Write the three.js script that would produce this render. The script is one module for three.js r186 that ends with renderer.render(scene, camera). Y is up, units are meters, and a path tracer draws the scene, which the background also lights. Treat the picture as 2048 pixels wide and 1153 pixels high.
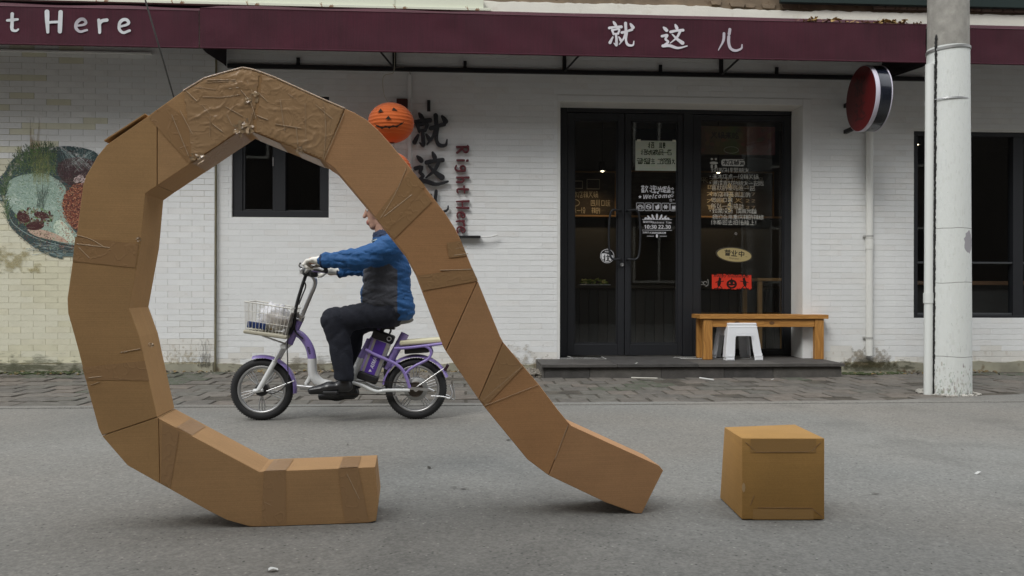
import * as THREE from 'three';
import { mergeGeometries, mergeVertices, toCreasedNormals } from 'three/addons/utils/BufferGeometryUtils.js';
import { RoundedBoxGeometry } from 'three/addons/geometries/RoundedBoxGeometry.js';

// ---------------------------------------------------------------- camera, sky, sun, exposure
const scene = new THREE.Scene();
const camera = new THREE.PerspectiveCamera(39.79, 1024 / 576, 0.05, 400);
camera.rotation.order = 'YXZ';
camera.position.set(0, 0.91, 8.7);                       // crouching, across the lane from the shop front (the wall is z = 0)
camera.rotation.set(THREE.MathUtils.degToRad(0.126), THREE.MathUtils.degToRad(-3.5), THREE.MathUtils.degToRad(0.13));
scene.add(camera);

const renderer = new THREE.WebGLRenderer({ antialias: true });
renderer.setSize(1024, 576);
renderer.toneMapping = THREE.LinearToneMapping;
renderer.toneMappingExposure = 1.97;
renderer.shadowMap.enabled = true;

{ // an even overcast sky, brighter towards the zenith
  const w = 64, h = 32, d = new Float32Array(w * h * 4);
  for (let j = 0; j < h; j++) {
    const e = ((j + 0.5) / h - 0.5) * Math.PI, s = e > 0 ? (1 + 2 * Math.sin(e)) / 3 : 0.2;
    for (let i = 0; i < w; i++) d.set([0.97 * s, 1.0 * s, 1.04 * s, 1], (j * w + i) * 4);
  }
  const t = new THREE.DataTexture(d, w, h, THREE.RGBAFormat, THREE.FloatType);
  t.mapping = THREE.EquirectangularReflectionMapping; t.magFilter = THREE.LinearFilter; t.needsUpdate = true;
  scene.background = t; scene.environment = t;
}
const sun = new THREE.DirectionalLight(new THREE.Color(1, 0.985, 0.95), 0.85);
sun.position.set(-8, 15, 16); sun.target.position.set(0, 0, 4.5);
sun.castShadow = true; sun.shadow.radius = 38; sun.shadow.mapSize.set(2048, 2048);
Object.assign(sun.shadow.camera, { left: -9, right: 9, top: 9, bottom: -9, near: 0.5, far: 60 });
scene.add(sun, sun.target);

// ---------------------------------------------------------------- helpers
function rng(seed) { let a = seed >>> 0; return () => { a = (a + 0x6D2B79F5) | 0; let t = Math.imul(a ^ (a >>> 15), 1 | a); t = (t + Math.imul(t ^ (t >>> 7), 61 | t)) ^ t; return ((t ^ (t >>> 14)) >>> 0) / 4294967296; }; }
const V = (x, y, z) => new THREE.Vector3(x, y, z);
const used = {};
const numbered = (n) => { used[n] = (used[n] ?? -1) + 1; return used[n] ? n + '_' + String(used[n]).padStart(3, '0') : n; };
function obj(name, geo, mat, parent) {
  const g = Array.isArray(geo) ? join(geo) : geo, m = new THREE.Mesh(g, mat);
  m.name = name; m.castShadow = m.receiveShadow = true; if (parent) parent.add(m);
  return m;
}
function thing(name, label, category, pos = [0, 0, 0], turn = 0, group) {
  const o = new THREE.Group(); o.name = numbered(name); o.position.set(...pos); o.rotation.y = turn;
  o.userData = { label, category }; if (group) o.userData.group = group;
  scene.add(o); return o;
}
function solo(name, label, category, geo, mat, group) { const m = obj(numbered(name), geo, mat, scene); m.userData = { label, category }; if (group) m.userData.group = group; return m; }
function struct(name, geo, mat) { const m = obj(numbered(name), geo, mat, scene); m.userData = { kind: 'structure' }; return m; }
function plain(g) { const o = g.index ? g.toNonIndexed() : g.clone(); for (const k of Object.keys(o.attributes)) if (!['position', 'normal', 'uv'].includes(k)) o.deleteAttribute(k); if (!o.attributes.uv) o.setAttribute('uv', new THREE.BufferAttribute(new Float32Array(o.attributes.position.count * 2), 2)); return o; }
const join = (list) => (list.length === 1 ? list[0] : mergeGeometries(list.map(plain)));
// texture coordinates in metres, from whichever side a face looks to
function metres(g, du = 0, dv = 0) {
  const o = plain(g), p = o.attributes.position, n = o.attributes.normal, uv = o.attributes.uv;
  for (let i = 0; i < p.count; i += 3) {
    const ax = Math.abs(n.getX(i) + n.getX(i + 1) + n.getX(i + 2)), ay = Math.abs(n.getY(i) + n.getY(i + 1) + n.getY(i + 2)), az = Math.abs(n.getZ(i) + n.getZ(i + 1) + n.getZ(i + 2));
    for (let k = i; k < i + 3; k++) {
      const x = p.getX(k), y = p.getY(k), z = p.getZ(k);
      if (ay >= ax && ay >= az) uv.setXY(k, x + du, z + dv); else if (ax >= az) uv.setXY(k, z + du, y + dv); else uv.setXY(k, x + du, y + dv);
    }
  }
  return o;
}
const box = (x0, x1, y0, y1, z0, z1, r = 0) => {
  const w = x1 - x0, h = y1 - y0, d = z1 - z0, g = r ? new RoundedBoxGeometry(w, h, d, 1, Math.min(r, 0.49 * Math.min(w, h, d))) : new THREE.BoxGeometry(w, h, d);
  return metres(g.translate((x0 + x1) / 2, (y0 + y1) / 2, (z0 + z1) / 2));
};
const tube = (pts, r, seg = 8, rad = 8, closed = false) => new THREE.TubeGeometry(new THREE.CatmullRomCurve3(pts.map((p) => V(...p)), closed, 'centripetal'), Math.max(seg, 1), r, rad, closed);
function rod(a, b, r0, r1 = r0, rad = 10) {                           // a capped rod between two points
  const A = V(...a), B = V(...b), g = new THREE.CylinderGeometry(r1, r0, A.distanceTo(B), rad);
  g.applyQuaternion(new THREE.Quaternion().setFromUnitVectors(V(0, 1, 0), B.clone().sub(A).normalize()));
  return g.translate(...A.add(B).multiplyScalar(0.5).toArray());
}
function bar(a, b, w, d) {                                            // a rectangular bar between two points
  const A = V(...a), B = V(...b), g = new THREE.BoxGeometry(w, A.distanceTo(B), d);
  g.applyQuaternion(new THREE.Quaternion().setFromUnitVectors(V(0, 1, 0), B.clone().sub(A).normalize()));
  return metres(g.translate(...A.add(B).multiplyScalar(0.5).toArray()));
}
const shapeOf = (pts) => { const s = new THREE.Shape(); pts.forEach(([x, y], i) => (i ? s.lineTo(x, y) : s.moveTo(x, y))); s.closePath(); return s; };
const prism = (pts, depth, bevel = 0) => {
  const g = new THREE.ExtrudeGeometry(shapeOf(pts), { depth: depth - 2 * bevel, bevelEnabled: bevel > 0, bevelThickness: bevel, bevelSize: bevel, bevelOffset: -bevel, bevelSegments: 2, curveSegments: 8 });
  return g.translate(0, 0, bevel);
};
// ---------------------------------------------------------------- textures
const hash = (x, y, s) => { let h = Math.imul(x, 374761393) + Math.imul(y, 668265263) + Math.imul(s, 2147483647 ^ 0x5bd1e995); h = Math.imul(h ^ (h >>> 13), 1274126177); return ((h ^ (h >>> 16)) >>> 0) / 4294967296; };
function vn(x, y, per, s) {                                           // value noise that repeats every per cells
  const xi = Math.floor(x), yi = Math.floor(y), fx = x - xi, fy = y - yi, u = fx * fx * (3 - 2 * fx), v = fy * fy * (3 - 2 * fy);
  const m = (a) => ((a % per) + per) % per, a = m(xi), b = m(xi + 1), c = m(yi), d = m(yi + 1);
  return (hash(a, c, s) * (1 - u) + hash(b, c, s) * u) * (1 - v) + (hash(a, d, s) * (1 - u) + hash(b, d, s) * u) * v;
}
const fbm = (u, v, per, oct, s) => { let a = 0, k = 0.5, t = 0; for (let i = 0; i < oct; i++) { a += k * vn(u * per, v * per, per, s + i); t += k; k *= 0.55; per *= 2; } return a / t; };
function tex(size, fn, metresWide, srgb = true, h = size) {
  const d = new Uint8Array(size * h * 4);
  for (let j = 0; j < h; j++) for (let i = 0; i < size; i++) {
    const c = fn(i / size, j / h, i, j), o = (j * size + i) * 4;
    if (typeof c === 'number') { d[o] = d[o + 1] = d[o + 2] = Math.max(0, Math.min(255, c * 255)); d[o + 3] = 255; }
    else { for (let k = 0; k < 3; k++) d[o + k] = Math.max(0, Math.min(255, c[k])); d[o + 3] = c[3] === undefined ? 255 : Math.max(0, Math.min(255, c[3] * 255)); }
  }
  const t = new THREE.DataTexture(d, size, h); t.wrapS = t.wrapT = THREE.RepeatWrapping; t.magFilter = THREE.LinearFilter; t.minFilter = THREE.LinearMipmapLinearFilter; t.generateMipmaps = true;
  if (srgb) t.colorSpace = THREE.SRGBColorSpace;
  if (metresWide) t.repeat.set(1 / metresWide, 1 / metresWide);
  t.needsUpdate = true; return t;
}
function canvasTex(w, h, draw) {
  const c = document.createElement('canvas'); c.width = w; c.height = h; const x = c.getContext('2d'); draw(x, w, h);
  const t = new THREE.CanvasTexture(c); t.colorSpace = THREE.SRGBColorSpace; t.needsUpdate = true; return t;
}
const std = (color, roughness = 0.7, extra = {}) => new THREE.MeshStandardMaterial({ color: Array.isArray(color) ? new THREE.Color().setRGB(...color) : color, roughness, ...extra });
const phys = (color, roughness, extra = {}) => new THREE.MeshPhysicalMaterial({ color: Array.isArray(color) ? new THREE.Color().setRGB(...color) : color, roughness, ...extra });
const decal = (t, rough = 0.7, extra = {}) => new THREE.MeshStandardMaterial({ map: t, transparent: true, roughness: rough, ...extra });
const sheet = (x0, x1, y0, y1, z) => new THREE.PlaneGeometry(x1 - x0, y1 - y0).translate((x0 + x1) / 2, (y0 + y1) / 2, z);

// fine grain maps
const grain = (base, spread, cell, seed, fine = 10) => (u, v, i, j) => { const a = fbm(u, v, cell, 5, seed) - 0.5, b = hash(i, j, seed + 9) - 0.5; return base.map((c) => c * (1 + spread * a) + fine * b); };
const M = {};
M.asphalt = new THREE.MeshStandardMaterial({ roughness: 0.93, map: tex(2048, (u, v, i, j) => {
  const patch = fbm(u, v, 3, 4, 3) - 0.5, fine = hash(i, j, 5) - 0.5, fine2 = vn(u * 900, v * 900, 900, 6) - 0.5, g2 = vn(u * 420, v * 420, 420, 7) - 0.5, st = hash(i >> 1, j >> 1, 8);
  const worn = fbm(u, v, 9, 4, 23), oil = fbm(u, v, 14, 3, 27);
  let k = 119 + 30 * patch + 13 * fine + 20 * fine2 + 10 * g2 + (oil > 0.66 ? -60 * (oil - 0.66) : 0) + 16 * (worn - 0.5); if (st > 0.995) k += 30; if (st < 0.006) k -= 40;
  const w = fbm(u, v, 6, 3, 21) - 0.5;
  return [k * (1.0 + 0.05 * w), k * 0.985, k * (0.94 - 0.04 * w)];
}, 7.3), bumpMap: tex(1024, (u, v, i, j) => 0.5 + 0.5 * (hash(i, j, 15) - 0.5) + 0.5 * (vn(u * 400, v * 400, 400, 16) - 0.5), 2.9, false), bumpScale: 0.0022 });
const paint = (base, seed, spread = 0.08, spots = 0) => tex(1024, (u, v, i, j) => {
  const a = fbm(u, v, 8, 5, seed) - 0.5, b = hash(i, j, seed + 3) - 0.5, c = fbm(u, v, 24, 3, seed + 5), s = spots && c > 0.7 ? spots * (c - 0.7) * 4 : 0;
  return base.map((q, k) => q * (1 + spread * a - s * (0.8 + 0.2 * k)) + 6 * b);
}, 1.7);
const paintBump = tex(512, (u, v, i, j) => 0.6 * fbm(u, v, 40, 4, 61) + 0.4 * fbm(u, v, 140, 2, 66), 0.6, false);
const wallMat = (t) => new THREE.MeshStandardMaterial({ map: t, roughness: 0.8, bumpMap: paintBump, bumpScale: 0.0025 });
M.white = [wallMat(paint([225, 226, 225], 31, 0.04)), wallMat(paint([224, 225, 224], 37, 0.04)), wallMat(paint([223, 223, 221], 41, 0.06, 0.04))];
M.whiteBack = wallMat(paint([217, 217, 213], 44, 0.1));
M.whiteDirty = wallMat(paint([217, 215, 209], 47, 0.12, 0.14));
M.old = [wallMat(paint([212, 209, 188], 51, 0.1, 0.08)), wallMat(paint([210, 206, 183], 54, 0.12, 0.1)), wallMat(paint([207, 203, 178], 57, 0.14, 0.12))];
M.oldBack = wallMat(paint([160, 153, 126], 58, 0.3, 0.4));
M.skirt = wallMat(paint([150, 147, 130], 59, 0.35, 0.6));

// ---------------------------------------------------------------- ground, road, pavement
M.paver = [[100, 95, 88], [104, 99, 92], [96, 92, 86], [106, 99, 91], [99, 96, 89]].map((c, k) => new THREE.MeshStandardMaterial({ roughness: 0.95, map: tex(256, grain(c, 0.4, 8, 70 + k, 22), 0.45), bumpMap: paintBump, bumpScale: 0.006 }));
M.paverMoss = new THREE.MeshStandardMaterial({ roughness: 0.98, map: tex(256, (u, v, i, j) => { const a = fbm(u, v, 8, 4, 80), b = hash(i, j, 81) * 26; return a > 0.5 ? [66 + b, 70 + b, 56 + b] : [80 + b, 78 + b, 70 + b]; }, 0.5), bumpMap: paintBump, bumpScale: 0.006 });
M.dirt = new THREE.MeshStandardMaterial({ roughness: 1, map: tex(512, grain([76, 71, 63], 0.7, 10, 84, 30), 0.8), bumpMap: paintBump, bumpScale: 0.006 });
struct('ground', new THREE.PlaneGeometry(300, 300).rotateX(-Math.PI / 2).translate(0, -0.06, 0), M.dirt);
{ const g = new THREE.PlaneGeometry(80, 14, 1, 1).rotateX(-Math.PI / 2).translate(0, 0, 2.38 + 7); struct('road', metres(g), M.asphalt); }
const paveY = (x, z) => { const t = Math.min(1, Math.max(0, (4.4 - x) / 9)), k = Math.min(1, Math.max(0, (2.38 - z) / 2.38)); return 0.006 + k * (0.052 * t - 0.012) + 0.012 * Math.sin(1.7 * x + 0.6) * Math.sin(3.1 * z + 1.3 * Math.sin(x)) * k; };
{
  const x0 = -7, x1 = 8.6, z1 = 2.38, r = rng(11);
  const g = new THREE.PlaneGeometry(x1 - x0, 2.75, 90, 18).rotateX(-Math.PI / 2).translate((x0 + x1) / 2, 0, z1 - 2.75 / 2), p = g.attributes.position;
  for (let i = 0; i < p.count; i++) p.setY(i, paveY(p.getX(i), p.getZ(i)) - 0.007);
  g.computeVertexNormals();
  const pave = struct('pavement', metres(g), M.dirt);
  // stone pavers, laid in rows along the lane
  const vars = [];
  for (let k = 0; k < 10; k++) {
    const pts = [], q = 0.1225, c = 0.012 + 0.012 * r();
    for (const [sx, sz] of [[-1, -1], [1, -1], [1, 1], [-1, 1]]) { const jx = 0.006 * (r() - 0.5), jz = 0.006 * (r() - 0.5); pts.push([sx * (q - c * 0.4) + jx, sz * (q - c * 0.1) + jz]); }
    const e = new THREE.ExtrudeGeometry(shapeOf(pts), { depth: 0.03, bevelEnabled: true, bevelThickness: 0.004, bevelSize: 0.006, bevelOffset: -0.006, bevelSegments: 1 }).rotateX(-Math.PI / 2).translate(0, -0.034, 0);
    vars.push(metres(e, r() * 3, r() * 3));
  }
  const list = [];
  for (let row = 0; row < 10; row++) for (let c = 0; c < 62; c++) {
    const x = x0 + 0.15 + c * 0.25 + (row % 2) * 0.12 + 0.012 * (r() - 0.5), z = z1 - 0.135 - row * 0.25, tilt = 0.05;
    const rec = { x, z, y: paveY(x, z) + 0.0075 * (r() - 0.4) + (r() < 0.06 ? -0.012 : 0), rx: tilt * (r() - 0.5), rz: tilt * (r() - 0.5), ry: 0.04 * (r() - 0.5), v: Math.floor(r() * 10), m: Math.floor(r() * 5), moss: 0 };
    const mossy = fbm(x / 9 + 0.3, z / 9 + 0.2, 9, 3, 90); if (mossy > 0.55 - (x < -2.6 ? 0.06 : -0.16) && z < 1.7) rec.moss = 1;
    if (x > 0.75 && x < 3.95 && z < 0.5) continue;
    if (Math.hypot(x - 4.29, z - 1.9) < 0.26 || z < 0.08) continue;
    if (r() < 0.015) continue;
    rec.d = Math.hypot(x * 1.0 - 0.4, z - 8.7) + (x < -4.8 || x > 5.2 ? 9 : 0); list.push(rec);
  }
  list.sort((a, b) => a.d - b.d);
  const rest = {};
  list.forEach((b, k) => {
    const mat = b.moss ? M.paverMoss : M.paver[b.m];
    if (k < 290) { const m = obj('paver', vars[b.v], mat, pave); m.position.set(b.x, b.y, b.z); m.rotation.set(b.rx, b.ry, b.rz); }
    else { const key = b.moss ? 9 : b.m; (rest[key] ??= []).push(vars[b.v].clone().applyMatrix4(new THREE.Matrix4().makeRotationFromEuler(new THREE.Euler(b.rx, b.ry, b.rz)).setPosition(b.x, b.y, b.z))); }
  });
  for (const [k, gs] of Object.entries(rest)) { const m = obj('pavers', gs, k === '9' ? M.paverMoss : M.paver[+k], pave); m.userData.kind = 'stuff'; }
  // the ragged edge of the road surface against the pavers
  const e = []; for (let i = 0; i < 70; i++) { const x = -6.5 + i * 0.2; e.push([x, 2.345 + 0.05 * (r() - 0.5) - (x > 3.5 ? Math.min(0.5, (x - 3.5) * 0.25) : 0)]); }
  const s = new THREE.Shape(); s.moveTo(-7, -2.46); e.forEach(([x, z]) => s.lineTo(x, -z)); s.lineTo(7.5, -2.46); s.closePath();
  struct('road_edge', metres(new THREE.ExtrudeGeometry(s, { depth: 0.010, bevelEnabled: true, bevelThickness: 0.006, bevelSize: 0.02, bevelOffset: -0.02, bevelSegments: 2 }).rotateX(-Math.PI / 2).translate(0, -0.007, 0)), M.asphalt);
}

// ---------------------------------------------------------------- walls of painted brick
function brickGeo(w, h, du, dv, d = 0.0042, c = 0.0016) {
  const W = w / 2, H = h / 2, P = [[-W, -H, 0], [W, -H, 0], [W, H, 0], [-W, H, 0], [-W, -H, d - c], [W, -H, d - c], [W, H, d - c], [-W, H, d - c], [-W + c, -H + c, d], [W - c, -H + c, d], [W - c, H - c, d], [-W + c, H - c, d]];
  const F = [[8, 9, 10, 11], [4, 5, 9, 8], [5, 6, 10, 9], [6, 7, 11, 10], [7, 4, 8, 11], [0, 1, 5, 4], [1, 2, 6, 5], [2, 3, 7, 6], [3, 0, 4, 7]], pos = [], uv = [];
  for (const [a, b, e, f] of F) for (const k of [a, b, e, a, e, f]) { pos.push(...P[k]); uv.push(P[k][0] + du, P[k][1] + dv); }
  const g = new THREE.BufferGeometry(); g.setAttribute('position', new THREE.Float32BufferAttribute(pos, 3)); g.setAttribute('uv', new THREE.Float32BufferAttribute(uv, 2)); g.computeVertexNormals(); return g;
}
function layBricks(parent, x0, x1, y0, y1, z, holes, mats, seed, { head = 0.0009, pick, n = 290, near = [0, 1.2] }) {
  const r = rng(seed), list = [], cache = new Map();
  const bh = 0.063, L = 0.25;
  for (let row = 0, y = y0; y < y1 - 0.03; row++, y += bh) {
    let spans = [[x0, x1]];
    for (const [a, b, c, d] of holes) if (y + bh / 2 > c && y + bh / 2 < d) spans = spans.flatMap(([p, q]) => (b <= p || a >= q ? [[p, q]] : [[p, Math.min(q, a)], [Math.max(p, b), q]].filter(([m, o]) => o - m > 0.02)));
    for (const [p, q] of spans) {
      let x = x0 + (row % 2 ? -L / 2 : 0); x += Math.floor((p - x) / L) * L;
      for (; x < q; x += L) {
        const a = Math.max(p, x), b = Math.min(q, x + L); if (b - a < 0.02) continue;
        const wobble = fbm((a + 40) / 60, (y + 3) / 60, 60, 2, seed);           // joints are filled with paint in places, open in others
        const gap = 0.0006 + 0.0046 * Math.max(0, wobble - 0.38 + 0.25 * (r() - 0.5)) / 0.5, w = Math.round((b - a - head) * 500) / 500, h = Math.round((bh - gap) * 1000) / 1000;
        list.push({ x: (a + b) / 2, y: y + bh / 2, w, h, v: Math.floor(r() * 6), dz: 0.0008 * (r() - 0.5), m: pick ? pick((a + b) / 2, y, r) : Math.floor(r() * mats.length), d: Math.hypot((a + b) / 2 - near[0], (y - near[1]) * 1.2) });
      }
    }
  }
  list.sort((a, b) => a.d - b.d);
  const rest = {};
  list.forEach((b, k) => {
    const key = b.w + '|' + b.h + '|' + b.v; let g = cache.get(key); if (!g) cache.set(key, (g = brickGeo(b.w, b.h, b.v * 0.37 + b.w, b.v * 0.71 + b.h)));
    if (k < n) { const m = obj('brick', g, mats[b.m], parent); m.position.set(b.x, b.y, z + b.dz); } else (rest[b.m] ??= []).push(g.clone().translate(b.x, b.y, z + b.dz));
  });
  for (const [k, gs] of Object.entries(rest)) obj('bricks', gs, mats[+k], parent).userData.kind = 'stuff';
}
function slab(x0, x1, y0, y1, z0, z1, holes) {                       // a wall with thickness and openings
  const s = shapeOf([[x0, y0], [x1, y0], [x1, y1], [x0, y1]]);
  for (const [a, b, c, d] of holes) { const h = new THREE.Path(); h.moveTo(a, c); h.lineTo(a, d); h.lineTo(b, d); h.lineTo(b, c); h.closePath(); s.holes.push(h); }
  return new THREE.ExtrudeGeometry(s, { depth: z1 - z0, bevelEnabled: false }).translate(0, 0, z0);
}
const CORNER = -2.637;
const DOOR = [1.0607, 3.7891, 0.15, 2.9819], WINL = [-2.4796, -1.4529, 1.684, 2.9946], WINR = [5.0794, 7.6, 0.5816, 2.7183];
const shop = thing('shop_building', 'white painted brick shop front with black glass entrance and red awnings', 'building');
obj('wall', slab(CORNER, 8.6, -0.05, 3.72, -0.3, 0, [DOOR, WINL, WINR]), M.whiteBack, shop);
layBricks(shop, CORNER, 8.6, 0.1, 3.7, 0, [[DOOR[0] - 0.03, DOOR[1] + 0.1, 0, DOOR[3] + 0.07], [WINL[0], WINL[1], WINL[2], WINL[3]], [WINR[0], WINR[1], WINR[2], WINR[3]]], [...M.white, M.whiteDirty], 101,
  { near: [0.2, 1.0], pick: (x, y, r) => { const grime = 0.3 - y + 0.35 * (fbm(x / 30 + 0.5, y / 30, 60, 3, 7) - 0.5); return grime > 0.06 + 0.12 * r() ? 3 : Math.floor(r() * 2.6); } });
// smooth rendered surround of the doorway
obj('door_surround', [box(DOOR[1] + 0.002, DOOR[1] + 0.1, 0.15, DOOR[3] + 0.07, 0, 0.012, 0.003), box(DOOR[0] - 0.03, DOOR[1] - 0.002, DOOR[3] + 0.002, DOOR[3] + 0.07, 0, 0.012, 0.003)], M.white[1], shop);
{
  const r = rng(5), pts = [[CORNER, 0.02]]; for (let i = 0; i <= 70; i++) { const x = CORNER + i * 0.16; pts.push([x, 0.1 + 0.035 * (r() - 0.3)]); } pts.push([8.5, 0.02]);
  const g = prism(pts.map(([x, y]) => [x, y < 0.03 ? -0.04 : y]), 0.022, 0.005).translate(0, 0, 0); obj('skirting', g, M.skirt, shop);
}
// upper wall: smooth plaster that has come away at the top, over old brick
M.plaster = wallMat(paint([222, 220, 208], 111, 0.08, 0.08)); M.rough = wallMat(paint([120, 104, 84], 113, 0.5, 0.5)); M.brownBrick = wallMat(paint([118, 110, 96], 115, 0.4, 0.4)); M.eave = std([0.007, 0.02, 0.017], 0.8);
obj('upper_wall', box(CORNER, 8.6, 3.72, 6.4, -0.28, -0.002), M.rough, shop);
{
  const r = rng(9), top = (x) => 4.068 - 0.006 + 0.02 * (fbm(x / 20 + 0.4, 0.3, 60, 4, 12) - 0.5) - (x > 2.4 && x < 3.9 ? 0.03 * Math.min(1, (x - 2.4) * 1.1) : 0) - (x >= 3.9 ? 0.02 : 0);
  const pts = [[CORNER, 3.725], [8.6, 3.725]]; for (let x = 8.6; x >= CORNER; x -= 0.045) pts.push([x, top(x) + 0.012 * (r() - 0.5)]);
  obj('plaster', prism(pts, 0.03, 0.004), M.plaster, shop);
  for (let i = 0; i < 6; i++) { const x = 2.7 + i * 0.2 + 0.05 * r(), w = 0.09 + 0.1 * r(), y = top(x); const f = prism([[x, y + 0.06], [x + w, y + 0.05 + 0.02 * r()], [x + w * 0.9, y + 0.01], [x + w * 0.5, y + 0.018 * r()], [x + 0.1 * w, y + 0.015]], 0.02, 0.003).rotateX(-0.12).translate(0, 0.1 * y * 0 + 0.012, 0.0); f.translate(0, y * (1 - Math.cos(0.12)), y * Math.sin(0.12) + 0.004); obj('plaster_flake', f, M.rough, shop); }
  const g = [0, 1, 2].map((k) => brickGeo(0.115, 0.085 - k * 0.004, k * 0.4, k * 0.3, 0.05, 0.006));
  for (let x = 4.6568; x < 7; x += 0.125) { const m = obj('brick', g[Math.floor(r() * 3)], M.brownBrick, shop); m.position.set(x, 4.1144, 0.006 * (r() - 0.5)); m.rotation.z = 0.03 * (r() - 0.5); }
  obj('eave_board', box(3.4979, 8.6, 4.0972, 4.6, 0.045, 0.1, 0.01), M.eave, shop);
}

// neighbouring wall on the left, a little proud of the shop front
const LZ = 0.06, left = thing('brick_wall', 'yellowed brick wall with painted mural left of the shop front', 'wall');
obj('wall', slab(-9, CORNER - 0.004, -0.05, 3.5, -0.3, LZ, []), M.oldBack, left);
obj('upper_wall', box(-9, CORNER - 0.004, 3.5, 6.4, -0.3, LZ - 0.01), M.plaster, left);
layBricks(left, -9, CORNER - 0.004, 0.13, 3.49, LZ, [], [...M.white, ...M.old, M.whiteDirty], 103,
  { head: 0.002, near: [-4.1, 1.1], pick: (x, y, r) => { if (x > -3.7704 + 0.05 * (r() - 0.5)) return y < 0.34 && r() < 0.75 ? 6 : Math.floor(r() * 2.6); const k = fbm(x / 8 + 0.3, y / 8, 16, 3, 14) + 0.3 * (r() - 0.5) ; if (y > 1.85 + 0.35 * r()) return r() < 0.8 ? 2 : 3; return k < 0.46 ? 3 : k < 0.58 ? 4 : 5; } });
{
  const r = rng(15), pts = [[-9, -0.04]]; for (let i = 0; i <= 62; i++) { const x = -9 + i * 0.1025; pts.push([x, 0.128 + 0.02 * (r() - 0.6)]); } pts.push([CORNER - 0.01, -0.04]);
  obj('skirting', prism(pts, 0.03, 0.006).translate(0, 0, LZ), M.skirt, left);
  obj('ledge', box(-9, -3.2854, 3.3825, 3.4036, LZ + 0.012, LZ + 0.05, 0.004), M.white[2], left);
}
// rain stains with a ragged outline on the masonry
const stainTex = (seed, color, dens, drip, asp = 2.6) => tex(256, (u, v, i, j) => {
  const e = Math.min(1, 2.4 * u, 2.4 * (1 - u)) * Math.min(1, 9 * v, drip ? 1.3 * (1 - v) : 1.5 * (1 - v)), a = fbm(u * (drip ? 2 : asp), v * (drip ? 0.5 : 1), 8, 6, seed), b = hash(i, j, seed);   // patches with a broken, grainy outline
  const k = Math.max(0, a - 0.86 + dens * 0.62 * Math.sqrt(Math.max(0, e))) * 3.2;
  return [color[0] + 26 * (b - 0.5), color[1] + 26 * (b - 0.5), color[2] + 22 * (b - 0.5), Math.min(0.7, k) * (0.45 + 0.55 * b)];
}, 0);
const stain = (parent, name, x0, x1, y0, y1, z, t) => { const m = obj(name, sheet(x0, x1, y0, y1, z), decal(t, 0.95), parent); m.castShadow = false; return m; };
stain(shop, 'rust_stain', 4.1744, 4.9161, 0.03, 0.3, 0.026, stainTex(201, [104, 86, 50], 1.2));
stain(shop, 'moss_stain', 3.9901, 5.2079, 0.0, 0.17, 0.029, stainTex(202, [58, 58, 36], 1.15));
stain(shop, 'grime_stain', -2.6213, -0.9016, 0.03, 0.24, 0.026, stainTex(203, [112, 104, 88], 0.85));
stain(shop, 'grime_stain', 0.0177, 1.0042, 0.05, 0.34, 0.027, stainTex(204, [140, 128, 106], 0.9));
stain(left, 'damp_stain', -2.8274, -2.639, 0.06, 0.42, LZ + 0.034, stainTex(205, [56, 54, 46], 0.95));
stain(left, 'moss_stain', -5.4, -3.7704, 0.04, 0.26, LZ + 0.035, stainTex(206, [74, 78, 52], 0.95));
stain(left, 'rust_streak', -4.667, -4.3098, 1.9, 2.9, LZ + 0.012, stainTex(207, [160, 132, 84], 0.85, true));
stain(left, 'damp_stain', -5.6, -4.1048, 1.05, 1.5, LZ + 0.012, stainTex(208, [158, 146, 100], 0.8));
stain(left, 'damp_stain', -3.2268, -2.6632, 0.1, 0.36, LZ + 0.0355, stainTex(209, [150, 138, 110], 0.85));

// ---------------------------------------------------------------- inside the shop
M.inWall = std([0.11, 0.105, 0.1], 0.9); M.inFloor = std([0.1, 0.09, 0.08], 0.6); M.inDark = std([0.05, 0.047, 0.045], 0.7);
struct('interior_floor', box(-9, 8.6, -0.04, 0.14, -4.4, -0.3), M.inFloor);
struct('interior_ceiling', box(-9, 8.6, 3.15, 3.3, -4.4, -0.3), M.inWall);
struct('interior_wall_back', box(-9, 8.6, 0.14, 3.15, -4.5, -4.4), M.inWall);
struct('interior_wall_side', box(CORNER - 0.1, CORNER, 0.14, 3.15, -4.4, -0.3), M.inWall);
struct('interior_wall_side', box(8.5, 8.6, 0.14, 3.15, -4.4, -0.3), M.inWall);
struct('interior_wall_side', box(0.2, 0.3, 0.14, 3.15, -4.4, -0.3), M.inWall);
struct('interior_wall_side', box(4.55, 4.65, 0.14, 3.15, -4.4, -0.3), M.inWall);

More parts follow.
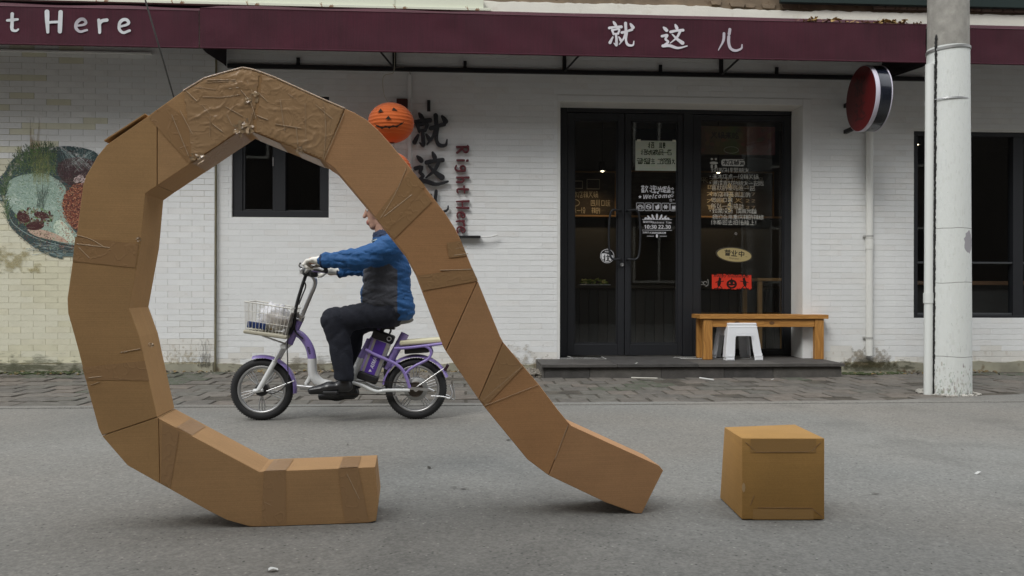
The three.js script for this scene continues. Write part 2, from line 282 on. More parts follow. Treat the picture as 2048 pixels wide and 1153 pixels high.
// ---------------------------------------------------------------- brush strokes for the writing
const KANJI = { // strokes on a 10 x 10 grid, or a composition of other characters: | side by side, / one above the other, + one over the other
  元: '2171 0494 343719 646898 9896', 一: '0595', 口: '2128 2181 8188 2888', 女: '402579 735719 0393', 日: '2129 2181 8189 2585 2989', 月: '312619 3181 8189 3484 3686', 人: '504419 4599', 亻: '4014 3339', 木: '0393 5059 5308 5398', 禾: '6022 0393 5159 5308 5398', 扌: '505938 0373 0765',
  刀: '1181 817958 414519', 召: '刀/口', 招: '扌|召', 耳: '1181 2128 7179 2474 2676 0898', 甹: '2125 8185 2181 2585 2383 5055 1696 4638 3878 7869 6949', 聘: '耳|甹', 服: '月|卩', 卩: '2129 218184 8464 3595 952919 3599', 务: '4013 217115 3295 2686 867958 544719',
  贝: '2127 2181 8187 524719 6799', 员: '口/贝', 夕: '4014 318119 3365', 名: '夕/口', 竹: '2004 1242 3255 7054 6292 8395', 宀: '5052 0205 0292 9294', 㠯: '2029 207074 2474 2686 8689 2989', 官: '宀/㠯', 管: '竹/官', 乞: '4014 2282 257529 299996', 吃: '口|乞',
  主: '4051 1292 1595 0999 5259', 住: '亻|主', 工: '1191 5159 0999', 次: '0013 0723 4024 4191 9182 6246 4609 5599', 资: '次/贝', 面: '0090 5013 1219 1292 9299 1999 4249 6269 4464 4666', 讠: '2042 044449 4967', 义: '4053 8219 2299', 议: '讠|义',
  艹: '0595 3039 7079', 隹: '4014 2229 6062 3292 3595 3797 2999 6269', 雚: '艹/隹', 欠: '4013 319173 534519 5599', 歡: '雚|欠', 欢: '又|欠', 又: '118119 2299', 卬: '4020 202745 5159 5191 919676', 辶: '1031 033327 073999', 光: '5054 1133 9173 0494 343709 646898 9896',
  迎: '辶+卬', 臣: '1119 1191 1999 3134 3474 7174 3639 3676 7679', 品: '口/⊞', '⊞': '口|口', 临: '臣|㬎', 㬎: '人/品', 立: '4052 1292 3348 7367 0999', 拉: '扌|立', 冖: '1216 1292 9296', 吕: '口/口', 𫩎: '冖/吕', 营: '艹/𫩎', 业: '3039 6069 0236 9266 0999', 中: '1216 1292 9296 1696 5059',
  林: '木|木', 示: '2181 0494 5449 2608 7698', 禁: '林/示', 止: '5059 5484 2429 0999', 亭: '5051 0191 3234 3272 7274 3474 0507 0595 9597 2777 576949', 停: '亻|亭', 车: '1181 412585 0797 5359', 本: '0292 5059 5208 5298 3767', 广: '5051 1191 1109', 卜: '5059 5484', 占: '卜/口', 店: '广+占',
  必: '0306 232878 7875 4042 8019 8396', 秘: '禾|必', 及: '2181 4119 815484 8419 4599', 笈: '竹/及', 如: '女|口', 可: '0191 818969 1316 1353 5356 1656', 何: '亻|可', 犭: '601339 3919 3407', 犬: '0494 5054 5409 5499 7083', 𤝰: '犭|犬', 获: '艹/𤝰', 彳: '4013 431539 3339', 寸: '0393 707959 3455', 㝵: '日/寸', 得: '彳|㝵',
  田: '1119 1191 9199 1999 1595 5159', 力: '1383 837959 404519', 男: '田/力', 朋: '月|月', 友: '0292 404709 348419 4599', 来: '1191 3234 7264 0595 5059 5509 5599', 灬: '2119 4048 6168 8199', 点: '占/灬', 八: '4009 6099', 分: '八/刀', 份: '亻|分', 辛: '5051 1191 3234 7264 0595 1777 5559', 束: '0191 2326 2383 8386 2686 5059 5608 5698', 辣: '辛|束',
  火: '504509 5599 2034 8063', 钅: '4013 2272 1464 0666 444877', 呙: '2024 207074 2474 0509 0595 9599 545728 5778', 锅: '钅|呙', 白: '5031 1119 1181 8189 1585 1989', 攵: '4014 2282 7239 2599', 敫: '白|攵', 邀: '辶+敫', 龶: '1191 1494 0797 5057', 青: '龶/月', 请: '讠|青', 士: '0393 5058 1888', 喜: '士/吕', 勺: '3015 228279 7959 4456', 的: '白|勺',
  走: '1181 5055 0494 5549 5686 3629 2999', 己: '118185 1585 151999 9997', 起: '走|己', 在: '0292 5009 2439 4595 6369 3999', 是: '2024 207074 2474 2272 0595 5559 5787 2629 2899', 真: '0191 5052 2327 2373 7377 2575 0898 3719 6799', 正: '1191 5159 5585 2529 0999', 四: '1118 1191 9198 1898 4145 4535 6165 6585', 川: '202609 5058 8089', 未: '1191 0494 5059 5409 5499', 味: '口|未',
  户: '5051 1181 1119 1585 8185', 斤: '8012 1219 1595 6569', 所: '户|斤', 以: '1018 1838 3044 804919 7799', 疋: '1282 5259 5585 2429 2899', 定: '宀/疋', 成: '1191 111619 1545 4548 6099 9997 8359 7082', 功: '工|力', 果: '日/木', 氵: '1032 0434 0936', 几: '302519 307078 9897', 殳: '几/又', 没: '氵|殳', 再: '0191 1319 1383 8389 5159 1585 0797',
  我: '4012 0393 313919 0645 6099 9997 8359 7092', 门: '2031 1219 3191 919979', 们: '亻|门', 云: '2181 0494 442888 7699', 会: '人/云', 用: '212609 2181 818979 2484 2676 5159', 重: '7021 0292 2326 2383 8386 2686 2484 5159 1787 0999', 大: '0393 5053 5309 5399', 庆: '广+大', 上: '5059 5484 0999', 叔: '上|又', 椒: '木|叔', 尔: '4013 2292 9284 535949 3517 7597',
  你: '亻|尔', 带: '0292 2024 5024 8024 0507 0595 9597 2729 2777 7779 5559', 回: '1019 1090 9099 1999 3336 3363 6366 3666', 土: '1484 5059 0999', 厶: '501989 6699', 去: '土/厶', 拍: '扌|白', 也: '0494 9496 5058 212999 9997', 他: '亻|也', 佥: '人/业', 脸: '月|佥', 预: '工|贝', 电: '1216 1292 9296 1696 1494 505999', 話: '讠|口', 時: '日|寸', 間: '门+日',
};
const wide = { '亻': 0.32, '讠': 0.34, '扌': 0.36, '口': 0.38, '氵': 0.3, '木': 0.42, '禾': 0.44, '彳': 0.36, '日': 0.4, '犭': 0.4, '月': 0.42, '女': 0.46, '钅': 0.42, '工': 0.42 }, tall = { '艹': 0.28, '竹': 0.36, '宀': 0.32, '冖': 0.3, '日': 0.46, '士': 0.36, '人': 0.4, '龶': 0.42 };
function strokes(ch, x = 0, y = 0, w = 1, h = 1, out = []) {          // -> polylines in the unit square, y down
  const s = KANJI[ch]; if (!s) return out;
  const parts = [...s];
  if (parts.length === 3 && '|/+'.includes(parts[1])) {
    const [a, op, b] = parts;
    if (op === '|') { const k = wide[a] ?? 0.48; strokes(a, x, y, w * k, h, out); strokes(b, x + w * (k + 0.04), y, w * (0.96 - k), h, out); }
    else if (op === '/') { const k = tall[a] ?? 0.48; strokes(a, x, y, w, h * k, out); strokes(b, x, y + h * (k + 0.03), w, h * (0.97 - k), out); }
    else { strokes(a, x, y, w, h, out); if (a === '辶') strokes(b, x + w * 0.38, y, w * 0.6, h * 0.78, out); else strokes(b, x + w * 0.26, y + h * 0.26, w * 0.7, h * 0.72, out); }
    return out;
  }
  for (const k of s.split(' ')) { const p = []; for (let i = 0; i + 1 < k.length; i += 2) p.push([x + w * (+k[i] + 0.5) / 10, y + h * (+k[i + 1] + 0.5) / 10]); out.push(p); }
  return out;
}
function write(c, text, x, y, size, line, step = size * 1.1) {        // hand lettering on a canvas
  c.lineWidth = line; c.lineCap = c.lineJoin = 'round';
  for (const ch of text) {
    if (ch.charCodeAt(0) < 256) { if (ch !== ' ') { c.font = `bold ${size * 0.95}px sans-serif`; c.fillText(ch, x, y + size * 0.85); } x += step * (ch === ' ' ? 0.6 : 0.62); continue; }
    if (ch === '•') { c.beginPath(); c.arc(x + size * 0.4, y + size * 0.5, size * 0.13, 0, 7); c.fill(); x += step * 0.8; continue; }
    if (ch === '，' || ch === '。') { c.beginPath(); c.arc(x + size * 0.25, y + size * 0.85, size * 0.09, 0, 7); c.fill(); x += step; continue; }
    for (const s of strokes(ch, x, y, size, size)) { c.beginPath(); s.forEach(([a, b], i) => (i ? c.lineTo(a, b) : c.moveTo(a, b))); c.stroke(); }
    x += step;
  }
  return x;
}
// brush calligraphy: [points on a 100 grid ..., start width, middle width, end width]
const BRUSH = {
  就: [[[20, 2], [29, 15], 5, 9, 8], [[4, 27], [26, 22], [50, 20], 8, 6, 9], [[15, 35], [20, 51], 8, 6, 6], [[17, 34], [42, 30], [37, 48], 6, 6, 6], [[21, 49], [37, 47], 5, 5, 5], [[29, 50], [31, 72], [31, 92], [22, 84], 7, 8, 3], [[17, 62], [7, 82], 5, 7, 9], [[40, 60], [49, 74], 4, 7, 9], [[52, 42], [72, 36], [90, 30], 8, 6, 8], [[66, 6], [67, 40], [58, 66], [42, 88], 9, 7, 3], [[72, 40], [68, 74], [76, 89], [94, 89], [98, 74], 6, 8, 3], [[84, 8], [94, 22], 5, 9, 10]],
  这: [[[56, 0], [62, 14], 5, 9, 10], [[38, 30], [64, 24], [86, 22], 9, 7, 9], [[76, 24], [62, 52], [36, 76], 8, 7, 3], [[44, 40], [62, 58], [84, 74], 4, 8, 12], [[10, 12], [22, 24], 5, 10, 10], [[4, 48], [24, 44], [18, 60], [28, 70], [14, 84], 8, 7, 7], [[8, 88], [34, 86], [66, 95], [102, 86], 10, 9, 4]],
  儿: [[[32, 24], [30, 50], [10, 92], 8, 8, 3], [[54, 8], [50, 56], [58, 84], [76, 92], [100, 82], [102, 68], 9, 9, 4]],
  t: [[[30, 8], [27, 55], [30, 88], [46, 92], [58, 84], 14, 12, 7], [[4, 40], [56, 34], 10, 12, 9]],
  H: [[[14, 4], [18, 96], 14, 13, 9], [[66, 4], [64, 92], 13, 13, 12], [[16, 54], [64, 48], 9, 9, 9]],
  e: [[[14, 66], [44, 58], [54, 48], [46, 34], [30, 34], [14, 54], [14, 78], [30, 93], [58, 84], 8, 12, 9]],
  r: [[[16, 38], [20, 96], 12, 13, 10], [[18, 60], [30, 42], [54, 36], 8, 12, 12]],
  R: [[[14, 8], [16, 95], 13, 12, 12], [[6, 12], [44, 8], [56, 26], [42, 46], [16, 52], 10, 12, 9], [[26, 52], [60, 94], 9, 12, 12]],
  i: [[[22, 40], [22, 92], 12, 12, 12], [[22, 12], [25, 17], 13, 13, 13]],
  g: [[[48, 42], [26, 36], [12, 54], [24, 74], [46, 62], 10, 12, 10], [[50, 38], [50, 92], [34, 112], [10, 104], 11, 12, 9]],
  h: [[[14, 4], [15, 94], 13, 12, 12], [[15, 64], [34, 42], [48, 54], [50, 94], 9, 12, 12]],
};
function brushPath(st, n = 26) {
  const pts = st.filter(Array.isArray), [w0, w1, w2] = st.filter((v) => !Array.isArray(v)), c = new THREE.CatmullRomCurve3(pts.map(([x, y]) => V(x, y, 0)), false, 'centripetal'), out = [];
  for (let i = 0; i <= n; i++) { const t = i / n, p = c.getPoint(t), q = c.getTangent(t), w = t < 0.5 ? w0 + (w1 - w0) * t * 2 : w1 + (w2 - w1) * (t - 0.5) * 2; out.push([p.x, p.y, q.x, q.y, w / 2]); }
  return out;
}
function brushDraw(c, ch, x, y, sx, sy = sx, dry = null, fat = 1.3) {
  for (const st of BRUSH[ch]) for (const [px, py, , , w] of brushPath(st, 70)) { if (dry && dry() < 0.03) continue; c.beginPath(); c.ellipse(x + px * sx, y + py * sy, w * sx * fat, w * sy * fat, 0, 0, 7); c.fill(); }
}
function brushSolid(ch, size, depth, bevel = 0.004, fat = 1) {        // the same strokes as raised letters, y up
  const k = size / 100, gs = [];
  BRUSH[ch].forEach((st, si) => {
    const p = brushPath(st, 12), L = [], R = [];
    for (const [x, y, tx, ty, w] of p) { L.push([(x - ty * w * fat) * k, -(y + tx * w * fat) * k]); R.push([(x + ty * w * fat) * k, -(y - tx * w * fat) * k]); }
    const cap = (q, dir, w) => { const o = []; for (let a = 1; a < 6; a++) { const th = Math.PI * a / 6; o.push([(q[0] - q[3] * w * Math.cos(th) + dir * q[2] * w * Math.sin(th)) * k, -(q[1] + q[2] * w * Math.cos(th) + dir * q[3] * w * Math.sin(th)) * k]); } return o; };
    const a = p[0], z = p[p.length - 1], end = cap(z, 1, z[4] * fat), beg = cap(a, -1, a[4] * fat).reverse();
    gs.push(prism([...L, ...end, ...R.reverse(), ...beg], depth - 0.0007 * si, bevel));
  });
  return join(gs);
}

// ---------------------------------------------------------------- doors and windows
M.frame = phys([0.012, 0.013, 0.016], 0.5);
M.glass = phys([0.8, 0.84, 0.84], 0.02, { transmission: 1, thickness: 0, ior: 1.5 });
M.steel = std([0.55, 0.55, 0.55], 0.3, { metalness: 1 });
M.black = std([0.012, 0.012, 0.013], 0.45);
const FZ = -0.3, FT = 2.9845, FB = 0.152;
function leaf(parent, name, x0, x1, y0, y1, z, st, top, bot, d = 0.05) {   // a glazed panel: frame with mitred bead, pane inside
  const f = obj(name, [box(x0, x0 + st, y0, y1, z - d, z, 0.004), box(x1 - st, x1, y0, y1, z - d, z, 0.004), box(x0 + st, x1 - st, y1 - top, y1, z - d, z - 0.002, 0.004), box(x0 + st, x1 - st, y0, y0 + bot, z - d, z - 0.002, 0.004)], M.frame, parent);
  const b = 0.016, a0 = x0 + st, a1 = x1 - st, c0 = y0 + bot, c1 = y1 - top;
  obj('glazing_bead', [box(a0, a0 + b, c0, c1, z - d + 0.012, z - 0.012, 0.005), box(a1 - b, a1, c0, c1, z - d + 0.012, z - 0.012, 0.005), box(a0 + b, a1 - b, c1 - b, c1, z - d + 0.012, z - 0.012, 0.005), bar([a0 + b, c0 + 0.004, z - 0.022], [a1 - b, c0 + 0.004, z - 0.022], 0.03, 0.03)], M.frame, f);
  obj('pane', sheet(a0, a1, c0, c1, z - d * 0.55), M.glass, f);
  f.userData.pane = undefined; delete f.userData.pane;
  return f;
}
const xF = (k) => k;
const DX = { a: 1.101, b: 1.1811, c: 1.839, d: 2.5144, e: 2.6309, f: 3.7889 };
obj('door_frame', [box(DX.a, DX.b - 0.003, FB, FT, FZ - 0.07, FZ + 0.012, 0.004), box(DX.b, DX.f, FT - 0.05, FT, FZ - 0.07, FZ + 0.01, 0.004), box(DX.d + 0.003, DX.e - 0.003, FB, FT - 0.052, FZ - 0.07, FZ + 0.012, 0.004), box(DX.a - 0.05, DX.a - 0.002, FB, FT + 0.03, FZ - 0.07, FZ, 0.003), box(DX.f + 0.002, DX.f + 0.2, FB, FT + 0.1, FZ - 0.07, FZ - 0.01), box(DX.a, DX.f, FT + 0.002, FT + 0.14, FZ - 0.07, FZ - 0.03)], M.frame, shop);
const leafL = leaf(shop, 'door', DX.b, DX.c - 0.004, FB + 0.01, FT - 0.054, FZ, 0.075, 0.08, 0.13), leafR = leaf(shop, 'door', DX.c + 0.004, DX.d, FB + 0.01, FT - 0.054, FZ, 0.06, 0.08, 0.13);
leafR.userData.label = 'right door leaf with white lettering and a paper notice';
const fixed = leaf(shop, 'fixed_window', DX.e, DX.f, FB + 0.005, FT - 0.054, FZ, 0.085, 0.06, 0.06);
for (const [l, x, s] of [[leafL, 1.662, 1], [leafR, 1.9873, -1]]) {
  const y0 = 1.2593, y1 = 1.8159, xe = x + s * 0.125;
  obj('handle', tube([[xe, y1, FZ + 0.002], [xe, y1, FZ + 0.05], [xe - s * 0.03, y1, FZ + 0.062], [x + s * 0.03, y1, FZ + 0.065], [x, y1 - 0.04, FZ + 0.065], [x, y0 + 0.04, FZ + 0.065], [x + s * 0.03, y0, FZ + 0.065], [xe - s * 0.03, y0, FZ + 0.062], [xe, y0, FZ + 0.05], [xe, y0, FZ + 0.002]], 0.012, 60, 8), M.frame, l);
}
obj('lock', [new THREE.CylinderGeometry(0.021, 0.023, 0.016, 20).rotateX(Math.PI / 2).translate(1.8082, 1.1983, FZ + 0.008), new THREE.TorusGeometry(0.013, 0.004, 8, 20).translate(1.8082, 1.1983, FZ + 0.017)], M.steel, leafL);
// small sliding window on the left
{
  const [x0, x1, y0, y1] = WINL, z = -0.03, m = -1.9787, f = obj('window', [box(x0, x1, y0, y0 + 0.07, z - 0.08, z + 0.01, 0.004), box(x0, x1, y1 - 0.06, y1, z - 0.08, z + 0.01, 0.004), box(x0, x0 + 0.105, y0 + 0.07, y1 - 0.06, z - 0.08, z + 0.008, 0.004), box(x1 - 0.085, x1, y0 + 0.07, y1 - 0.06, z - 0.08, z + 0.008, 0.004), box(m - 0.06, m + 0.06, y0 + 0.07, y1 - 0.06, z - 0.06, z + 0.012, 0.004)], M.frame, shop);
  obj('glazing_bead', [box(x0 + 0.106, x0 + 0.13, y0 + 0.07, y1 - 0.06, z - 0.04, z - 0.006, 0.004), box(m - 0.08, m - 0.061, y0 + 0.07, y1 - 0.06, z - 0.04, z - 0.006, 0.004), box(x0 + 0.131, m - 0.081, y0 + 0.071, y0 + 0.087, z - 0.04, z - 0.006, 0.004), box(m + 0.062, x1 - 0.086, y0 + 0.071, y0 + 0.085, z - 0.05, z - 0.02, 0.004), box(x1 - 0.105, x1 - 0.086, y0 + 0.087, y1 - 0.06, z - 0.05, z - 0.02, 0.004)], std([0.016, 0.017, 0.02], 0.5), f);
  for (const [a, b, zz] of [[x0 + 0.12, m - 0.07, z - 0.03], [m + 0.05, x1 - 0.095, z - 0.045]]) obj('pane', sheet(a, b, y0 + 0.075, y1 - 0.065, zz), M.glass, f);
  obj('latch', box(m - 0.078, m - 0.066, 2.2375, 2.3343, z - 0.004, z + 0.012, 0.003), M.steel, f);
}
// large window on the right
{
  const [x0, x1, y0, y1] = WINR, z = -0.03, m = 6.2675, t = 1.218, f = obj('window', [box(x0, x1, y0, y0 + 0.05, z - 0.08, z + 0.01, 0.004), box(x0, x1, y1 - 0.05, y1, z - 0.08, z + 0.01, 0.004), box(x0, x0 + 0.06, y0 + 0.05, y1 - 0.05, z - 0.08, z + 0.008, 0.004), box(x1 - 0.06, x1, y0 + 0.05, y1 - 0.05, z - 0.08, z + 0.008, 0.004), box(m, m + 0.12, y0 + 0.05, y1 - 0.05, z - 0.08, z + 0.009, 0.004)], M.frame, shop);
  const b = std([0.05, 0.054, 0.058], 0.45);
  obj('transom', [box(x0 + 0.06, m - 0.002, t, t + 0.022, z - 0.07, z, 0.004), box(m + 0.122, x1 - 0.06, t, t + 0.022, z - 0.07, z, 0.004), box(x0 + 0.06, m - 0.002, y0 + 0.051, y0 + 0.075, z - 0.07, z - 0.004, 0.004)], b, f);
  for (const [a, c, d, e] of [[x0 + 0.06, m, t + 0.022, y1 - 0.05], [x0 + 0.06, m, y0 + 0.075, t], [m + 0.12, x1 - 0.06, y0 + 0.05, y1 - 0.05]]) obj('pane', sheet(a, c, d, e, z - 0.04), M.glass, f);
}

// ---------------------------------------------------------------- things inside, seen through the glass
M.board = std([0.03, 0.026, 0.022], 0.9); M.oak = std([0.3, 0.17, 0.07], 0.5); M.lampWarm = new THREE.MeshStandardMaterial({ color: 0x111111, emissive: new THREE.Color(1, 0.82, 0.55), emissiveIntensity: 4 });
const chalk = (seed, draw) => canvasTex(512, 256, (c, w, h) => { const r = rng(seed); c.fillStyle = '#3b332b'; c.fillRect(0, 0, w, h); for (let i = 0; i < 260; i++) { c.fillStyle = `rgba(${150 + 60 * r()},${140 + 60 * r()},${120 + 40 * r()},0.05)`; c.fillRect(w * r(), h * r(), 60 * r(), 14 * r()); } c.strokeStyle = c.fillStyle = '#b5a88f'; draw(c, r); });
const IZ = -2.2;
function chalkboard(x0, x1, y0, y1, seed, label, draw) {
  const b = thing('chalkboard_menu', label, 'chalkboard', [(x0 + x1) / 2, y0, IZ]), w = (x1 - x0) / 2, h = y1 - y0;
  obj('panel', sheet(-w, w, 0, h, 0.012), new THREE.MeshStandardMaterial({ map: chalk(seed, draw), roughness: 0.95 }), b);
  obj('backing', box(-w, w, 0, h, -0.02, 0.01), M.board, b);
  obj('rim', [box(-w - 0.02, w + 0.02, h, h + 0.025, -0.02, 0.025, 0.003), box(w, w + 0.02, 0, h, -0.02, 0.022, 0.003), box(-w - 0.02, -w, 0, h, -0.02, 0.022, 0.003)], M.oak, b);
}
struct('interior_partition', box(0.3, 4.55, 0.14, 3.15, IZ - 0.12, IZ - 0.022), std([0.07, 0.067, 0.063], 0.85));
chalkboard(1.2705, 2.0833, 1.9333, 2.5267, 31, 'chalkboard menu with price boxes behind the left door leaf', (c) => { c.lineWidth = 5; c.strokeRect(150, 50, 80, 44); c.strokeRect(270, 40, 110, 56); write(c, '本店辣火锅', 150, 110, 40, 4); c.beginPath(); c.ellipse(160, 180, 44, 20, 0, 0, 7); c.stroke(); write(c, '四川口味', 300, 160, 40, 4); write(c, '点一份', 140, 206, 36, 4); write(c, '辣的', 310, 206, 36, 4); });
chalkboard(2.1601, 4.316, 1.9456, 2.5441, 32, 'long chalkboard menu behind the fixed shop window', (c) => { write(c, '来本店吃火锅', 260, 24, 34, 3); for (let k = 0; k < 4; k++) { write(c, ['四川辣锅', '本店青椒', '大味牛火', '喜上口味'][k], 290, 70 + k * 40, 28, 3); write(c, String(12 + k * 5), 420, 70 + k * 40, 28, 3); } });
solo('wall_ledge', 'narrow oak ledge below the chalkboards inside the shop', 'ledge', box(0.32, 4.5, 1.9123, 1.9365, IZ, IZ + 0.09, 0.004), M.oak);
function spot(px, py, z, label, tx, ty, tz, power) {
  const t = thing('spotlight', label, 'lamp', [px, py, z], 0, 'warm spotlights above the chalkboards');
  obj('housing', [new THREE.CylinderGeometry(0.045, 0.05, 0.12, 18, 1, true).translate(0, 0.06, 0), new THREE.CylinderGeometry(0.008, 0.008, 3.15 - py - 0.12, 8).translate(0, 0.12 + (3.15 - py - 0.12) / 2, 0), new THREE.CylinderGeometry(0.045, 0.045, 0.004, 18).translate(0, 0.12, 0)], M.black, t);
  obj('bulb', new THREE.SphereGeometry(0.026, 16, 10).translate(0, 0.016, 0), M.lampWarm, t);
  const l = new THREE.SpotLight(new THREE.Color(1, 0.72, 0.42), power, 6, 0.95, 0.8); l.position.set(px, py - 0.03, z); l.target.position.set(tx, ty, tz); l.castShadow = true; l.shadow.radius = 2; scene.add(l, l.target);
}
spot(1.8273, 2.4742, -1.7, 'warm spotlight behind the left door leaf', 1.726, 1.7, -2.0, 0.45);
spot(3.3834, 2.4719, -1.7, 'warm spotlight behind the window lettering', 3.6056, 1.9, -2.15, 0.45);
spot(5.7007, 2.7482, -1.0, 'small spotlight at the left edge of the large window', 5.9, 0.6, -2.2, 0.6);
{
  const y = 0.9705, t = thing('shop_counter', 'dark panelled counter inside behind the doors', 'counter', [2.4, 0.14, -1.7]);
  obj('worktop', box(-1.9, 1.9, y - 0.18, y - 0.14, -0.3, 0.3, 0.005), std([0.06, 0.045, 0.03], 0.5), t);
  const pg = box(-0.058, 0.058, 0, y - 0.185, 0, 0.02, 0.004), pm = [std([0.06, 0.05, 0.042], 0.6), std([0.052, 0.046, 0.04], 0.6)];
  for (let i = 0; i < 31; i++) { const m = obj('panel_board', pg, pm[i % 2], t); m.position.set(-1.83 + i * 0.122, 0, 0.24); }
  const v = thing('vegetable_tray', 'tray of green vegetables on the counter inside', 'vegetables', [1.6844, y, -1.5]), r = rng(61), green = [std([0.3, 0.36, 0.09], 0.6), std([0.16, 0.26, 0.05], 0.6), std([0.5, 0.5, 0.2], 0.6)];
  obj('tray', box(-0.2, 0.2, 0, 0.012, -0.1, 0.1, 0.004), M.steel, v);
  for (let i = 0; i < 46; i++) { const L = 0.06 + 0.07 * r(), g = new THREE.SphereGeometry(1, 7, 5).scale(L * 0.5, 0.008, L * 0.2).rotateZ(1.2 * (r() - 0.5)).rotateY(6 * r()).translate(0.17 * (2 * r() - 1), 0.02 + 0.05 * r(), 0.07 * (2 * r() - 1)); obj('leaf', g, green[i % 3], v); }
  const tb = thing('wooden_table', 'small wooden table inside behind the red sticker', 'table', [3.882, 0.14, -1.1]);
  const ty = 1.0243 - 0.14; obj('table_top', box(-0.3, 0.28, ty, ty + 0.035, -0.3, 0.3, 0.005), M.oak, tb); for (const [a, b] of [[-0.26, 0.26], [0.24, 0.26], [-0.26, -0.26], [0.24, -0.26]]) obj('leg', box(a - 0.025, a + 0.025, 0, ty, b - 0.025, b + 0.025, 0.004), M.oak, tb);
  const rr = thing('dining_counter', 'brown counter top behind the large right window', 'counter', [6.3, 0.14, -1.4]); const ry = 0.9839 - 0.14;
  obj('counter_top', box(-1.5, 1.5, ry, ry + 0.05, -0.3, 0.3, 0.005), std([0.2, 0.1, 0.05], 0.5), rr); obj('counter_front', box(-1.45, 1.45, 0, ry, -0.25, 0.22), M.inDark, rr);
}

// ---------------------------------------------------------------- writing on the glass
M.vinyl = (t) => decal(t, 0.6);
{
  const x0 = 1.8881, x1 = 2.4911, y0 = 1.4747, y1 = 2.1388;
  const t = canvasTex(624, 696, (c) => { // six canvas pixels to one of the lettering's units
    c.fillStyle = c.strokeStyle = '#dcdce0'; let k = 6; const P = (x, y) => [(x - 1258) * k, (y - 366) * k];
    write(c, '歡', ...P(1283, 371), 84, 9); write(c, '迎', ...P(1300, 371), 84, 9); write(c, '光', ...P(1315, 372), 78, 10); write(c, '临', ...P(1328, 371), 84, 9);
    const star = (x, y, r, fill) => { c.beginPath(); for (let i = 0; i < 10; i++) { const a = i * Math.PI / 5 - 1.6, q = i % 2 ? r * 0.5 : r; c.lineTo(x + q * Math.cos(a), y + q * Math.sin(a)); } c.closePath(); c.lineWidth = 5; fill ? c.fill() : c.stroke(); };
    for (const [x, y, r, f] of [[1346, 377, 15, 0], [1347, 384, 15, 0], [1311, 384, 16, 0], [1281, 394, 22, 1], [1345, 391, 20, 0], [1343, 400, 18, 0], [1349, 399, 10, 1]]) star(...P(x, y), r, f);
    c.font = 'italic bold 70px sans-serif'; c.save(); c.translate(...P(1286, 398)); c.rotate(-0.05); c.fillText('W', 0, 0); c.fillText('e', 66, -2); c.fillText('l', 112, -2); c.fillText('c', 140, 0); c.fillText('o', 184, -4); c.fillText('m', 232, -2); c.fillText('e', 300, 0); c.restore(); star(...P(1317, 386), 14, 1);
    for (let i = 0; i < 5; i++) { const [x, y] = P(1274 + i * 17, 406); c.lineWidth = 5; c.beginPath(); c.roundRect(x, y, 90, 92, 10); c.stroke(); const cx = x + 45, cy = y + 46; c.lineWidth = 8; c.beginPath();
      if (i === 0) { c.arc(cx, cy + 14, 34, Math.PI, 0); c.moveTo(cx + 20, cy + 14); c.arc(cx, cy + 14, 20, 0, Math.PI, true); c.stroke(); c.font = 'bold 26px sans-serif'; c.fillText('Wi Fi', x + 12, y + 82); }
      else if (i === 1) { c.arc(cx, cy, 27, 0, 7); c.moveTo(cx - 26, cy - 12); c.lineTo(cx + 26, cy + 12); c.moveTo(cx - 16, cy); c.lineTo(cx + 16, cy); c.stroke(); }
      else if (i === 2) { c.moveTo(cx - 30, cy - 24); c.bezierCurveTo(cx - 10, cy + 14, cx - 4, cy - 34, cx + 22, cy - 32); c.bezierCurveTo(cx + 30, cy + 4, cx + 34, cy + 30, cx - 14, cy + 34); c.closePath(); c.fill(); }
      else if (i === 3) { for (let a = 0; a < 6; a++) { c.moveTo(cx, cy); c.lineTo(cx + 28 * Math.cos(a * 1.047), cy + 28 * Math.sin(a * 1.047)); } c.moveTo(cx + 18, cy); c.arc(cx, cy, 17, 0, 7); c.stroke(); }
      else { c.fillRect(cx - 26, cy - 10, 40, 34); c.arc(cx + 16, cy + 2, 11, -1.6, 1.6); c.stroke(); c.fillRect(cx - 32, cy + 28, 54, 6); c.fillRect(cx - 16, cy - 26, 5, 12); c.fillRect(cx, cy - 26, 5, 12); } }
    const [lx, ly] = P(1285, 438.5); c.fillRect(lx, ly, 360, 6); for (const [a, s] of [[-1.25, 34], [-0.9, 54], [-0.45, 60], [0, 66], [0.45, 60], [0.9, 54], [1.25, 34]]) { c.save(); c.translate(lx + 180 + a * 90, ly - 2); c.rotate(a * 0.75); c.beginPath(); c.ellipse(0, -s * 0.5, s * 0.2, s * 0.5, 0, 0, 7); c.fill(); c.restore(); }
    for (let i = 0; i < 9; i++) { c.beginPath(); c.arc(lx + 40 + i * 35, ly - 8, 11, 0, 7); c.fill(); }
    let x = write(c, '营业時間', ...P(1287, 441.5), 26, 3, 27); c.font = 'bold 30px monospace'; c.fillText('Business Time', x + 4, P(0, 446.6)[1]);
    c.font = 'bold 62px sans-serif'; c.fillText('10:30 22.30', P(1289, 0)[0], P(0, 457.5)[1]); c.fillRect(lx, P(0, 460)[1], 360, 5);
    c.font = 'bold 34px monospace'; write(c, '预电話', P(1286, 0)[0], P(0, 463)[1], 24, 3, 26); c.font = 'bold 32px sans-serif'; c.fillText(':13581666339', P(1299.5, 0)[0], P(0, 467.6)[1]);
    c.fillRect(lx + 60, P(0, 472)[1], 84, 5); c.fillRect(lx + 214, P(0, 472)[1], 84, 5); c.beginPath(); c.ellipse(lx + 180, P(0, 472)[1], 12, 22, 0, 0, 7); c.fill();
  });
  obj('lettering', sheet(x0, x1, y0, y1, FZ - 0.0245), M.vinyl(t), leafR);
}
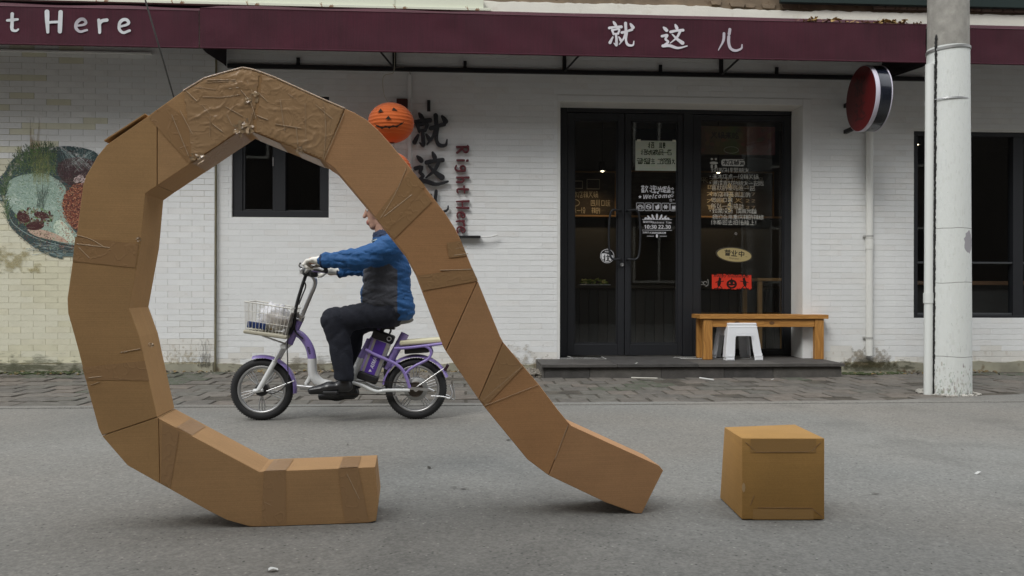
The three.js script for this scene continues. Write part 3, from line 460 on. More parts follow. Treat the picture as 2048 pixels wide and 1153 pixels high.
{
  const x0 = 2.6309, x1 = 3.57, y0 = 0.9157, y1 = 2.436;
  const t = canvasTex(960, 1584, (c) => {
    const k = 6, X = (x) => (x - 1386) * k, Y = (y) => (y - 316) * k; c.fillStyle = c.strokeStyle = 'rgba(196,196,190,0.85)';
    c.beginPath(); c.roundRect(X(1444), Y(318), 47 * k, 14 * k, 30); c.fill(); c.globalCompositeOperation = 'destination-out'; write(c, '本店秘笈', X(1447), Y(319.5), 62, 9, 66); c.globalCompositeOperation = 'source-over'; c.fillStyle = c.strokeStyle = 'rgba(190,190,182,0.8)';
    c.beginPath(); c.ellipse(X(1429), Y(326), 50, 18, 0, 0, 7); c.fill(); for (const s of [-1, 1]) { c.beginPath(); c.ellipse(X(1429) + s * 24, Y(333), 15, 24, 0, 0, 7); c.fill(); c.beginPath(); c.ellipse(X(1429) + s * 24, Y(318), 13, 14, 0, 0, 7); c.fill(); }
    const lines = [[1424, 335, '如何获得男朋友'], [1418, 348, '•来本店点一份辣火锅'], [1418, 361, '•邀请喜欢的朋友一起吃'], [1424, 371, '喜欢的是吃在一起'], [1418, 384, '•本店辣是真正的'], [1424, 395, '四川口味'], [1424, 407, '所以一定成功'], [1418, 417, '•如果没功 请再光临'], [1426, 429, '我们会用重庆辣的辣椒'], [1424, 440, '你带回去拍他脸上!']];
    for (const [x, y, s] of lines) write(c, s, X(x), Y(y), 58, 6.5, s.length > 9 ? 62 : 66);
    c.strokeStyle = 'rgba(220,200,150,0.75)'; c.lineWidth = 7; c.font = 'bold 74px sans-serif'; c.fillStyle = 'rgba(220,200,150,0.75)'; c.fillText('0', X(1457), Y(375)); write(c, '元', X(1458), Y(384), 60, 8); c.fillText('3', X(1457), Y(402)); c.fillText('4', X(1457), Y(413)); c.fillText('5', X(1457), Y(424));
    c.strokeStyle = 'rgba(190,190,185,0.6)'; c.lineWidth = 6; for (let i = 0; i < 4; i++) { c.beginPath(); c.arc(X(1391 + i * 7), Y(567), 16 + 6 * (i % 2), 0.5 * i, 4.4 + 0.6 * i); c.stroke(); } c.beginPath(); c.moveTo(X(1417), Y(559)); c.quadraticCurveTo(X(1421), Y(572), X(1413), Y(573)); c.stroke();
  });
  obj('lettering', sheet(x0, x1, y0, y1, FZ - 0.0245), M.vinyl(t), fixed);
}
{ // notices fixed to the doors
  const r = rng(71), paper = thing('paper_notice', 'handwritten white paper notice taped on the right door leaf', 'notice', [2.2085, 2.2807, FZ - 0.02]);
  const w = 0.4873078167303191, h = 0.34349359546997205;
  const t = canvasTex(672, 480, (c) => { c.fillStyle = '#b9bfb2'; c.fillRect(0, 0, 672, 480); for (let i = 0; i < 400; i++) { c.fillStyle = `rgba(${r() < 0.5 ? 90 : 220},${r() < 0.5 ? 100 : 220},90,0.03)`; c.fillRect(672 * r(), 480 * r(), 90 * r(), 40 * r()); } c.fillStyle = c.strokeStyle = '#27331f'; write(c, '招', 205, 20, 100, 11); write(c, '聘', 380, 20, 100, 11); write(c, '招女服务员一名', 90, 138, 92, 10, 68); write(c, '管吃管住，工资面议。', 22, 282, 92, 10, 65); });
  const g = new THREE.PlaneGeometry(w, h, 8, 6).translate(0, h / 2, 0), p = g.attributes.position; for (let i = 0; i < p.count; i++) p.setZ(i, 0.004 + 0.004 * Math.sin(p.getX(i) * 17) * Math.sin(p.getY(i) * 9)); g.computeVertexNormals();
  obj('sheet', g, std(0xffffff, 0.9, { map: t }), paper);
  for (const s of [-1, 1]) obj('tape', sheet(s * w * 0.42 - 0.02, s * w * 0.42 + 0.02, h - 0.012, h + 0.012, 0.011), phys([0.75, 0.73, 0.6], 0.2, { clearcoat: 1 }), paper);

  const pull = thing('pull_sticker', 'round black and white pull sticker on the left door leaf', 'sticker', [1.6374, 1.214, FZ + 0.0025]), R = 0.083;
  const pt = canvasTex(256, 256, (c) => { c.fillStyle = '#0b0b0c'; c.beginPath(); c.arc(128, 128, 127, 0, 7); c.fill(); c.strokeStyle = '#d8d8da'; c.lineWidth = 9; c.beginPath(); c.arc(128, 128, 120, 0, 7); c.stroke(); c.fillStyle = '#d8d8da'; c.beginPath(); c.arc(128, 128, 104, -0.15, Math.PI + 0.4); c.quadraticCurveTo(80, 70, 130, 92); c.quadraticCurveTo(190, 112, 231, 112); c.fill(); c.font = 'bold 44px sans-serif'; c.fillText('PULL', 84, 66); c.strokeStyle = '#0b0b0c'; write(c, '拉', 62, 104, 112, 16); });
  obj('disc', new THREE.CircleGeometry(R, 40).translate(0, R, 0.0015), decal(pt, 0.4), pull);

  const oval = thing('open_sign', 'cream oval wooden sign hanging on the fixed window', 'sign', [3.1161, 1.3181, FZ - 0.012]);
  oval.rotation.z = -0.09;
  const ot = canvasTex(512, 208, (c) => { c.fillStyle = '#a8986a'; c.fillRect(0, 0, 512, 208); const q = rng(4); for (let i = 0; i < 90; i++) { c.fillStyle = `rgba(80,66,30,${0.05 * q()})`; c.fillRect(0, 208 * q(), 512, 3 * q()); } c.fillStyle = c.strokeStyle = '#1a1611'; write(c, '营业中', 104, 34, 92, 12, 104); c.font = 'bold 50px serif'; c.fillText('..', 424, 118); c.font = 'italic 34px serif'; c.fillText('~ Welcome ~', 150, 172); });
  const eg = new THREE.ExtrudeGeometry(new THREE.Shape().absellipse(0, 0, 0.215, 0.086, 0, 2 * Math.PI, false, 0), { depth: 0.01, bevelEnabled: true, bevelThickness: 0.003, bevelSize: 0.003, bevelSegments: 2, curveSegments: 40 });
  obj('board', eg, std([0.05, 0.04, 0.025], 0.6), oval);
  { const f = new THREE.ShapeGeometry(new THREE.Shape().absellipse(0, 0, 0.2, 0.077, 0, 2 * Math.PI, false, 0), 40).translate(0, 0, 0.015), p = f.attributes.position, uv = f.attributes.uv; for (let i = 0; i < p.count; i++) uv.setXY(i, p.getX(i) / 0.4 + 0.5, p.getY(i) / 0.154 + 0.5); obj('face', f, std(0xffffff, 0.6, { map: ot }), oval); }
  obj('string', [rod([-0.08, 0.08, 0.005], [0.0, 0.24, 0.005], 0.0015), rod([0.08, 0.08, 0.005], [0.0, 0.24, 0.005], 0.0015)], M.black, oval);
  obj('hook', new THREE.TorusGeometry(0.012, 0.003, 6, 16).translate(0, 0.245, 0.004), M.steel, oval);

  const hw = thing('red_sticker', 'torn red party sticker with black silhouettes on the fixed window', 'sticker', [3.0944, 0.9043, FZ - 0.022]), HW = 0.475, HH = 0.215;
  const ht = canvasTex(680, 310, (c) => { const q = rng(8); c.fillStyle = '#c93420'; c.beginPath(); c.moveTo(4, 40); for (let x = 0; x <= 680; x += 12) c.lineTo(x, 26 + 34 * q() - (x > 470 ? -10 : 0)); c.lineTo(676, 300); for (let x = 680; x >= 0; x -= 14) c.lineTo(x, 262 + 32 * q()); c.closePath(); c.fill(); c.fillStyle = '#0c0807';
    c.save(); c.translate(30, 78); c.rotate(0.03); c.font = 'italic bold 66px serif'; c.fillText('Happy Halloween', 0, 0); c.restore();
    c.fillStyle = '#140a08'; c.beginPath(); c.ellipse(340, 200, 88, 76, 0, 0, 7); c.fill(); c.fillRect(328, 104, 20, 30); c.fillStyle = '#c93420'; for (const s of [-1, 1]) { c.beginPath(); c.moveTo(340 + s * 52, 196); c.lineTo(340 + s * 18, 190); c.lineTo(340 + s * 34, 160); c.fill(); } c.beginPath(); c.moveTo(286, 214); c.quadraticCurveTo(340, 236, 394, 214); c.quadraticCurveTo(340, 282, 286, 214); c.fill();
    c.fillStyle = '#140a08'; for (const [x, s] of [[130, 1], [560, -1]]) { c.beginPath(); c.ellipse(x, 180, 30, 60, 0.2 * s, 0, 7); c.fill(); c.beginPath(); c.arc(x + 12 * s, 116, 24, 0, 7); c.fill(); c.lineWidth = 14; c.strokeStyle = '#140a08'; c.beginPath(); c.moveTo(x, 160); c.lineTo(x + 76 * s, 150); c.moveTo(x - 10, 150); c.lineTo(x - 62 * s, 176); c.moveTo(x, 220); c.lineTo(x - 36 * s, 276); c.moveTo(x, 220); c.lineTo(x + 50 * s, 270); c.moveTo(x - 60, 270); c.lineTo(x + 60, 282); c.stroke(); } });
  obj('film', sheet(-HW / 2, HW / 2, 0, HH, 0.001), decal(ht, 0.4), hw);

  const po = thing('faded_poster', 'faded pink and green poster inside the top of the fixed window', 'poster', [3.1774, 2.4821, FZ - 0.055]), PW = 0.88, PH = 0.33;
  const pt2 = canvasTex(512, 192, (c) => { const q = rng(12); const g = c.createLinearGradient(0, 0, 512, 0); g.addColorStop(0, '#7a5a48'); g.addColorStop(0.3, '#7c6a3c'); g.addColorStop(0.45, '#6d7a40'); g.addColorStop(0.62, '#8a5038'); g.addColorStop(1, '#8a4a4e'); c.fillStyle = g; c.fillRect(0, 0, 512, 192); for (let i = 0; i < 60; i++) { c.fillStyle = `rgba(${90 + 110 * q()},${70 + 70 * q()},${60 + 40 * q()},0.3)`; c.beginPath(); c.ellipse(512 * q(), 192 * q(), 8 + 28 * q(), 6 + 18 * q(), 3 * q(), 0, 7); c.fill(); } c.strokeStyle = '#3d2c22'; write(c, '火锅来吃', 70, 40, 44, 6); c.strokeStyle = '#b7b79a'; c.lineWidth = 5; c.beginPath(); c.ellipse(210, 160, 50, 22, 0, 0, 7); c.stroke(); });
  obj('print', sheet(-PW / 2, PW / 2, 0, PH, 0), std([0.42, 0.42, 0.42], 0.7, { map: pt2 }), po);
}

// ---------------------------------------------------------------- awnings
const AZ = 0.85;
const clothTex = tex(1024, (u, v, i, j) => { const a = fbm(u, v, 6, 4, 141) - 0.5, s = vn(u * 260, v * 6, 260, 143) - 0.5, t = ((i >> 1) + (j >> 1)) % 2 ? 3 : -3; const f = 1 + 0.26 * a + 0.12 * s; return [66 * f + t, 21 * f + t * 0.6, 36 * f + t * 0.6]; }, 2.1);
M.cloth = new THREE.MeshStandardMaterial({ map: clothTex, roughness: 0.92, bumpMap: tex(256, (u, v, i, j) => (i % 4 < 2) === (j % 4 < 2) ? 0.9 : 0.2, 0.25, false), bumpScale: 0.0012 });
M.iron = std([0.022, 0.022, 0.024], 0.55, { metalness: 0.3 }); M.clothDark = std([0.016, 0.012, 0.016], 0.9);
const drape = new Map();
function awning(x0, x1, y0, y1, label, seed, sides) {
  const t = thing('awning', label, 'awning', [(x0 + x1) / 2, y0, 0], 0, 'maroon awnings over the shop front'), w = (x1 - x0) / 2, h = y1 - y0, n = Math.max(8, Math.round(w * 24));
  const f = new THREE.PlaneGeometry(2 * w, h, n, 6).translate(0, h / 2, AZ), p = f.attributes.position;
  const sag = (x, y) => 0.022 * (fbm((x + 20 + 0.7 * y) / 9 + seed * 0.13, (y + 1) / 18, 60, 4, seed) - 0.5) * 2 + 0.003 * Math.sin(9 * x + 14 * y);
  for (let i = 0; i < p.count; i++) p.setZ(i, AZ + sag(p.getX(i), p.getY(i)) * Math.sin(Math.PI * Math.min(1, Math.max(0, p.getY(i) / h)))); f.computeVertexNormals();
  obj('valance', metres(f), M.cloth, t); drape.set(t, { sag, h });
  obj('hem', [rod([-w, 0, AZ], [w, 0, AZ], 0.009, 0.009, 8)], M.cloth, t);
  const top = new THREE.PlaneGeometry(2 * w, 1, n, 3), q = top.attributes.position; const len = AZ;
  for (let i = 0; i < q.count; i++) { const k = q.getY(i) + 0.5, x = q.getX(i); q.setXYZ(i, x, h + 0.33 * k + 0.01 * Math.sin(5 * x + seed) * k * (1 - k) * 4, AZ * (1 - k) + 0.004); } top.computeVertexNormals();
  obj('canopy', metres(top), M.cloth, t);
  for (const s of sides) { const g = prism([[0, 0.33 + h - 0.01], [AZ - 0.01, h - 0.02], [AZ - 0.01, 0.01], [AZ - 0.16, 0.0], [0.12, 0.05], [0.02, 0.05]], 0.004).rotateY(-Math.PI / 2).translate(s * (w - 0.012), 0, 0); obj('side_panel', g, M.clothDark, t); }
  obj('front_bar', rod([-w + 0.01, h - 0.03, AZ - 0.025], [w - 0.01, h - 0.03, AZ - 0.025], 0.014), M.iron, t);
  return t;
}
const yB = 3.238;
const awL = awning(-9, -2.5559, yB + 0.002, 3.5972, 'left maroon awning lettered in white Latin letters', 3, []);
const awM = awning(-2.5465, 4.7125, yB + 0.003, 3.627, 'long maroon awning with three white brush characters', 5, [-1, 1]);
const awR = awning(4.76, 8.6, 3.2412, 3.6007, 'maroon awning right of the utility pole', 8, [-1]);
{ // painted letters
  const sheetOn = (aw, px0, px1, py0, py1, t) => { const { sag, h } = drape.get(aw), g = new THREE.PlaneGeometry(px1 - px0, py1 - py0, 60, 12).translate((px0 + px1) / 2 - aw.position.x, (py0 + py1) / 2 - aw.position.y, 0), p = g.attributes.position; for (let i = 0; i < p.count; i++) p.setZ(i, AZ + 0.008 + sag(p.getX(i), p.getY(i)) * Math.sin(Math.PI * Math.min(1, Math.max(0, p.getY(i) / h)))); g.computeVertexNormals(); obj('lettering', g, decal(t, 0.85), aw); };
  const r = rng(21), k = 5;
  sheetOn(awM, 1.3766, 2.8485, 3.265, 3.6154, canvasTex(1450, 350, (c) => { c.fillStyle = '#cfcbd0'; brushDraw(c, '就', 11 * k, 6 * k, 2.62, 2.6, r); brushDraw(c, '这', 116 * k, 10 * k, 2.55, 2.45, r); c.fillStyle = '#b5adb6'; brushDraw(c, '儿', 226 * k, 13 * k, 2.6, 2.5, r); }));
  sheetOn(awL, -4.4021, -3.1058, 3.3133, 3.5858, canvasTex(1400, 285, (c) => { c.fillStyle = '#c6c8ca'; brushDraw(c, 't', 12 * k, 10 * k, 2.0, 1.95, r); brushDraw(c, 'H', 86 * k, 5 * k, 2.6, 2.25, r); c.fillStyle = '#a8a2a8'; brushDraw(c, 'e', 145 * k, 6 * k, 2.3, 2.1, r); c.fillStyle = '#c6c8ca'; brushDraw(c, 'r', 190 * k, 5 * k, 2.1, 2.15, r); brushDraw(c, 'e', 231 * k, 5 * k, 2.4, 2.15, r); }));
}
{ // iron bracket frame under the long awning
  const t = thing('awning_bracket_frame', 'dark iron bracket frame fixed to the wall under the long awning', 'bracket', [0, 3.2985, 0]);
  const x0 = -2.5216, x1 = 5.2056; obj('wall_bar', box(x0, x1, -0.025, 0.02, 0.011, 0.05, 0.004), M.iron, t);
  for (const x of [-1.7778, 0.0128, 2.1688, 3.4826]) obj('hook', box(x - 0.018, x + 0.018, 0.02, 0.1, 0.014, 0.04, 0.004), M.iron, t);
  for (const [x, d] of [[-0.7511, -1], [1.0993, 1], [2.8509, 1]]) { obj('arm', [box(x - 0.02, x + 0.02, 0.02, 0.4, 0.012, 0.045, 0.004), bar([x, 0.31, 0.05], [x, 0.31, AZ - 0.04], 0.03, 0.03)], M.iron, t); obj('strut', bar([x + 0.0, 0.0, 0.06], [x + 0.3 * d, 0.29, AZ * 0.5], 0.018, 0.018), M.iron, t); }
}
{ // cream sheet-metal sill that ends above the long awning
  const t = thing('metal_sill', 'rusty cream metal sill above the left and long awning', 'sill', [0, 3.8772, 0]), x1 = 0.2884;
  const cream = new THREE.MeshStandardMaterial({ roughness: 0.6, map: tex(1024, (u, v, i, j) => { const a = fbm(u * 3, v, 24, 4, 161), b = hash(i, j, 5) * 8; return a > 0.74 ? [128 + b, 96 + b, 66 + b] : [206 + b, 209 + b, 190 + b]; }, 2.3) });
  obj('sill_plate', box(-8.5, x1, 0, 0.03, LZ + 0.01, 0.24, 0.004), cream, t);
  obj('sill_board', box(-8.5, x1 - 0.08, 0.03, 0.2, LZ, 0.2, 0.004), cream, t);
  for (const px of [-0.7458, -2.9573]) obj('clip', box(px - 0.012, px + 0.012, 0.0, 0.16, 0.2, 0.212, 0.003), cream, t);
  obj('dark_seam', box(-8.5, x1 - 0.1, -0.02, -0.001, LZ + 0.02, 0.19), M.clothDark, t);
}

// ---------------------------------------------------------------- raised wall lettering
{
  const blk = std([0.012, 0.013, 0.017], 0.5), red = std([0.1, 0.012, 0.018], 0.5), s = 0.3445460193931632;
  const a = thing('wall_sign', 'three black raised brush characters on the white wall', 'sign', [-0.5565, 2.4197, 0.03]);
  for (const [ch, dx, dy, k, lab] of [['就', -0.0010116988223020096, 0.3998255724636599, 0.385], ['这', 0.02, -0.027012501147979595, 0.36], ['儿', 0.115, -0.42135552461336667, 0.27]]) { const m = obj('character', brushSolid(ch, k, 0.035, 0.003, 1.45), blk, a); m.position.set(dx, dy, 0); }
  for (const [x, y] of [[0.12, 0.3], [0.2, -0.1], [0.12, -0.5], [0.25, 0.33]]) obj('pin', rod([x, y, -0.025], [x, y, 0.01], 0.004), blk, a);
  const b = thing('wall_sign', 'dark red raised letters running down the white wall', 'sign', [-0.0014, 2.483, 0.02]);
  const total = 0.9392261665895281, put = [['R', 0], ['i', 0.145], ['g', 0.225], ['h', 0.355], ['t', 0.47], ['H', 0.63], ['e', 0.76], ['r', 0.855], ['e', 0.93]], hh = 0.142;
  for (const [ch, k] of put) { const m = obj('letter', brushSolid(ch, hh, 0.028, 0.003, 1.3), red, b); m.rotation.z = -Math.PI / 2; m.position.set(0.062 + (ch === 'g' ? 0.008 : 0) - ('ieghtr'.includes(ch) && ch !== 'h' && ch !== 't' ? 0.0 : 0), -k * total, 0); }
  const c = thing('wall_shelf_bar', 'short black bar with white cable below the red letters', 'bar', [0.0172, 1.4829, 0.012]), L = 0.16777240223458106;
  obj('bar', box(-0.35, L, -0.013, 0.013, 0, 0.07, 0.003), M.black, c);
  obj('cable', tube([[L, 0, 0.05], [L + 0.06, 0, 0.055], [L + 0.13, 0.006, 0.05], [L + 0.19, 0.026, 0.04]], 0.008, 16, 7), std([0.7, 0.7, 0.68], 0.6), c);
  solo('wall_fitting', 'small black upright fitting above the brush characters', 'fitting', box(-0.3975, -0.3623, 2.8443, 2.964, 0.012, 0.045, 0.004), M.black);
  solo('junction_box', 'small dark red box on the wall behind the lantern', 'box', box(-0.7241, -0.6055, 2.8505, 2.97, 0.012, 0.07, 0.006), std([0.07, 0.018, 0.015], 0.7));
  solo('wall_conduit', 'slim white cable duct running down behind the brush characters', 'duct', box(-0.6083, -0.5651, 1.2333, 3.2433, 0.012, 0.028, 0.004), M.white[0]);
  solo('sagging_wire', 'thin pale wire looping from the iron frame to the wall', 'wire', tube([[-0.7402, 3.2997, 0.06], [-0.6607, 3.3148, 0.05], [-0.5922, 3.2838, 0.03], [-0.5765, 3.2266, 0.022]], 0.004, 16, 6), std([0.2, 0.19, 0.17], 0.8));
}
// paper pumpkin lanterns
M.paper = phys([0.74, 0.15, 0.018], 0.85, { transmission: 0.3, thickness: 0 });
function lantern(px, py, z, rx, ry, label, cordTop) {
  const t = thing('paper_lantern', label, 'lantern', [px, py, z], 0.0, 'orange paper lanterns hanging under the awning'), prof = [];
  for (let i = 0; i <= 120; i++) { const a = -Math.PI / 2 + Math.PI * (0.04 + 0.92 * i / 120), rib = 0.985 - 0.022 * Math.abs(Math.sin(i * Math.PI / 7.5)); prof.push(new THREE.Vector2(rx * Math.cos(a) * rib, ry * Math.sin(a))); }
  obj('shade', new THREE.LatheGeometry(prof, 56), M.paper, t);
  const ink = std([0.02, 0.012, 0.006], 0.9), onBall = (pts, turn = 0) => { const g = new THREE.ShapeGeometry(shapeOf(pts)); let q = g.toNonIndexed(); const pos = []; const p = q.attributes.position; const emit = (a, b, c, d) => { if (d) { const m = [a.clone().add(b).multiplyScalar(0.5), b.clone().add(c).multiplyScalar(0.5), c.clone().add(a).multiplyScalar(0.5)]; emit(a, m[0], m[2], d - 1); emit(m[0], b, m[1], d - 1); emit(m[2], m[1], c, d - 1); emit(m[0], m[1], m[2], d - 1); } else for (const v of [a, b, c]) { const k = Math.sqrt(Math.max(0.02, 1 - (v.x / rx) ** 2 - (v.y / ry) ** 2)); pos.push(v.x * 1.008, v.y, rx * k * 1.0 + 0.003); } };
    for (let i = 0; i < p.count; i += 3) emit(V(p.getX(i), p.getY(i), 0), V(p.getX(i + 1), p.getY(i + 1), 0), V(p.getX(i + 2), p.getY(i + 2), 0), 2);
    const o = new THREE.BufferGeometry(); o.setAttribute('position', new THREE.Float32BufferAttribute(pos, 3)); o.computeVertexNormals(); o.setAttribute('uv', new THREE.BufferAttribute(new Float32Array(pos.length / 3 * 2), 2)); return o; };
  const u = rx / 46;
  obj('eye', onBall([[-22 * u, 11 * u], [-11 * u, 12 * u], [-17 * u, 20 * u]]), ink, t); obj('eye', onBall([[5 * u, 15 * u], [16 * u, 15 * u], [8 * u, 22 * u]]), ink, t);
  obj('nose', onBall([[-7 * u, -3 * u], [5 * u, -3 * u], [-1 * u, 4 * u]]), ink, t);
  const up = [], dn = []; for (let i = 0; i <= 16; i++) { const k = i / 16, x = (-28 + 57 * k) * u, y = (-17 + 8 * (2 * k - 1) ** 4 + 6 * k * k) * u; up.push([x, y + (i % 4 === 2 ? 1.8 : 0.3) * u]); dn.push([x, y - (i % 16 === 0 ? 0 : i % 4 === 0 ? 4.2 : 2) * u]); }
  obj('mouth', onBall([...up, ...dn.reverse()]), ink, t);
  obj('rim', [new THREE.TorusGeometry(rx * 0.14, 0.004, 6, 24).rotateX(Math.PI / 2).translate(0, ry * 0.99, 0), new THREE.TorusGeometry(rx * 0.14, 0.004, 6, 24).rotateX(Math.PI / 2).translate(0, -ry * 0.99, 0)], M.iron, t);
  const c = cordTop; obj('cord', tube([[-0.03, ry, 0], [-0.07, ry + 0.08, 0], [-0.075, ry + c * 0.45, 0], [0.02, ry + c * 0.5, 0], [0.03, ry + c * 0.56, 0], [0.035, ry + c, 0]], 0.0035, 40, 6), std([0.5, 0.47, 0.38], 0.9), t);
  return t;
}
lantern(-0.7507, 2.6353, 0.4, 0.243, 0.207, 'orange paper pumpkin lantern with drawn face above the cardboard curve', 0.62);
lantern(-0.7546, 2.1384, 0.4, 0.225, 0.195, 'second orange paper lantern mostly hidden behind the cardboard curve', 0.1);

// ---------------------------------------------------------------- projecting round sign
{
  const R = 0.338, t = thing('round_light_box_sign', 'red round projecting sign with dark rim under the long awning', 'sign', [4.2605, 2.9303, 0.56], -Math.PI / 2 - 0.03);
  const lathe = (pts) => new THREE.LatheGeometry(pts.map(([a, b]) => new THREE.Vector2(a, b)), 64).rotateX(Math.PI / 2);
  obj('drum', lathe([[0.02, -0.078], [R - 0.01, -0.078], [R, -0.074], [R, 0.043], [R - 0.02, 0.05]]), phys([0.008, 0.011, 0.02], 0.25, { clearcoat: 0.6 }), t);
  for (const [s, k] of [[1, 0.045], [-1, 0.075]]) obj('rim', lathe([[R - 0.01, s * k], [R + 0.004, s * k], [R + 0.005, s * 0.084], [R - 0.004, s * 0.087]]), std([0.6, 0.57, 0.66], 0.4), t);
  const face = canvasTex(512, 512, (c) => { c.fillStyle = '#5c0d11'; c.fillRect(0, 0, 512, 512); c.fillStyle = '#360a0c'; brushDraw(c, '就', 150, 70, 1.9, 1.7); brushDraw(c, '这', 160, 262, 1.9, 1.7); });
  for (const s of [1, -1]) { const g = new THREE.CircleGeometry(R - 0.003, 56); if (s < 0) g.rotateY(Math.PI); g.translate(0, 0, s * 0.0885); obj('face', g, phys([1, 1, 1], 0.35, { map: face }), t); }
  for (const y of [0.05, -0.24]) { const dx = Math.sqrt(R * R - y * y); obj('bracket_arm', box(-0.55, -dx + 0.03, y - 0.022, y + 0.022, -0.02, 0.02, 0.003), M.iron, t); }
}
// downpipe
{
  const t = thing('downpipe', 'white plastic downpipe on the wall below the round sign', 'pipe', [4.5355, 0.1808, 0.055]), pvc = std([0.72, 0.72, 0.68], 0.45), top = 3.0887084999097594, r = 0.037;
  obj('pipe', new THREE.CylinderGeometry(r, r, top, 24, 1, true).translate(0, top / 2, 0), pvc, t);
  const ys = [1.2529710227770856, 0.20132000146910078, 2.5850710685339613];
  obj('coupling', [new THREE.CylinderGeometry(r + 0.005, r + 0.005, 0.12, 24).translate(0, ys[0], 0), new THREE.TorusGeometry(r + 0.005, 0.004, 6, 24).rotateX(Math.PI / 2).translate(0, ys[0] + 0.06, 0)], pvc, t);
  for (const y of [ys[1], ys[2], ys[0] + 0.085]) obj('clamp', [new THREE.CylinderGeometry(r + 0.004, r + 0.004, 0.022, 24).translate(0, y, 0), box(-0.055, 0.055, y - 0.01, y + 0.01, -0.045, -0.03)], std([0.42, 0.42, 0.4], 0.6), t);
}

// ---------------------------------------------------------------- stone step, bench, stools
{
  const st = [[78, 75, 72], [70, 68, 66], [84, 81, 77]].map((c, k) => new THREE.MeshStandardMaterial({ roughness: 0.8, map: tex(512, grain(c, 0.4, 10, 171 + k, 22), 0.9), bumpMap: paintBump, bumpScale: 0.003 }));
  const x0 = 0.797, x1 = 3.9697, t = thing('stone_step', 'low grey stone step in front of the shop doors', 'step', [(x0 + x1) / 2, 0, 0]), w = (x1 - x0) / 2, r = rng(31);
  const cuts = [-w, -w + 0.78, -w + 1.62, -w + 2.5, w];
  for (let i = 0; i < 4; i++) obj('tread_slab', box(cuts[i] + 0.0015, cuts[i + 1] - 0.0015, 0.118, 0.15 + 0.0015 * (i % 2), -0.36, 0.64, 0.004), st[i % 3], t);
  const fc = [-w + 0.03, -w + 0.5, -w + 1.24, -w + 1.9, -w + 2.42, w - 0.02];
  for (let i = 0; i < 5; i++) obj('riser_slab', box(fc[i] + 0.002, fc[i + 1] - 0.002, -0.03, 0.112, 0.57, 0.606 + 0.002 * (i % 3), 0.003), st[(i + 1) % 3], t);
  obj('core', box(-w + 0.04, w - 0.03, -0.05, 0.117, -0.36, 0.565), st[1], t);
  obj('end_slab', box(-w + 0.0, -w + 0.028, -0.03, 0.116, 0.0, 0.6, 0.003), st[2], t);
}
M.wood = new THREE.MeshStandardMaterial({ roughness: 0.45, map: tex(512, (u, v, i, j) => { const g = fbm(u * 1, v * 1 + 0.02 * fbm(u, v, 6, 2, 181), 4, 2, 182), l = vn(u * 4 + g * 0.6, v * 70 + 9 * g, 70, 183) - 0.5, b = hash(i, j, 4) * 8; return [168 + 40 * l + b, 118 + 36 * l + b, 60 + 24 * l + b * 0.6]; }, 0.6) });
{
  const z1 = 0.17, z0 = -0.13, x0 = 2.5513 + 0.02, x1 = 4.0091, top = 0.6427, t = thing('wooden_bench', 'yellow pine bench on the step before the fixed window', 'bench', [(x0 + x1) / 2, 0.152, (z0 + z1) / 2]), w = (x1 - x0) / 2, h = top - 0.152, d = 0.15;
  for (let k = 0; k < 3; k++) obj('seat_plank', box(-w, w, h - 0.045, h - 0.001 * (k % 2), -d - 0.012 + k * 0.109, -d + 0.094 + k * 0.109, 0.004), M.wood, t);
  const L = 0.1, o = 0.045;
  for (const sx of [-1, 1]) for (const sz of [-1, 1]) obj('leg', metres(box(sx * (w - o - L / 2) - L / 2, sx * (w - o - L / 2) + L / 2, 0, h - 0.047, sz * (d - 0.035) - 0.03, sz * (d - 0.035) + 0.03, 0.005).rotateZ(Math.PI / 2)).rotateZ(-Math.PI / 2), M.wood, t);
  for (const sz of [-1, 1]) { const a = obj('apron', box(-w + o + L + 0.001, w - o - L - 0.001, h - 0.135, h - 0.048, sz * (d - 0.035) - 0.018, sz * (d - 0.035) + 0.022, 0.004), M.wood, t); if (sz > 0) for (const x of [-0.3, 0.09]) obj('knot', new THREE.CylinderGeometry(0.03, 0.03, 0.003, 18).rotateX(Math.PI / 2).scale(1, 0.6, 1).translate(x, h - 0.09, d - 0.035 + 0.0235), std([0.13, 0.06, 0.02], 0.6), a); }
  for (const sx of [-1, 1]) obj('apron', box(sx * (w - o - L / 2) - 0.02, sx * (w - o - L / 2) + 0.02, h - 0.135, h - 0.048, -d + 0.067, d - 0.067, 0.004), M.wood, t);
}
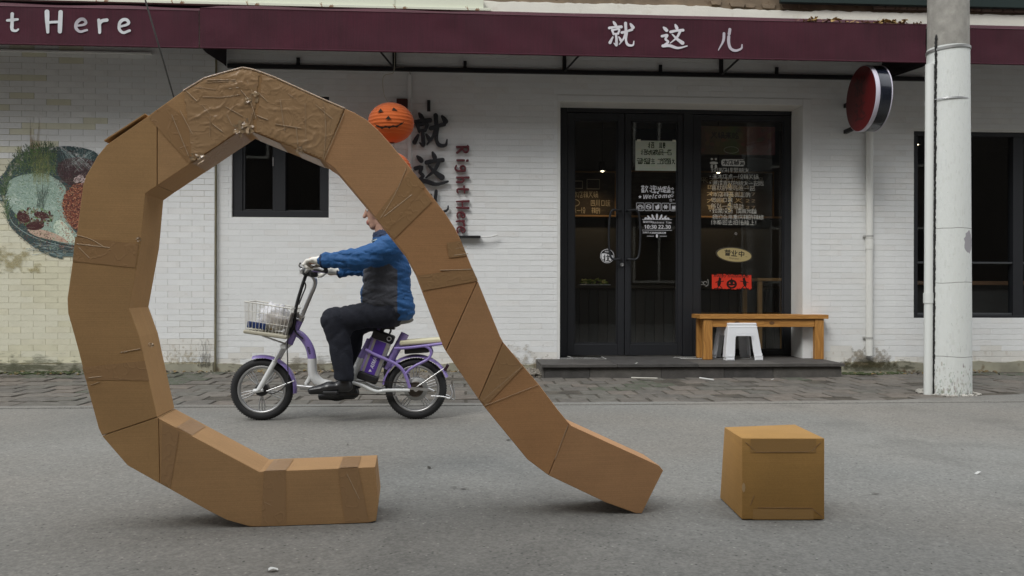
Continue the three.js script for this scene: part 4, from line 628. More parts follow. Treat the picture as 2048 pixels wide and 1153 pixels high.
{
  const pl = std([0.74, 0.75, 0.77], 0.42);
  function stool(x, y, z, label) {
    const t = thing('plastic_stool', label, 'stool', [x, y, z], 0.05, 'white plastic stools under the bench'), H = 0.36, B = 0.205, T = 0.158;
    const side = (a) => { // one flared side with an arch cut out of it
      const s = shapeOf([[-B, 0], [-0.118, 0], [-0.118, 0.035], [-0.112, 0.05], [-0.094, H * 0.68], [-0.08, H * 0.74], [0.08, H * 0.74], [0.094, H * 0.68], [0.112, 0.05], [0.118, 0.035], [0.118, 0], [B, 0], [B, 0.04], [B - 0.012, 0.045], [T, H - 0.03], [T - 0.02, H], [-T + 0.02, H], [-T, H - 0.03], [-B + 0.012, 0.045], [-B, 0.04]]);
      const g = new THREE.ExtrudeGeometry(s, { depth: 0.006, bevelEnabled: true, bevelThickness: 0.003, bevelSize: 0.003, bevelSegments: 2 }); g.translate(0, 0, -0.006).rotateX(-Math.atan((B - T) / H)).translate(0, 0, B); return g.rotateY(a);
    };
    for (let k = 0; k < 4; k++) obj('leg_panel', side(k * Math.PI / 2), pl, t);
    obj('seat', [new RoundedBoxGeometry(2 * T + 0.012, 0.03, 2 * T + 0.012, 3, 0.013).translate(0, H - 0.005, 0), box(-T + 0.06, T - 0.06, H * 0.78 - 0.02, H * 0.78 - 0.012, T + 0.045, T + 0.052, 0.002)], pl, t);
    for (const a of [0, 1]) obj('foot', box(-B + (a ? 2 * B - 0.08 : 0), -B + (a ? 2 * B - 0.0 : 0.08), -0.0005, 0.022, B - 0.02, B + 0.008, 0.004), pl, t);
    return t;
  }
  const x = 3.0393, z = 0.03;
  stool(x, 0.152, z, 'lower white plastic stool of the stack under the bench'); const b = stool(x - 0.006, 0.184, z - 0.004, 'upper white plastic stool of the stack under the bench');
  const H = 0.5139; void H; void b;
}

// ---------------------------------------------------------------- utility pole with conduit
{
  const bx = 4.268982732202776, bz = 1.9433043525955869 - 0.02, r0 = 0.19038373528943575 * 1.0, H = 8.5, r1 = r0 - 0.055, ring = 3.043936603779363;
  const t = thing('utility_pole', 'concrete utility pole painted white below on the pavement edge', 'pole', [bx, -0.02, bz]), rad = (y) => r0 + (r1 - r0) * y / H;
  const painted = canvasTex(1024, 2048, (c, w, h) => { const r = rng(33); c.fillStyle = '#d5d8d4'; c.fillRect(0, 0, w, h);
    for (let i = 0; i < 5000; i++) { const a = r(); c.fillStyle = a < 0.5 ? `rgba(150,150,140,${0.10 * r()})` : `rgba(240,242,238,${0.10 * r()})`; c.fillRect(w * r(), h * r(), 2 + 14 * r(), 2 + 40 * r()); }
    const u = (deg) => (((deg / 360) + 10) % 1) * w, v = (m) => h * (1 - m / (ring + 0.02));
    for (const m of [0.36, 1.0, 1.47]) { c.strokeStyle = 'rgba(70,68,62,0.7)'; c.lineWidth = 3; c.beginPath(); for (let x = 0; x <= w; x += 16) { const y = v(m) + 5 * (fbm(x / w, m, 8, 3, 3) - 0.5) * 2; x ? c.lineTo(x, y) : c.moveTo(x, y); } c.stroke(); }
    for (let i = 0; i < 900; i++) { c.fillStyle = `rgba(${60 + 40 * r()},${58 + 40 * r()},${46 + 30 * r()},${0.3 * r()})`; const y = v(0.3 * r() * r() + 0.02); c.beginPath(); c.ellipse(w * r(), y, 1 + 7 * r(), 2 + 12 * r(), 0.6 * (r() - 0.5), 0, 7); c.fill(); }
    for (let i = 0; i < 240; i++) { c.strokeStyle = `rgba(60,60,58,${0.3 * r()})`; c.lineWidth = 1 + 2 * r(); const x = w * r(), y = h * r(); c.beginPath(); c.moveTo(x, y); c.lineTo(x + 24 * (r() - 0.5), y + 50 * (r() - 0.5)); c.stroke(); }
    c.fillStyle = '#9b989c'; for (const [deg, m, a, b] of [[30, 1.35, 60, 64]]) { c.beginPath(); for (let i = 0; i < 22; i++) { const q = i / 22 * 6.283; c.lineTo(u(deg) + a * Math.cos(q) * (0.8 + 0.3 * r()), v(m) + b * Math.sin(q) * (0.8 + 0.3 * r())); } c.fill(); } });
  painted.wrapS = THREE.RepeatWrapping;
  obj('painted_shaft', new THREE.CylinderGeometry(rad(ring), r0, ring + 0.02, 48, 1, true).translate(0, (ring + 0.02) / 2, 0), new THREE.MeshStandardMaterial({ map: painted, roughness: 0.75, bumpMap: paintBump, bumpScale: 0.003 }), t);
  const conc = new THREE.MeshStandardMaterial({ roughness: 0.9, map: tex(512, grain([150, 147, 140], 0.3, 10, 191, 22), 0), bumpMap: paintBump, bumpScale: 0.003 }); conc.map.repeat.set(2, 8);
  obj('concrete_shaft', new THREE.CylinderGeometry(r1, rad(ring) - 0.003, H - ring - 0.022, 48).translate(0, ring + 0.022 + (H - ring - 0.022) / 2, 0), conc, t);
  obj('steel_band', [new THREE.CylinderGeometry(rad(ring) + 0.008, rad(ring) + 0.008, 0.022, 48).rotateZ(0.06).translate(0, ring, 0), new THREE.BoxGeometry(0.03, 0.03, 0.02).translate(rad(ring) + 0.01, ring, 0.0)], std([0.35, 0.35, 0.34], 0.5, { metalness: 0.8 }), t);
  const wy = 2.6009658693521787; obj('binding_wire', [new THREE.TorusGeometry(rad(wy) + 0.004, 0.004, 6, 60).rotateX(Math.PI / 2 + 0.05).translate(-0.012, wy, 0), new THREE.TorusGeometry(rad(wy) + 0.004, 0.003, 6, 60).rotateX(Math.PI / 2 - 0.04).translate(-0.01, wy - 0.006, 0)], M.steel, t);
  const cr = 0.036, cx = -r0 - cr * 0.72, cz = 0.05, ct = 2.909882999575582;
  const duct = obj('conduit', [new THREE.CylinderGeometry(cr, cr, ct, 20).rotateZ(-0.004).translate(cx + 0.012, ct / 2, cz)], std([0.72, 0.74, 0.71], 0.5), t);
  obj('coupling', new THREE.CylinderGeometry(cr + 0.005, cr + 0.005, 0.09, 20).translate(cx + 0.008, 0.8656206720252595, cz), std([0.7, 0.72, 0.69], 0.5), duct);
  const tar = []; const r = rng(41); let y = 0.0; while (y < ct + 0.25) { const s = 0.007 + 0.006 * r(); tar.push(new THREE.IcosahedronGeometry(s, 0).scale(1, 2.6, 1).translate(-rad(y) * 0.985 + 0.012 + 0.006 * (r() - 0.5), y, 0.075 + 0.006 * (r() - 0.5))); y += 0.017; }
  obj('tar_seam', tar, std([0.02, 0.02, 0.019], 0.9), t);
  const rub = [], rm = rng(43); for (let i = 0; i < 70; i++) { const a = rm() * 6.283, d = r0 + 0.01 + 0.05 * rm(); rub.push(new THREE.DodecahedronGeometry(0.008 + 0.016 * rm(), 0).scale(1, 0.6, 1).rotateY(6 * rm()).translate(bx + Math.cos(a) * d, 0.01, bz + Math.sin(a) * d)); }
  const g = solo('mortar_rubble', 'pale mortar crumbs around the foot of the utility pole', 'rubble', rub, std([0.4, 0.38, 0.34], 1)); g.userData.kind = 'stuff';
}
// cable that comes down across the left awning to the wall
solo('overhead_cable', 'grey cable slanting down across the left awning to the wall', 'cable', tube([[-2.9825, 3.8897, 1.3], [-2.9428, 3.5828, 1.15], [-2.8898, 3.2054, 0.95], [-2.9415, 2.8854, 0.45], [-2.9341, 2.4904, 0.075]], 0.008, 40, 8), std([0.1, 0.1, 0.095], 0.8));

// ---------------------------------------------------------------- mural on the left wall
{
  const x0 = -4.8934, x1 = -3.7878, y0 = 1.1821, y1 = 2.4616;
  const t = canvasTex(1308, 1464, (c) => {
    const k = 6, X = (x) => (x + 12) * k, Y = (y) => (y - 282) * k, r = rng(77);
    const blob = (pts) => { c.beginPath(); pts.forEach(([x, y], i) => { const n = pts[(i + 1) % pts.length], m = [(x + n[0]) / 2, (y + n[1]) / 2]; if (!i) c.moveTo(X(m[0]), Y(m[1])); else c.quadraticCurveTo(X(x), Y(y), X(m[0]), Y(m[1])); }); const [x, y] = pts[0], n = pts[1]; c.quadraticCurveTo(X(x), Y(y), X((x + n[0]) / 2), Y((y + n[1]) / 2)); c.fill(); };
    const line = (x, y, a, b, w, col) => { c.strokeStyle = col; c.lineWidth = w; c.lineCap = 'round'; c.beginPath(); c.moveTo(X(x), Y(y)); c.quadraticCurveTo(X((x + a) / 2 + 6 * (r() - 0.5)), Y((y + b) / 2 + 6 * (r() - 0.5)), X(a), Y(b)); c.stroke(); };
    const ell = (cx, cy, rx, ry, n, fn) => { for (let i = 0; i < n; i++) { const a = 6.283 * r(), q = Math.sqrt(r()); fn(cx + rx * q * Math.cos(a), cy + ry * q * Math.sin(a)); } };
    c.fillStyle = '#33484a'; blob([[8, 350], [20, 320], [60, 300], [110, 292], [160, 292], [210, 310], [215, 480], [170, 515], [125, 521], [80, 505], [50, 482], [14, 452], [10, 410], [-14, 400], [-14, 360]]);
    c.fillStyle = '#5f7474'; blob([[60, 478], [110, 500], [160, 504], [200, 488], [206, 500], [150, 517], [105, 515]]);
    for (let i = 0; i < 60; i++) line(50 + 130 * r(), 484 + 26 * r(), 60 + 130 * r(), 490 + 22 * r(), 3 + 7 * r(), r() < 0.5 ? 'rgba(170,186,186,0.5)' : 'rgba(28,40,44,0.6)');
    c.fillStyle = '#9cb2a5'; blob([[12, 365], [40, 350], [90, 345], [128, 368], [134, 390], [124, 420], [150, 470], [190, 490], [150, 492], [90, 478], [40, 440], [14, 410]]);
    c.fillStyle = '#cfdcc9'; blob([[110, 440], [126, 440], [152, 480], [150, 488], [124, 482], [104, 460]]); c.fillStyle = '#c7ab98'; blob([[48, 458], [80, 458], [118, 470], [142, 488], [110, 482], [70, 474]]);
    for (let i = 0; i < 520; i++) { const x = 20 + 100 * r(), y = 360 + 62 * r(); line(x, y, x + 18 * (r() - 0.3), y + 14 * (r() - 0.3), 2 + 5 * r(), ['rgba(214,228,220,0.5)', 'rgba(116,142,130,0.5)', 'rgba(70,96,88,0.35)', 'rgba(190,206,190,0.5)'][i % 4]); }
    for (let i = 0; i < 40; i++) line(70 + 30 * r(), 366 + 20 * r(), 72 + 16 * r(), 412 + 8 * r(), 3 + 4 * r(), 'rgba(70,84,76,0.55)');
    for (let i = 0; i < 420; i++) { const x = 30 + 82 * r(), y = 302 + 50 * r(); line(x, y, x + 12 * (r() - 0.5), y + 26 * (r() - 0.6), 3 + 5 * r(), ['#3f5a30', '#2c4426', '#5d7340', '#6b7a4a', '#8a915c', '#31482e'][i % 6]); }
    for (let i = 0; i < 90; i++) { const x = 66 + 32 * r(); line(x, 352 + 20 * r(), x + 8 * (r() - 0.5), 292 + 30 * r(), 2 + 2 * r(), 'rgba(120,122,74,0.55)'); }
    for (const [a, b, d, e] of [[24, 312, 32, 320], [42, 300, 48, 312], [104, 286, 105, 304], [86, 292, 84, 310]]) line(a, b, d, e, 9, '#26382c');
    c.fillStyle = '#3a2226'; blob([[112, 338], [120, 322], [150, 312], [180, 318], [200, 330], [190, 352], [160, 372], [136, 372], [116, 352]]); for (let i = 0; i < 160; i++) { const x = 115 + 80 * r(), y = 318 + 48 * r(); line(x, y, x + 10 * (r() - 0.5), y + 5, 2 + 5 * r(), ['#241318', '#5a3a3c', '#46302e', '#71605e'][i % 4]); }
    for (let i = 0; i < 40; i++) line(118 + 70 * r(), 296 + 14 * r(), 130 + 60 * r(), 326 + 18 * r(), 4 + 5 * r(), 'rgba(186,200,194,0.45)');
    c.fillStyle = '#c3aeac'; for (const [x, y, s] of [[152, 360, 6], [160, 356, 7], [170, 362, 6], [178, 354, 6], [186, 360, 6], [166, 368, 5]]) { c.beginPath(); c.arc(X(x), Y(y), s * k, 0, 7); c.fill(); }
    c.fillStyle = '#4b2420'; blob([[122, 404], [134, 380], [160, 370], [206, 368], [208, 480], [160, 470], [132, 440]]); ell(160, 412, 36, 46, 2600, (x, y) => { c.fillStyle = ['#8d5038', '#a8684c', '#6a2f24', '#3d1814', '#c08a66', '#702c22'][Math.floor(6 * r())]; c.beginPath(); c.ellipse(X(x), Y(y), 4 + 8 * r(), 3 + 4 * r(), 6 * r(), 0, 7); c.fill(); });
    ell(68, 436, 38, 20, 150, (x, y) => { c.fillStyle = ['#47181c', '#5e3a32', '#4a6a3c', '#8d8c70', '#33261f', '#6c8a52'][Math.floor(6 * r())]; c.beginPath(); c.ellipse(X(x), Y(y), 8 + 18 * r(), 5 + 9 * r(), 3 * r(), 0, 7); c.fill(); });
    c.fillStyle = '#43161b'; for (const [x, y, a, b, q] of [[82, 431, 15, 7, 0.15], [70, 452, 18, 9, -0.1], [46, 436, 14, 10, 0.5]]) { c.beginPath(); c.ellipse(X(x), Y(y), a * k, b * k, q, 0, 7); c.fill(); }
    for (let i = 0; i < 10; i++) line(-10 + 6 * r(), 384 + 18 * r(), 30 + 24 * r(), 398 + 16 * r(), 4, 'rgba(214,224,218,0.8)');
    c.strokeStyle = 'rgba(206,218,214,0.7)'; c.lineWidth = 7; c.beginPath(); c.moveTo(X(20), Y(358)); c.quadraticCurveTo(X(2), Y(404), X(24), Y(446)); c.quadraticCurveTo(X(60), Y(484), X(150), Y(496)); c.stroke();
    const pal = (x, y) => (x > 118 && y > 372 ? ['#6b3a2a', '#8d5038', '#4b2420', '#a8684c'] : x > 105 && y < 372 ? ['#2e2022', '#4a3432', '#6d5a58', '#3a4a3c'] : y < 345 ? ['#3a5230', '#4f6a3a', '#26402a', '#7b8450'] : y > 425 && x < 100 ? ['#5e2a28', '#7a6a58', '#556b45', '#a99a86', '#3a2320'] : ['#8aa294', '#b4c6b8', '#6d8a76', '#9fb08e', '#5f7c62', '#a9bcae']);
    for (let i = 0; i < 5200; i++) { const x = 2 + 204 * r(), y = 292 + 208 * r(); if (((x - 108) / 104) ** 2 + ((y - 400) / 104) ** 2 > 1.02) continue; const p = pal(x + 10 * (r() - 0.5), y + 10 * (r() - 0.5)); c.globalAlpha = 0.25 + 0.5 * r(); c.fillStyle = p[Math.floor(p.length * r())]; c.beginPath(); c.ellipse(X(x), Y(y), 4 + 16 * r() * r(), 2 + 5 * r(), 6 * r(), 0, 7); c.fill(); } c.globalAlpha = 1;
    for (let i = 0; i < 240; i++) { const a = 2.7 + 2.0 * r(), x = 106 + 98 * Math.cos(a), y = 398 + 100 * Math.sin(a); line(x, y, x + 26 * (r() - 0.5), y - 22 * r(), 3 + 6 * r(), ['#3a5230', '#56703e', '#2b4432', '#6c7a58'][i % 4]); }
    c.globalCompositeOperation = 'destination-out'; for (let i = 0; i < 380; i++) { const a = 6.283 * r(), q = 0.93 + 0.3 * r() * r(); c.fillStyle = `rgba(0,0,0,${0.3 + 0.6 * r()})`; c.beginPath(); c.ellipse(X(106 + 106 * q * Math.cos(a)), Y(402 + 110 * q * Math.sin(a)), 4 + 18 * r(), 3 + 8 * r(), 6 * r(), 0, 7); c.fill(); } c.fillStyle = 'rgba(0,0,0,0.12)'; c.fillRect(0, 0, 1400, 1500); for (let i = 0; i < 26; i++) { const y = 282 + 11.6 * i; c.strokeStyle = `rgba(0,0,0,${0.35 + 0.3 * r()})`; c.lineWidth = 2.5; for (let x = -12; x < 206; x += 20) if (r() < 0.7) { c.beginPath(); c.moveTo(X(x), Y(y)); c.lineTo(X(x + 18), Y(y)); c.stroke(); } }
    ell(90, 400, 110, 110, 130, (x, y) => { c.fillStyle = `rgba(0,0,0,${0.5 * r()})`; c.fillRect(X(x), Y(y), 20 * r(), 8 * r()); }); c.fillStyle = '#000'; c.fillRect(X(125), Y(513), 20 * k, 13 * k); c.globalCompositeOperation = 'source-over';
  });
  const m = solo('mural', 'painted mural of a plate of vegetables and meat on the left wall', 'mural', sheet(x0, x1, y0, y1, LZ + 0.0135), decal(t, 0.8)); m.castShadow = false;
}

// ---------------------------------------------------------------- cardboard question mark and its dot
const cardMap = (base, seed) => tex(1024, (u, v, i, j) => { const a = fbm(u, v, 6, 4, seed) - 0.5, f = vn(u * 6, v * 240, 240, seed + 3) - 0.5, b = hash(i, j, seed) - 0.5, p = vn(u * 300, v * 300, 300, seed + 4) - 0.5; const k = 1 + 0.10 * a + 0.035 * f + 0.05 * p; return [base[0] * k + 9 * b, base[1] * k + 9 * b, base[2] * k + 8 * b]; }, 0.9);
const cardBump = tex(1024, (u, v, i, j) => 0.62 * fbm(u, v, 3, 3, 231) + 0.01 * (0.5 + 0.5 * Math.sin(v * 2 * Math.PI * 130)) + 0.03 * fbm(u, v, 60, 2, 237), 1.1, false);
const card = (base, seed) => new THREE.MeshStandardMaterial({ map: cardMap(base, seed), roughness: 0.86, bumpMap: cardBump, bumpScale: 0.012 });
M.card = [card([176, 138, 95], 241), card([172, 135, 90], 244), card([180, 137, 96], 247), card([178, 133, 90], 251)];
M.tape = phys([0.37, 0.213, 0.095], 0.42, { clearcoat: 0.5, clearcoatRoughness: 0.2, bumpMap: tex(512, (u, v) => { const a = fbm(u, v, 5, 4, 261), b = Math.abs(fbm(u, v, 9, 3, 265) - 0.5); return 0.5 * a + Math.max(0, 0.08 - b) * 5; }, 0.35, false), bumpScale: 0.0018 });
M.film = phys([0.42, 0.262, 0.135], 0.28, { clearcoat: 1, clearcoatRoughness: 0.12, bumpMap: tex(512, (u, v) => { const w = fbm(u, v, 4, 2, 281) * 0.5, a = Math.abs(fbm(u + w, v, 6, 3, 271) - 0.5), b = Math.abs(fbm(u, v + w, 11, 3, 277) - 0.5), f = fbm(u, v, 3, 3, 279); return 0.45 * f + Math.max(0, 0.07 - a) * 6 + Math.max(0, 0.05 - b) * 4; }, 0.55, false), bumpScale: 0.0025 });
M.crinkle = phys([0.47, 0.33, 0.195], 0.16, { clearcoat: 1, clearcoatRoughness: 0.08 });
{
  const D = 0.225, QY = 3.9 * Math.PI / 180;
  const t = thing('cardboard_question_mark', 'giant question mark of taped brown cardboard boxes standing in the lane', 'sculpture', [-0.7772, 0, 5.6002], QY);
  const bend = (p) => 0.006 * Math.sin(3.1 * p[0] + 1.2) + 0.005 * Math.sin(4.3 * p[1]);
  function segment(pts, mat, k) { // boxes with rounded folds; every box differs a little in depth
    const g = new THREE.ExtrudeGeometry(shapeOf(pts), { depth: D - 0.006, bevelEnabled: true, bevelThickness: 0.003, bevelSize: 0.0022, bevelOffset: -0.0024, bevelSegments: 2 }).translate(0, 0, -D + 0.003 - 0.001 * (k % 2));
    return obj('cardboard_box', g, mat, t);
  }
  const P = [[[0.4368, 0.2187], [0.4506, 0.0849], [0.4412, 0.0074], [0.4086, -0.0012], [0, 0], [-0.0333, 0.0022], [-0.1198, 0.0309], [-0.182, 0.0653], [-0.3632, 0.1768], [-0.3676, 0.4233], [-0.0006, 0.2121]], [[-0.3694, 0.4252], [-0.3641, 0.1768], [-0.4795, 0.2475], [-0.5702, 0.3599], [-0.373, 0.4262]], [[-0.5702, 0.3618], [-0.5826, 0.39], [-0.6147, 0.5154], [-0.6538, 0.6795], [-0.6768, 0.767], [-0.6909, 0.819], [-0.6937, 0.8728], [-0.6776, 0.9973], [-0.6605, 1.1183], [-0.64, 1.2954], [-0.6296, 1.331], [-0.6121, 1.363], [-0.5894, 1.4064], [-0.5578, 1.4483], [-0.4141, 1.5573], [-0.3784, 1.5867], [-0.3775, 1.2985], [-0.4186, 1.2677], [-0.434, 1.0777], [-0.4743, 0.8374], [-0.4383, 0.7323], [-0.4111, 0.6025], [-0.373, 0.4281]], [[-0.3766, 1.5886], [-0.2885, 1.6576], [-0.207, 1.7116], [-0.0679, 1.7568], [-0.0291, 1.7506], [0.0489, 1.7248], [0.2443, 1.6411], [0.3165, 1.6124], [0.2374, 1.4079], [-0.0598, 1.526], [-0.3757, 1.3004]], [[0.3184, 1.6124], [0.3527, 1.598], [0.3987, 1.5722], [0.4487, 1.5288], [0.4932, 1.4792], [0.5515, 1.4102], [0.5807, 1.3737], [0.4419, 1.1855], [0.2772, 1.3807], [0.2393, 1.4069]], [[0.5826, 1.3717], [0.6276, 1.3138], [0.7102, 1.2069], [0.7457, 1.1522], [0.7636, 1.1169], [0.8353, 0.9453], [0.7095, 0.6691], [0.6484, 0.8248], [0.5953, 0.966], [0.5524, 1.0461], [0.4555, 1.1681], [0.4439, 1.1836]], [[0.8363, 0.9434], [0.9254, 0.7251], [0.9375, 0.7032], [0.8403, 0.4761], [0.7115, 0.6652]], [[0.9385, 0.7012], [1.0829, 0.5304], [1.1582, 0.4311], [1.2053, 0.3741], [1.1222, 0.1665], [1.037, 0.2317], [0.8623, 0.4461], [0.8423, 0.4741]], [[1.2074, 0.372], [1.2156, 0.3638], [1.5814, 0.1935], [1.5983, 0.1727], [1.5083, -0.0098], [1.4852, -0.009], [1.3582, 0.0499], [1.1242, 0.1655]]];
  P.forEach((p, k) => segment(p.map(([x, y]) => [x, Math.max(0.001, y)]), M.card[[0, 1, 1, 0, 2, 3, 2, 3, 2][k]], k));
  // a loose flap along the upper left edge
  { const [a, b] = [[-0.5666, 1.4574], [-0.4195, 1.5628]]; const L = Math.hypot(b[0] - a[0], b[1] - a[1]), g = metres(new RoundedBoxGeometry(L, 0.006, D * 0.9, 1, 0.002)).rotateZ(Math.atan2(b[1] - a[1], b[0] - a[0])).translate((a[0] + b[0]) / 2, (a[1] + b[1]) / 2 + 0.006, -D * 0.45); obj('flap', g, M.card[1], t); }
  // packing tape
  const strip = (pts, mat = M.tape, z = 0.0012) => obj('packing_tape', new THREE.ExtrudeGeometry(shapeOf(pts), { depth: 0.0008, bevelEnabled: false }).translate(0, 0, z), mat, t);
  const T = [[[-0.4069, 1.5538], [-0.3443, 1.6085], [-0.1478, 1.4627], [-0.2605, 1.3859]], [[-0.6657, 1.1034], [-0.4412, 1.0776], [-0.4534, 0.9893], [-0.6741, 1.0122]], [[0.5729, 1.3794], [0.6276, 1.3177], [0.4825, 1.1353], [0.4342, 1.1932]], [[0.6081, 1.3173], [0.6551, 1.2553], [0.5077, 1.1082], [0.4612, 1.1624]], [[0.8133, 0.9967], [0.8372, 0.9453], [0.6189, 0.9053], [0.5973, 0.9641]], [[0.7124, 1.0946], [0.7695, 1.1031], [0.7934, 1.044], [0.7224, 1.0356]], [[0.0161, 0.2135], [0.0979, 0.2151], [0.1004, 0.0021], [0.0074, 0.0036]], [[0.2955, 0.2156], [0.3717, 0.2175], [0.4143, 0.0045], [0.3227, 0.0038]], [[0.9375, 0.6913], [1.0181, 0.603], [0.8702, 0.4499], [0.8423, 0.4781]], [[-0.6396, 0.618], [-0.4184, 0.6402], [-0.4021, 0.5648], [-0.6271, 0.5714]], [[-0.355, 0.4061], [-0.2936, 0.371], [-0.3254, 0.1606], [-0.3578, 0.1804]]];
  T.forEach((p, k) => strip(p, M.tape, 0.0005 + 0.0003 * (k % 3)));
  const Fm = [[[-0.2831, 1.6559], [-0.207, 1.7078], [-0.0679, 1.753], [-0.0291, 1.7468], [-0.0013, 1.7383], [-0.0284, 1.5154], [-0.0598, 1.5241], [-0.2496, 1.3918]], [[0.0043, 1.7366], [0.0452, 1.7227], [0.2424, 1.6391], [0.3146, 1.6104], [0.2392, 1.4108], [-0.0192, 1.5119]]];
  const inside = (p, x, y) => { let c = false; for (let i = 0, j = p.length - 1; i < p.length; j = i++) if ((p[i][1] > y) !== (p[j][1] > y) && x < (p[j][0] - p[i][0]) * (y - p[i][1]) / (p[j][1] - p[i][1]) + p[i][0]) c = !c; return c; };
  const edge = (p, x, y) => { let m = 9; for (let i = 0, j = p.length - 1; i < p.length; j = i++) { const dx = p[i][0] - p[j][0], dy = p[i][1] - p[j][1], t = Math.min(1, Math.max(0, ((x - p[j][0]) * dx + (y - p[j][1]) * dy) / (dx * dx + dy * dy))); m = Math.min(m, Math.hypot(x - p[j][0] - dx * t, y - p[j][1] - dy * t)); } return m; };
  Fm.forEach((p, k) => { // crumpled sheets of clear tape, real creases
    const xs = p.map((q) => q[0]), ys = p.map((q) => q[1]), x0 = Math.min(...xs), x1 = Math.max(...xs), y0 = Math.min(...ys), y1 = Math.max(...ys), c = 0.005, pos = [], uv = [];
    const hgt = (x, y) => { const u = x * 0.5 + 0.3 * fbm(x + 5, y + 5, 8, 2, 71 + k), v = y * 0.5 + 3; const a = 1 - Math.abs(2 * fbm(u + 2, v * 0.8, 18, 2, 81 + k) - 1), b = 1 - Math.abs(2 * fbm(u * 0.8 + v, v - u * 0.6, 26, 2, 91 + k) - 1); return (0.0032 * a ** 24 + 0.0026 * b ** 22 + 0.0016 * fbm(u * 0.5 + 3, v * 0.5, 16, 2, 99)) * Math.min(1, edge(p, x, y) / 0.02) + 0.0012; };
    for (let x = x0; x < x1; x += c) for (let y = y0; y < y1; y += c) { if (![[0, 0], [1, 0], [1, 1], [0, 1]].every(([a, b]) => inside(p, x + a * c, y + b * c))) continue; const q = [[x, y], [x + c, y], [x + c, y + c], [x, y + c]].map(([a, b]) => [a, b, hgt(a, b)]); for (const i of [0, 1, 2, 0, 2, 3]) { pos.push(...q[i]); uv.push(q[i][0], q[i][1]); } }
    const g = new THREE.BufferGeometry(); g.setAttribute('position', new THREE.Float32BufferAttribute(pos, 3)); g.setAttribute('uv', new THREE.Float32BufferAttribute(uv, 2)); const w = mergeVertices(g, 1e-5); w.computeVertexNormals(); obj('packing_tape', w, M.film, t);
  });
  // the film is folded over the upper edge
  for (const e of [[[-0.2831, 1.6606], [-0.207, 1.7116]], [[-0.207, 1.7116], [-0.1376, 1.7351], [-0.0679, 1.7568]], [[-0.0679, 1.7568], [-0.0291, 1.7506], [0.0489, 1.7248]], [[0.0489, 1.7248], [0.1481, 1.6822], [0.2443, 1.6411]], [[0.2443, 1.6411], [0.3165, 1.6124]]]) obj('packing_tape', tube(e.map(([x, y]) => [x, y - 0.001, -0.004]), 0.0052, 12, 8), M.film, t);
  // folds standing up in the tape
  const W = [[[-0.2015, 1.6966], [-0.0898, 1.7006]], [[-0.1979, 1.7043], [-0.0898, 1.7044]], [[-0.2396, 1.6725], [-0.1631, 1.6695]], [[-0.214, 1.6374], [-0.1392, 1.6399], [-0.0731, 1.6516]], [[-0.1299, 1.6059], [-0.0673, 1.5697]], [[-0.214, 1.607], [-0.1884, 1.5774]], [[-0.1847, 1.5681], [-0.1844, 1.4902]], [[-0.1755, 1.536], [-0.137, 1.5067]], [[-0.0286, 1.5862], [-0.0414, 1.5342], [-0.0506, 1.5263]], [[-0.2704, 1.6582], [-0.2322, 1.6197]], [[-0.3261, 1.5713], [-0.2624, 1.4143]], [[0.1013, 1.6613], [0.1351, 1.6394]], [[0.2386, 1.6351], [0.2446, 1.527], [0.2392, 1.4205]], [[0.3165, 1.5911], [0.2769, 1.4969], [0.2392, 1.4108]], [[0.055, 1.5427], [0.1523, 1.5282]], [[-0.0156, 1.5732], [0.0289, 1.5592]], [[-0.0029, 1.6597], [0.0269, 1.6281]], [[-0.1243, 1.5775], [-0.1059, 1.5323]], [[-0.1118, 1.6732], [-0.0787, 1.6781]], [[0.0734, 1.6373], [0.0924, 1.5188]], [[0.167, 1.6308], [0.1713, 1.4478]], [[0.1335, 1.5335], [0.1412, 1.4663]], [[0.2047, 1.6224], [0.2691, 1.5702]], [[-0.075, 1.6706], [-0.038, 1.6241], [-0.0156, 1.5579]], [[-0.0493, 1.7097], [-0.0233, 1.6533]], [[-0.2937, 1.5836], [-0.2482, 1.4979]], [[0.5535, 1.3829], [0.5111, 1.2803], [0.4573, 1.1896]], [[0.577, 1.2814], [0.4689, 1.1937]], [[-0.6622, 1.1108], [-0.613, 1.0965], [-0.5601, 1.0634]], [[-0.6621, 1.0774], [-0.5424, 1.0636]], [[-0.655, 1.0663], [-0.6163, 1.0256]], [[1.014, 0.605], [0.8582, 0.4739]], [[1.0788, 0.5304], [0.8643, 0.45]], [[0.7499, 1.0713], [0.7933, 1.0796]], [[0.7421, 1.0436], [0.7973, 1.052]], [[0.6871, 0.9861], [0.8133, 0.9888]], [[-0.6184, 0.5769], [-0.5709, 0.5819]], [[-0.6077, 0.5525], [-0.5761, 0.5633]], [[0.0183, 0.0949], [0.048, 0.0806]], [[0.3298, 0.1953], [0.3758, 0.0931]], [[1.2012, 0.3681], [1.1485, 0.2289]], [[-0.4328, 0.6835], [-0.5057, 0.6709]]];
  W.forEach((p, k) => { const r = rng(300 + k), pts = []; for (let i = 0; i < p.length; i++) pts.push([p[i][0] + 0.004 * (r() - 0.5), p[i][1] + 0.004 * (r() - 0.5), 0.0012]); obj('tape_fold', tube(pts, 0.0007 + 0.001 * r(), 10, 5).scale(1, 1, 1).translate(0, 0, k < 26 ? 0.003 : 0.0004), M.crinkle, t); });
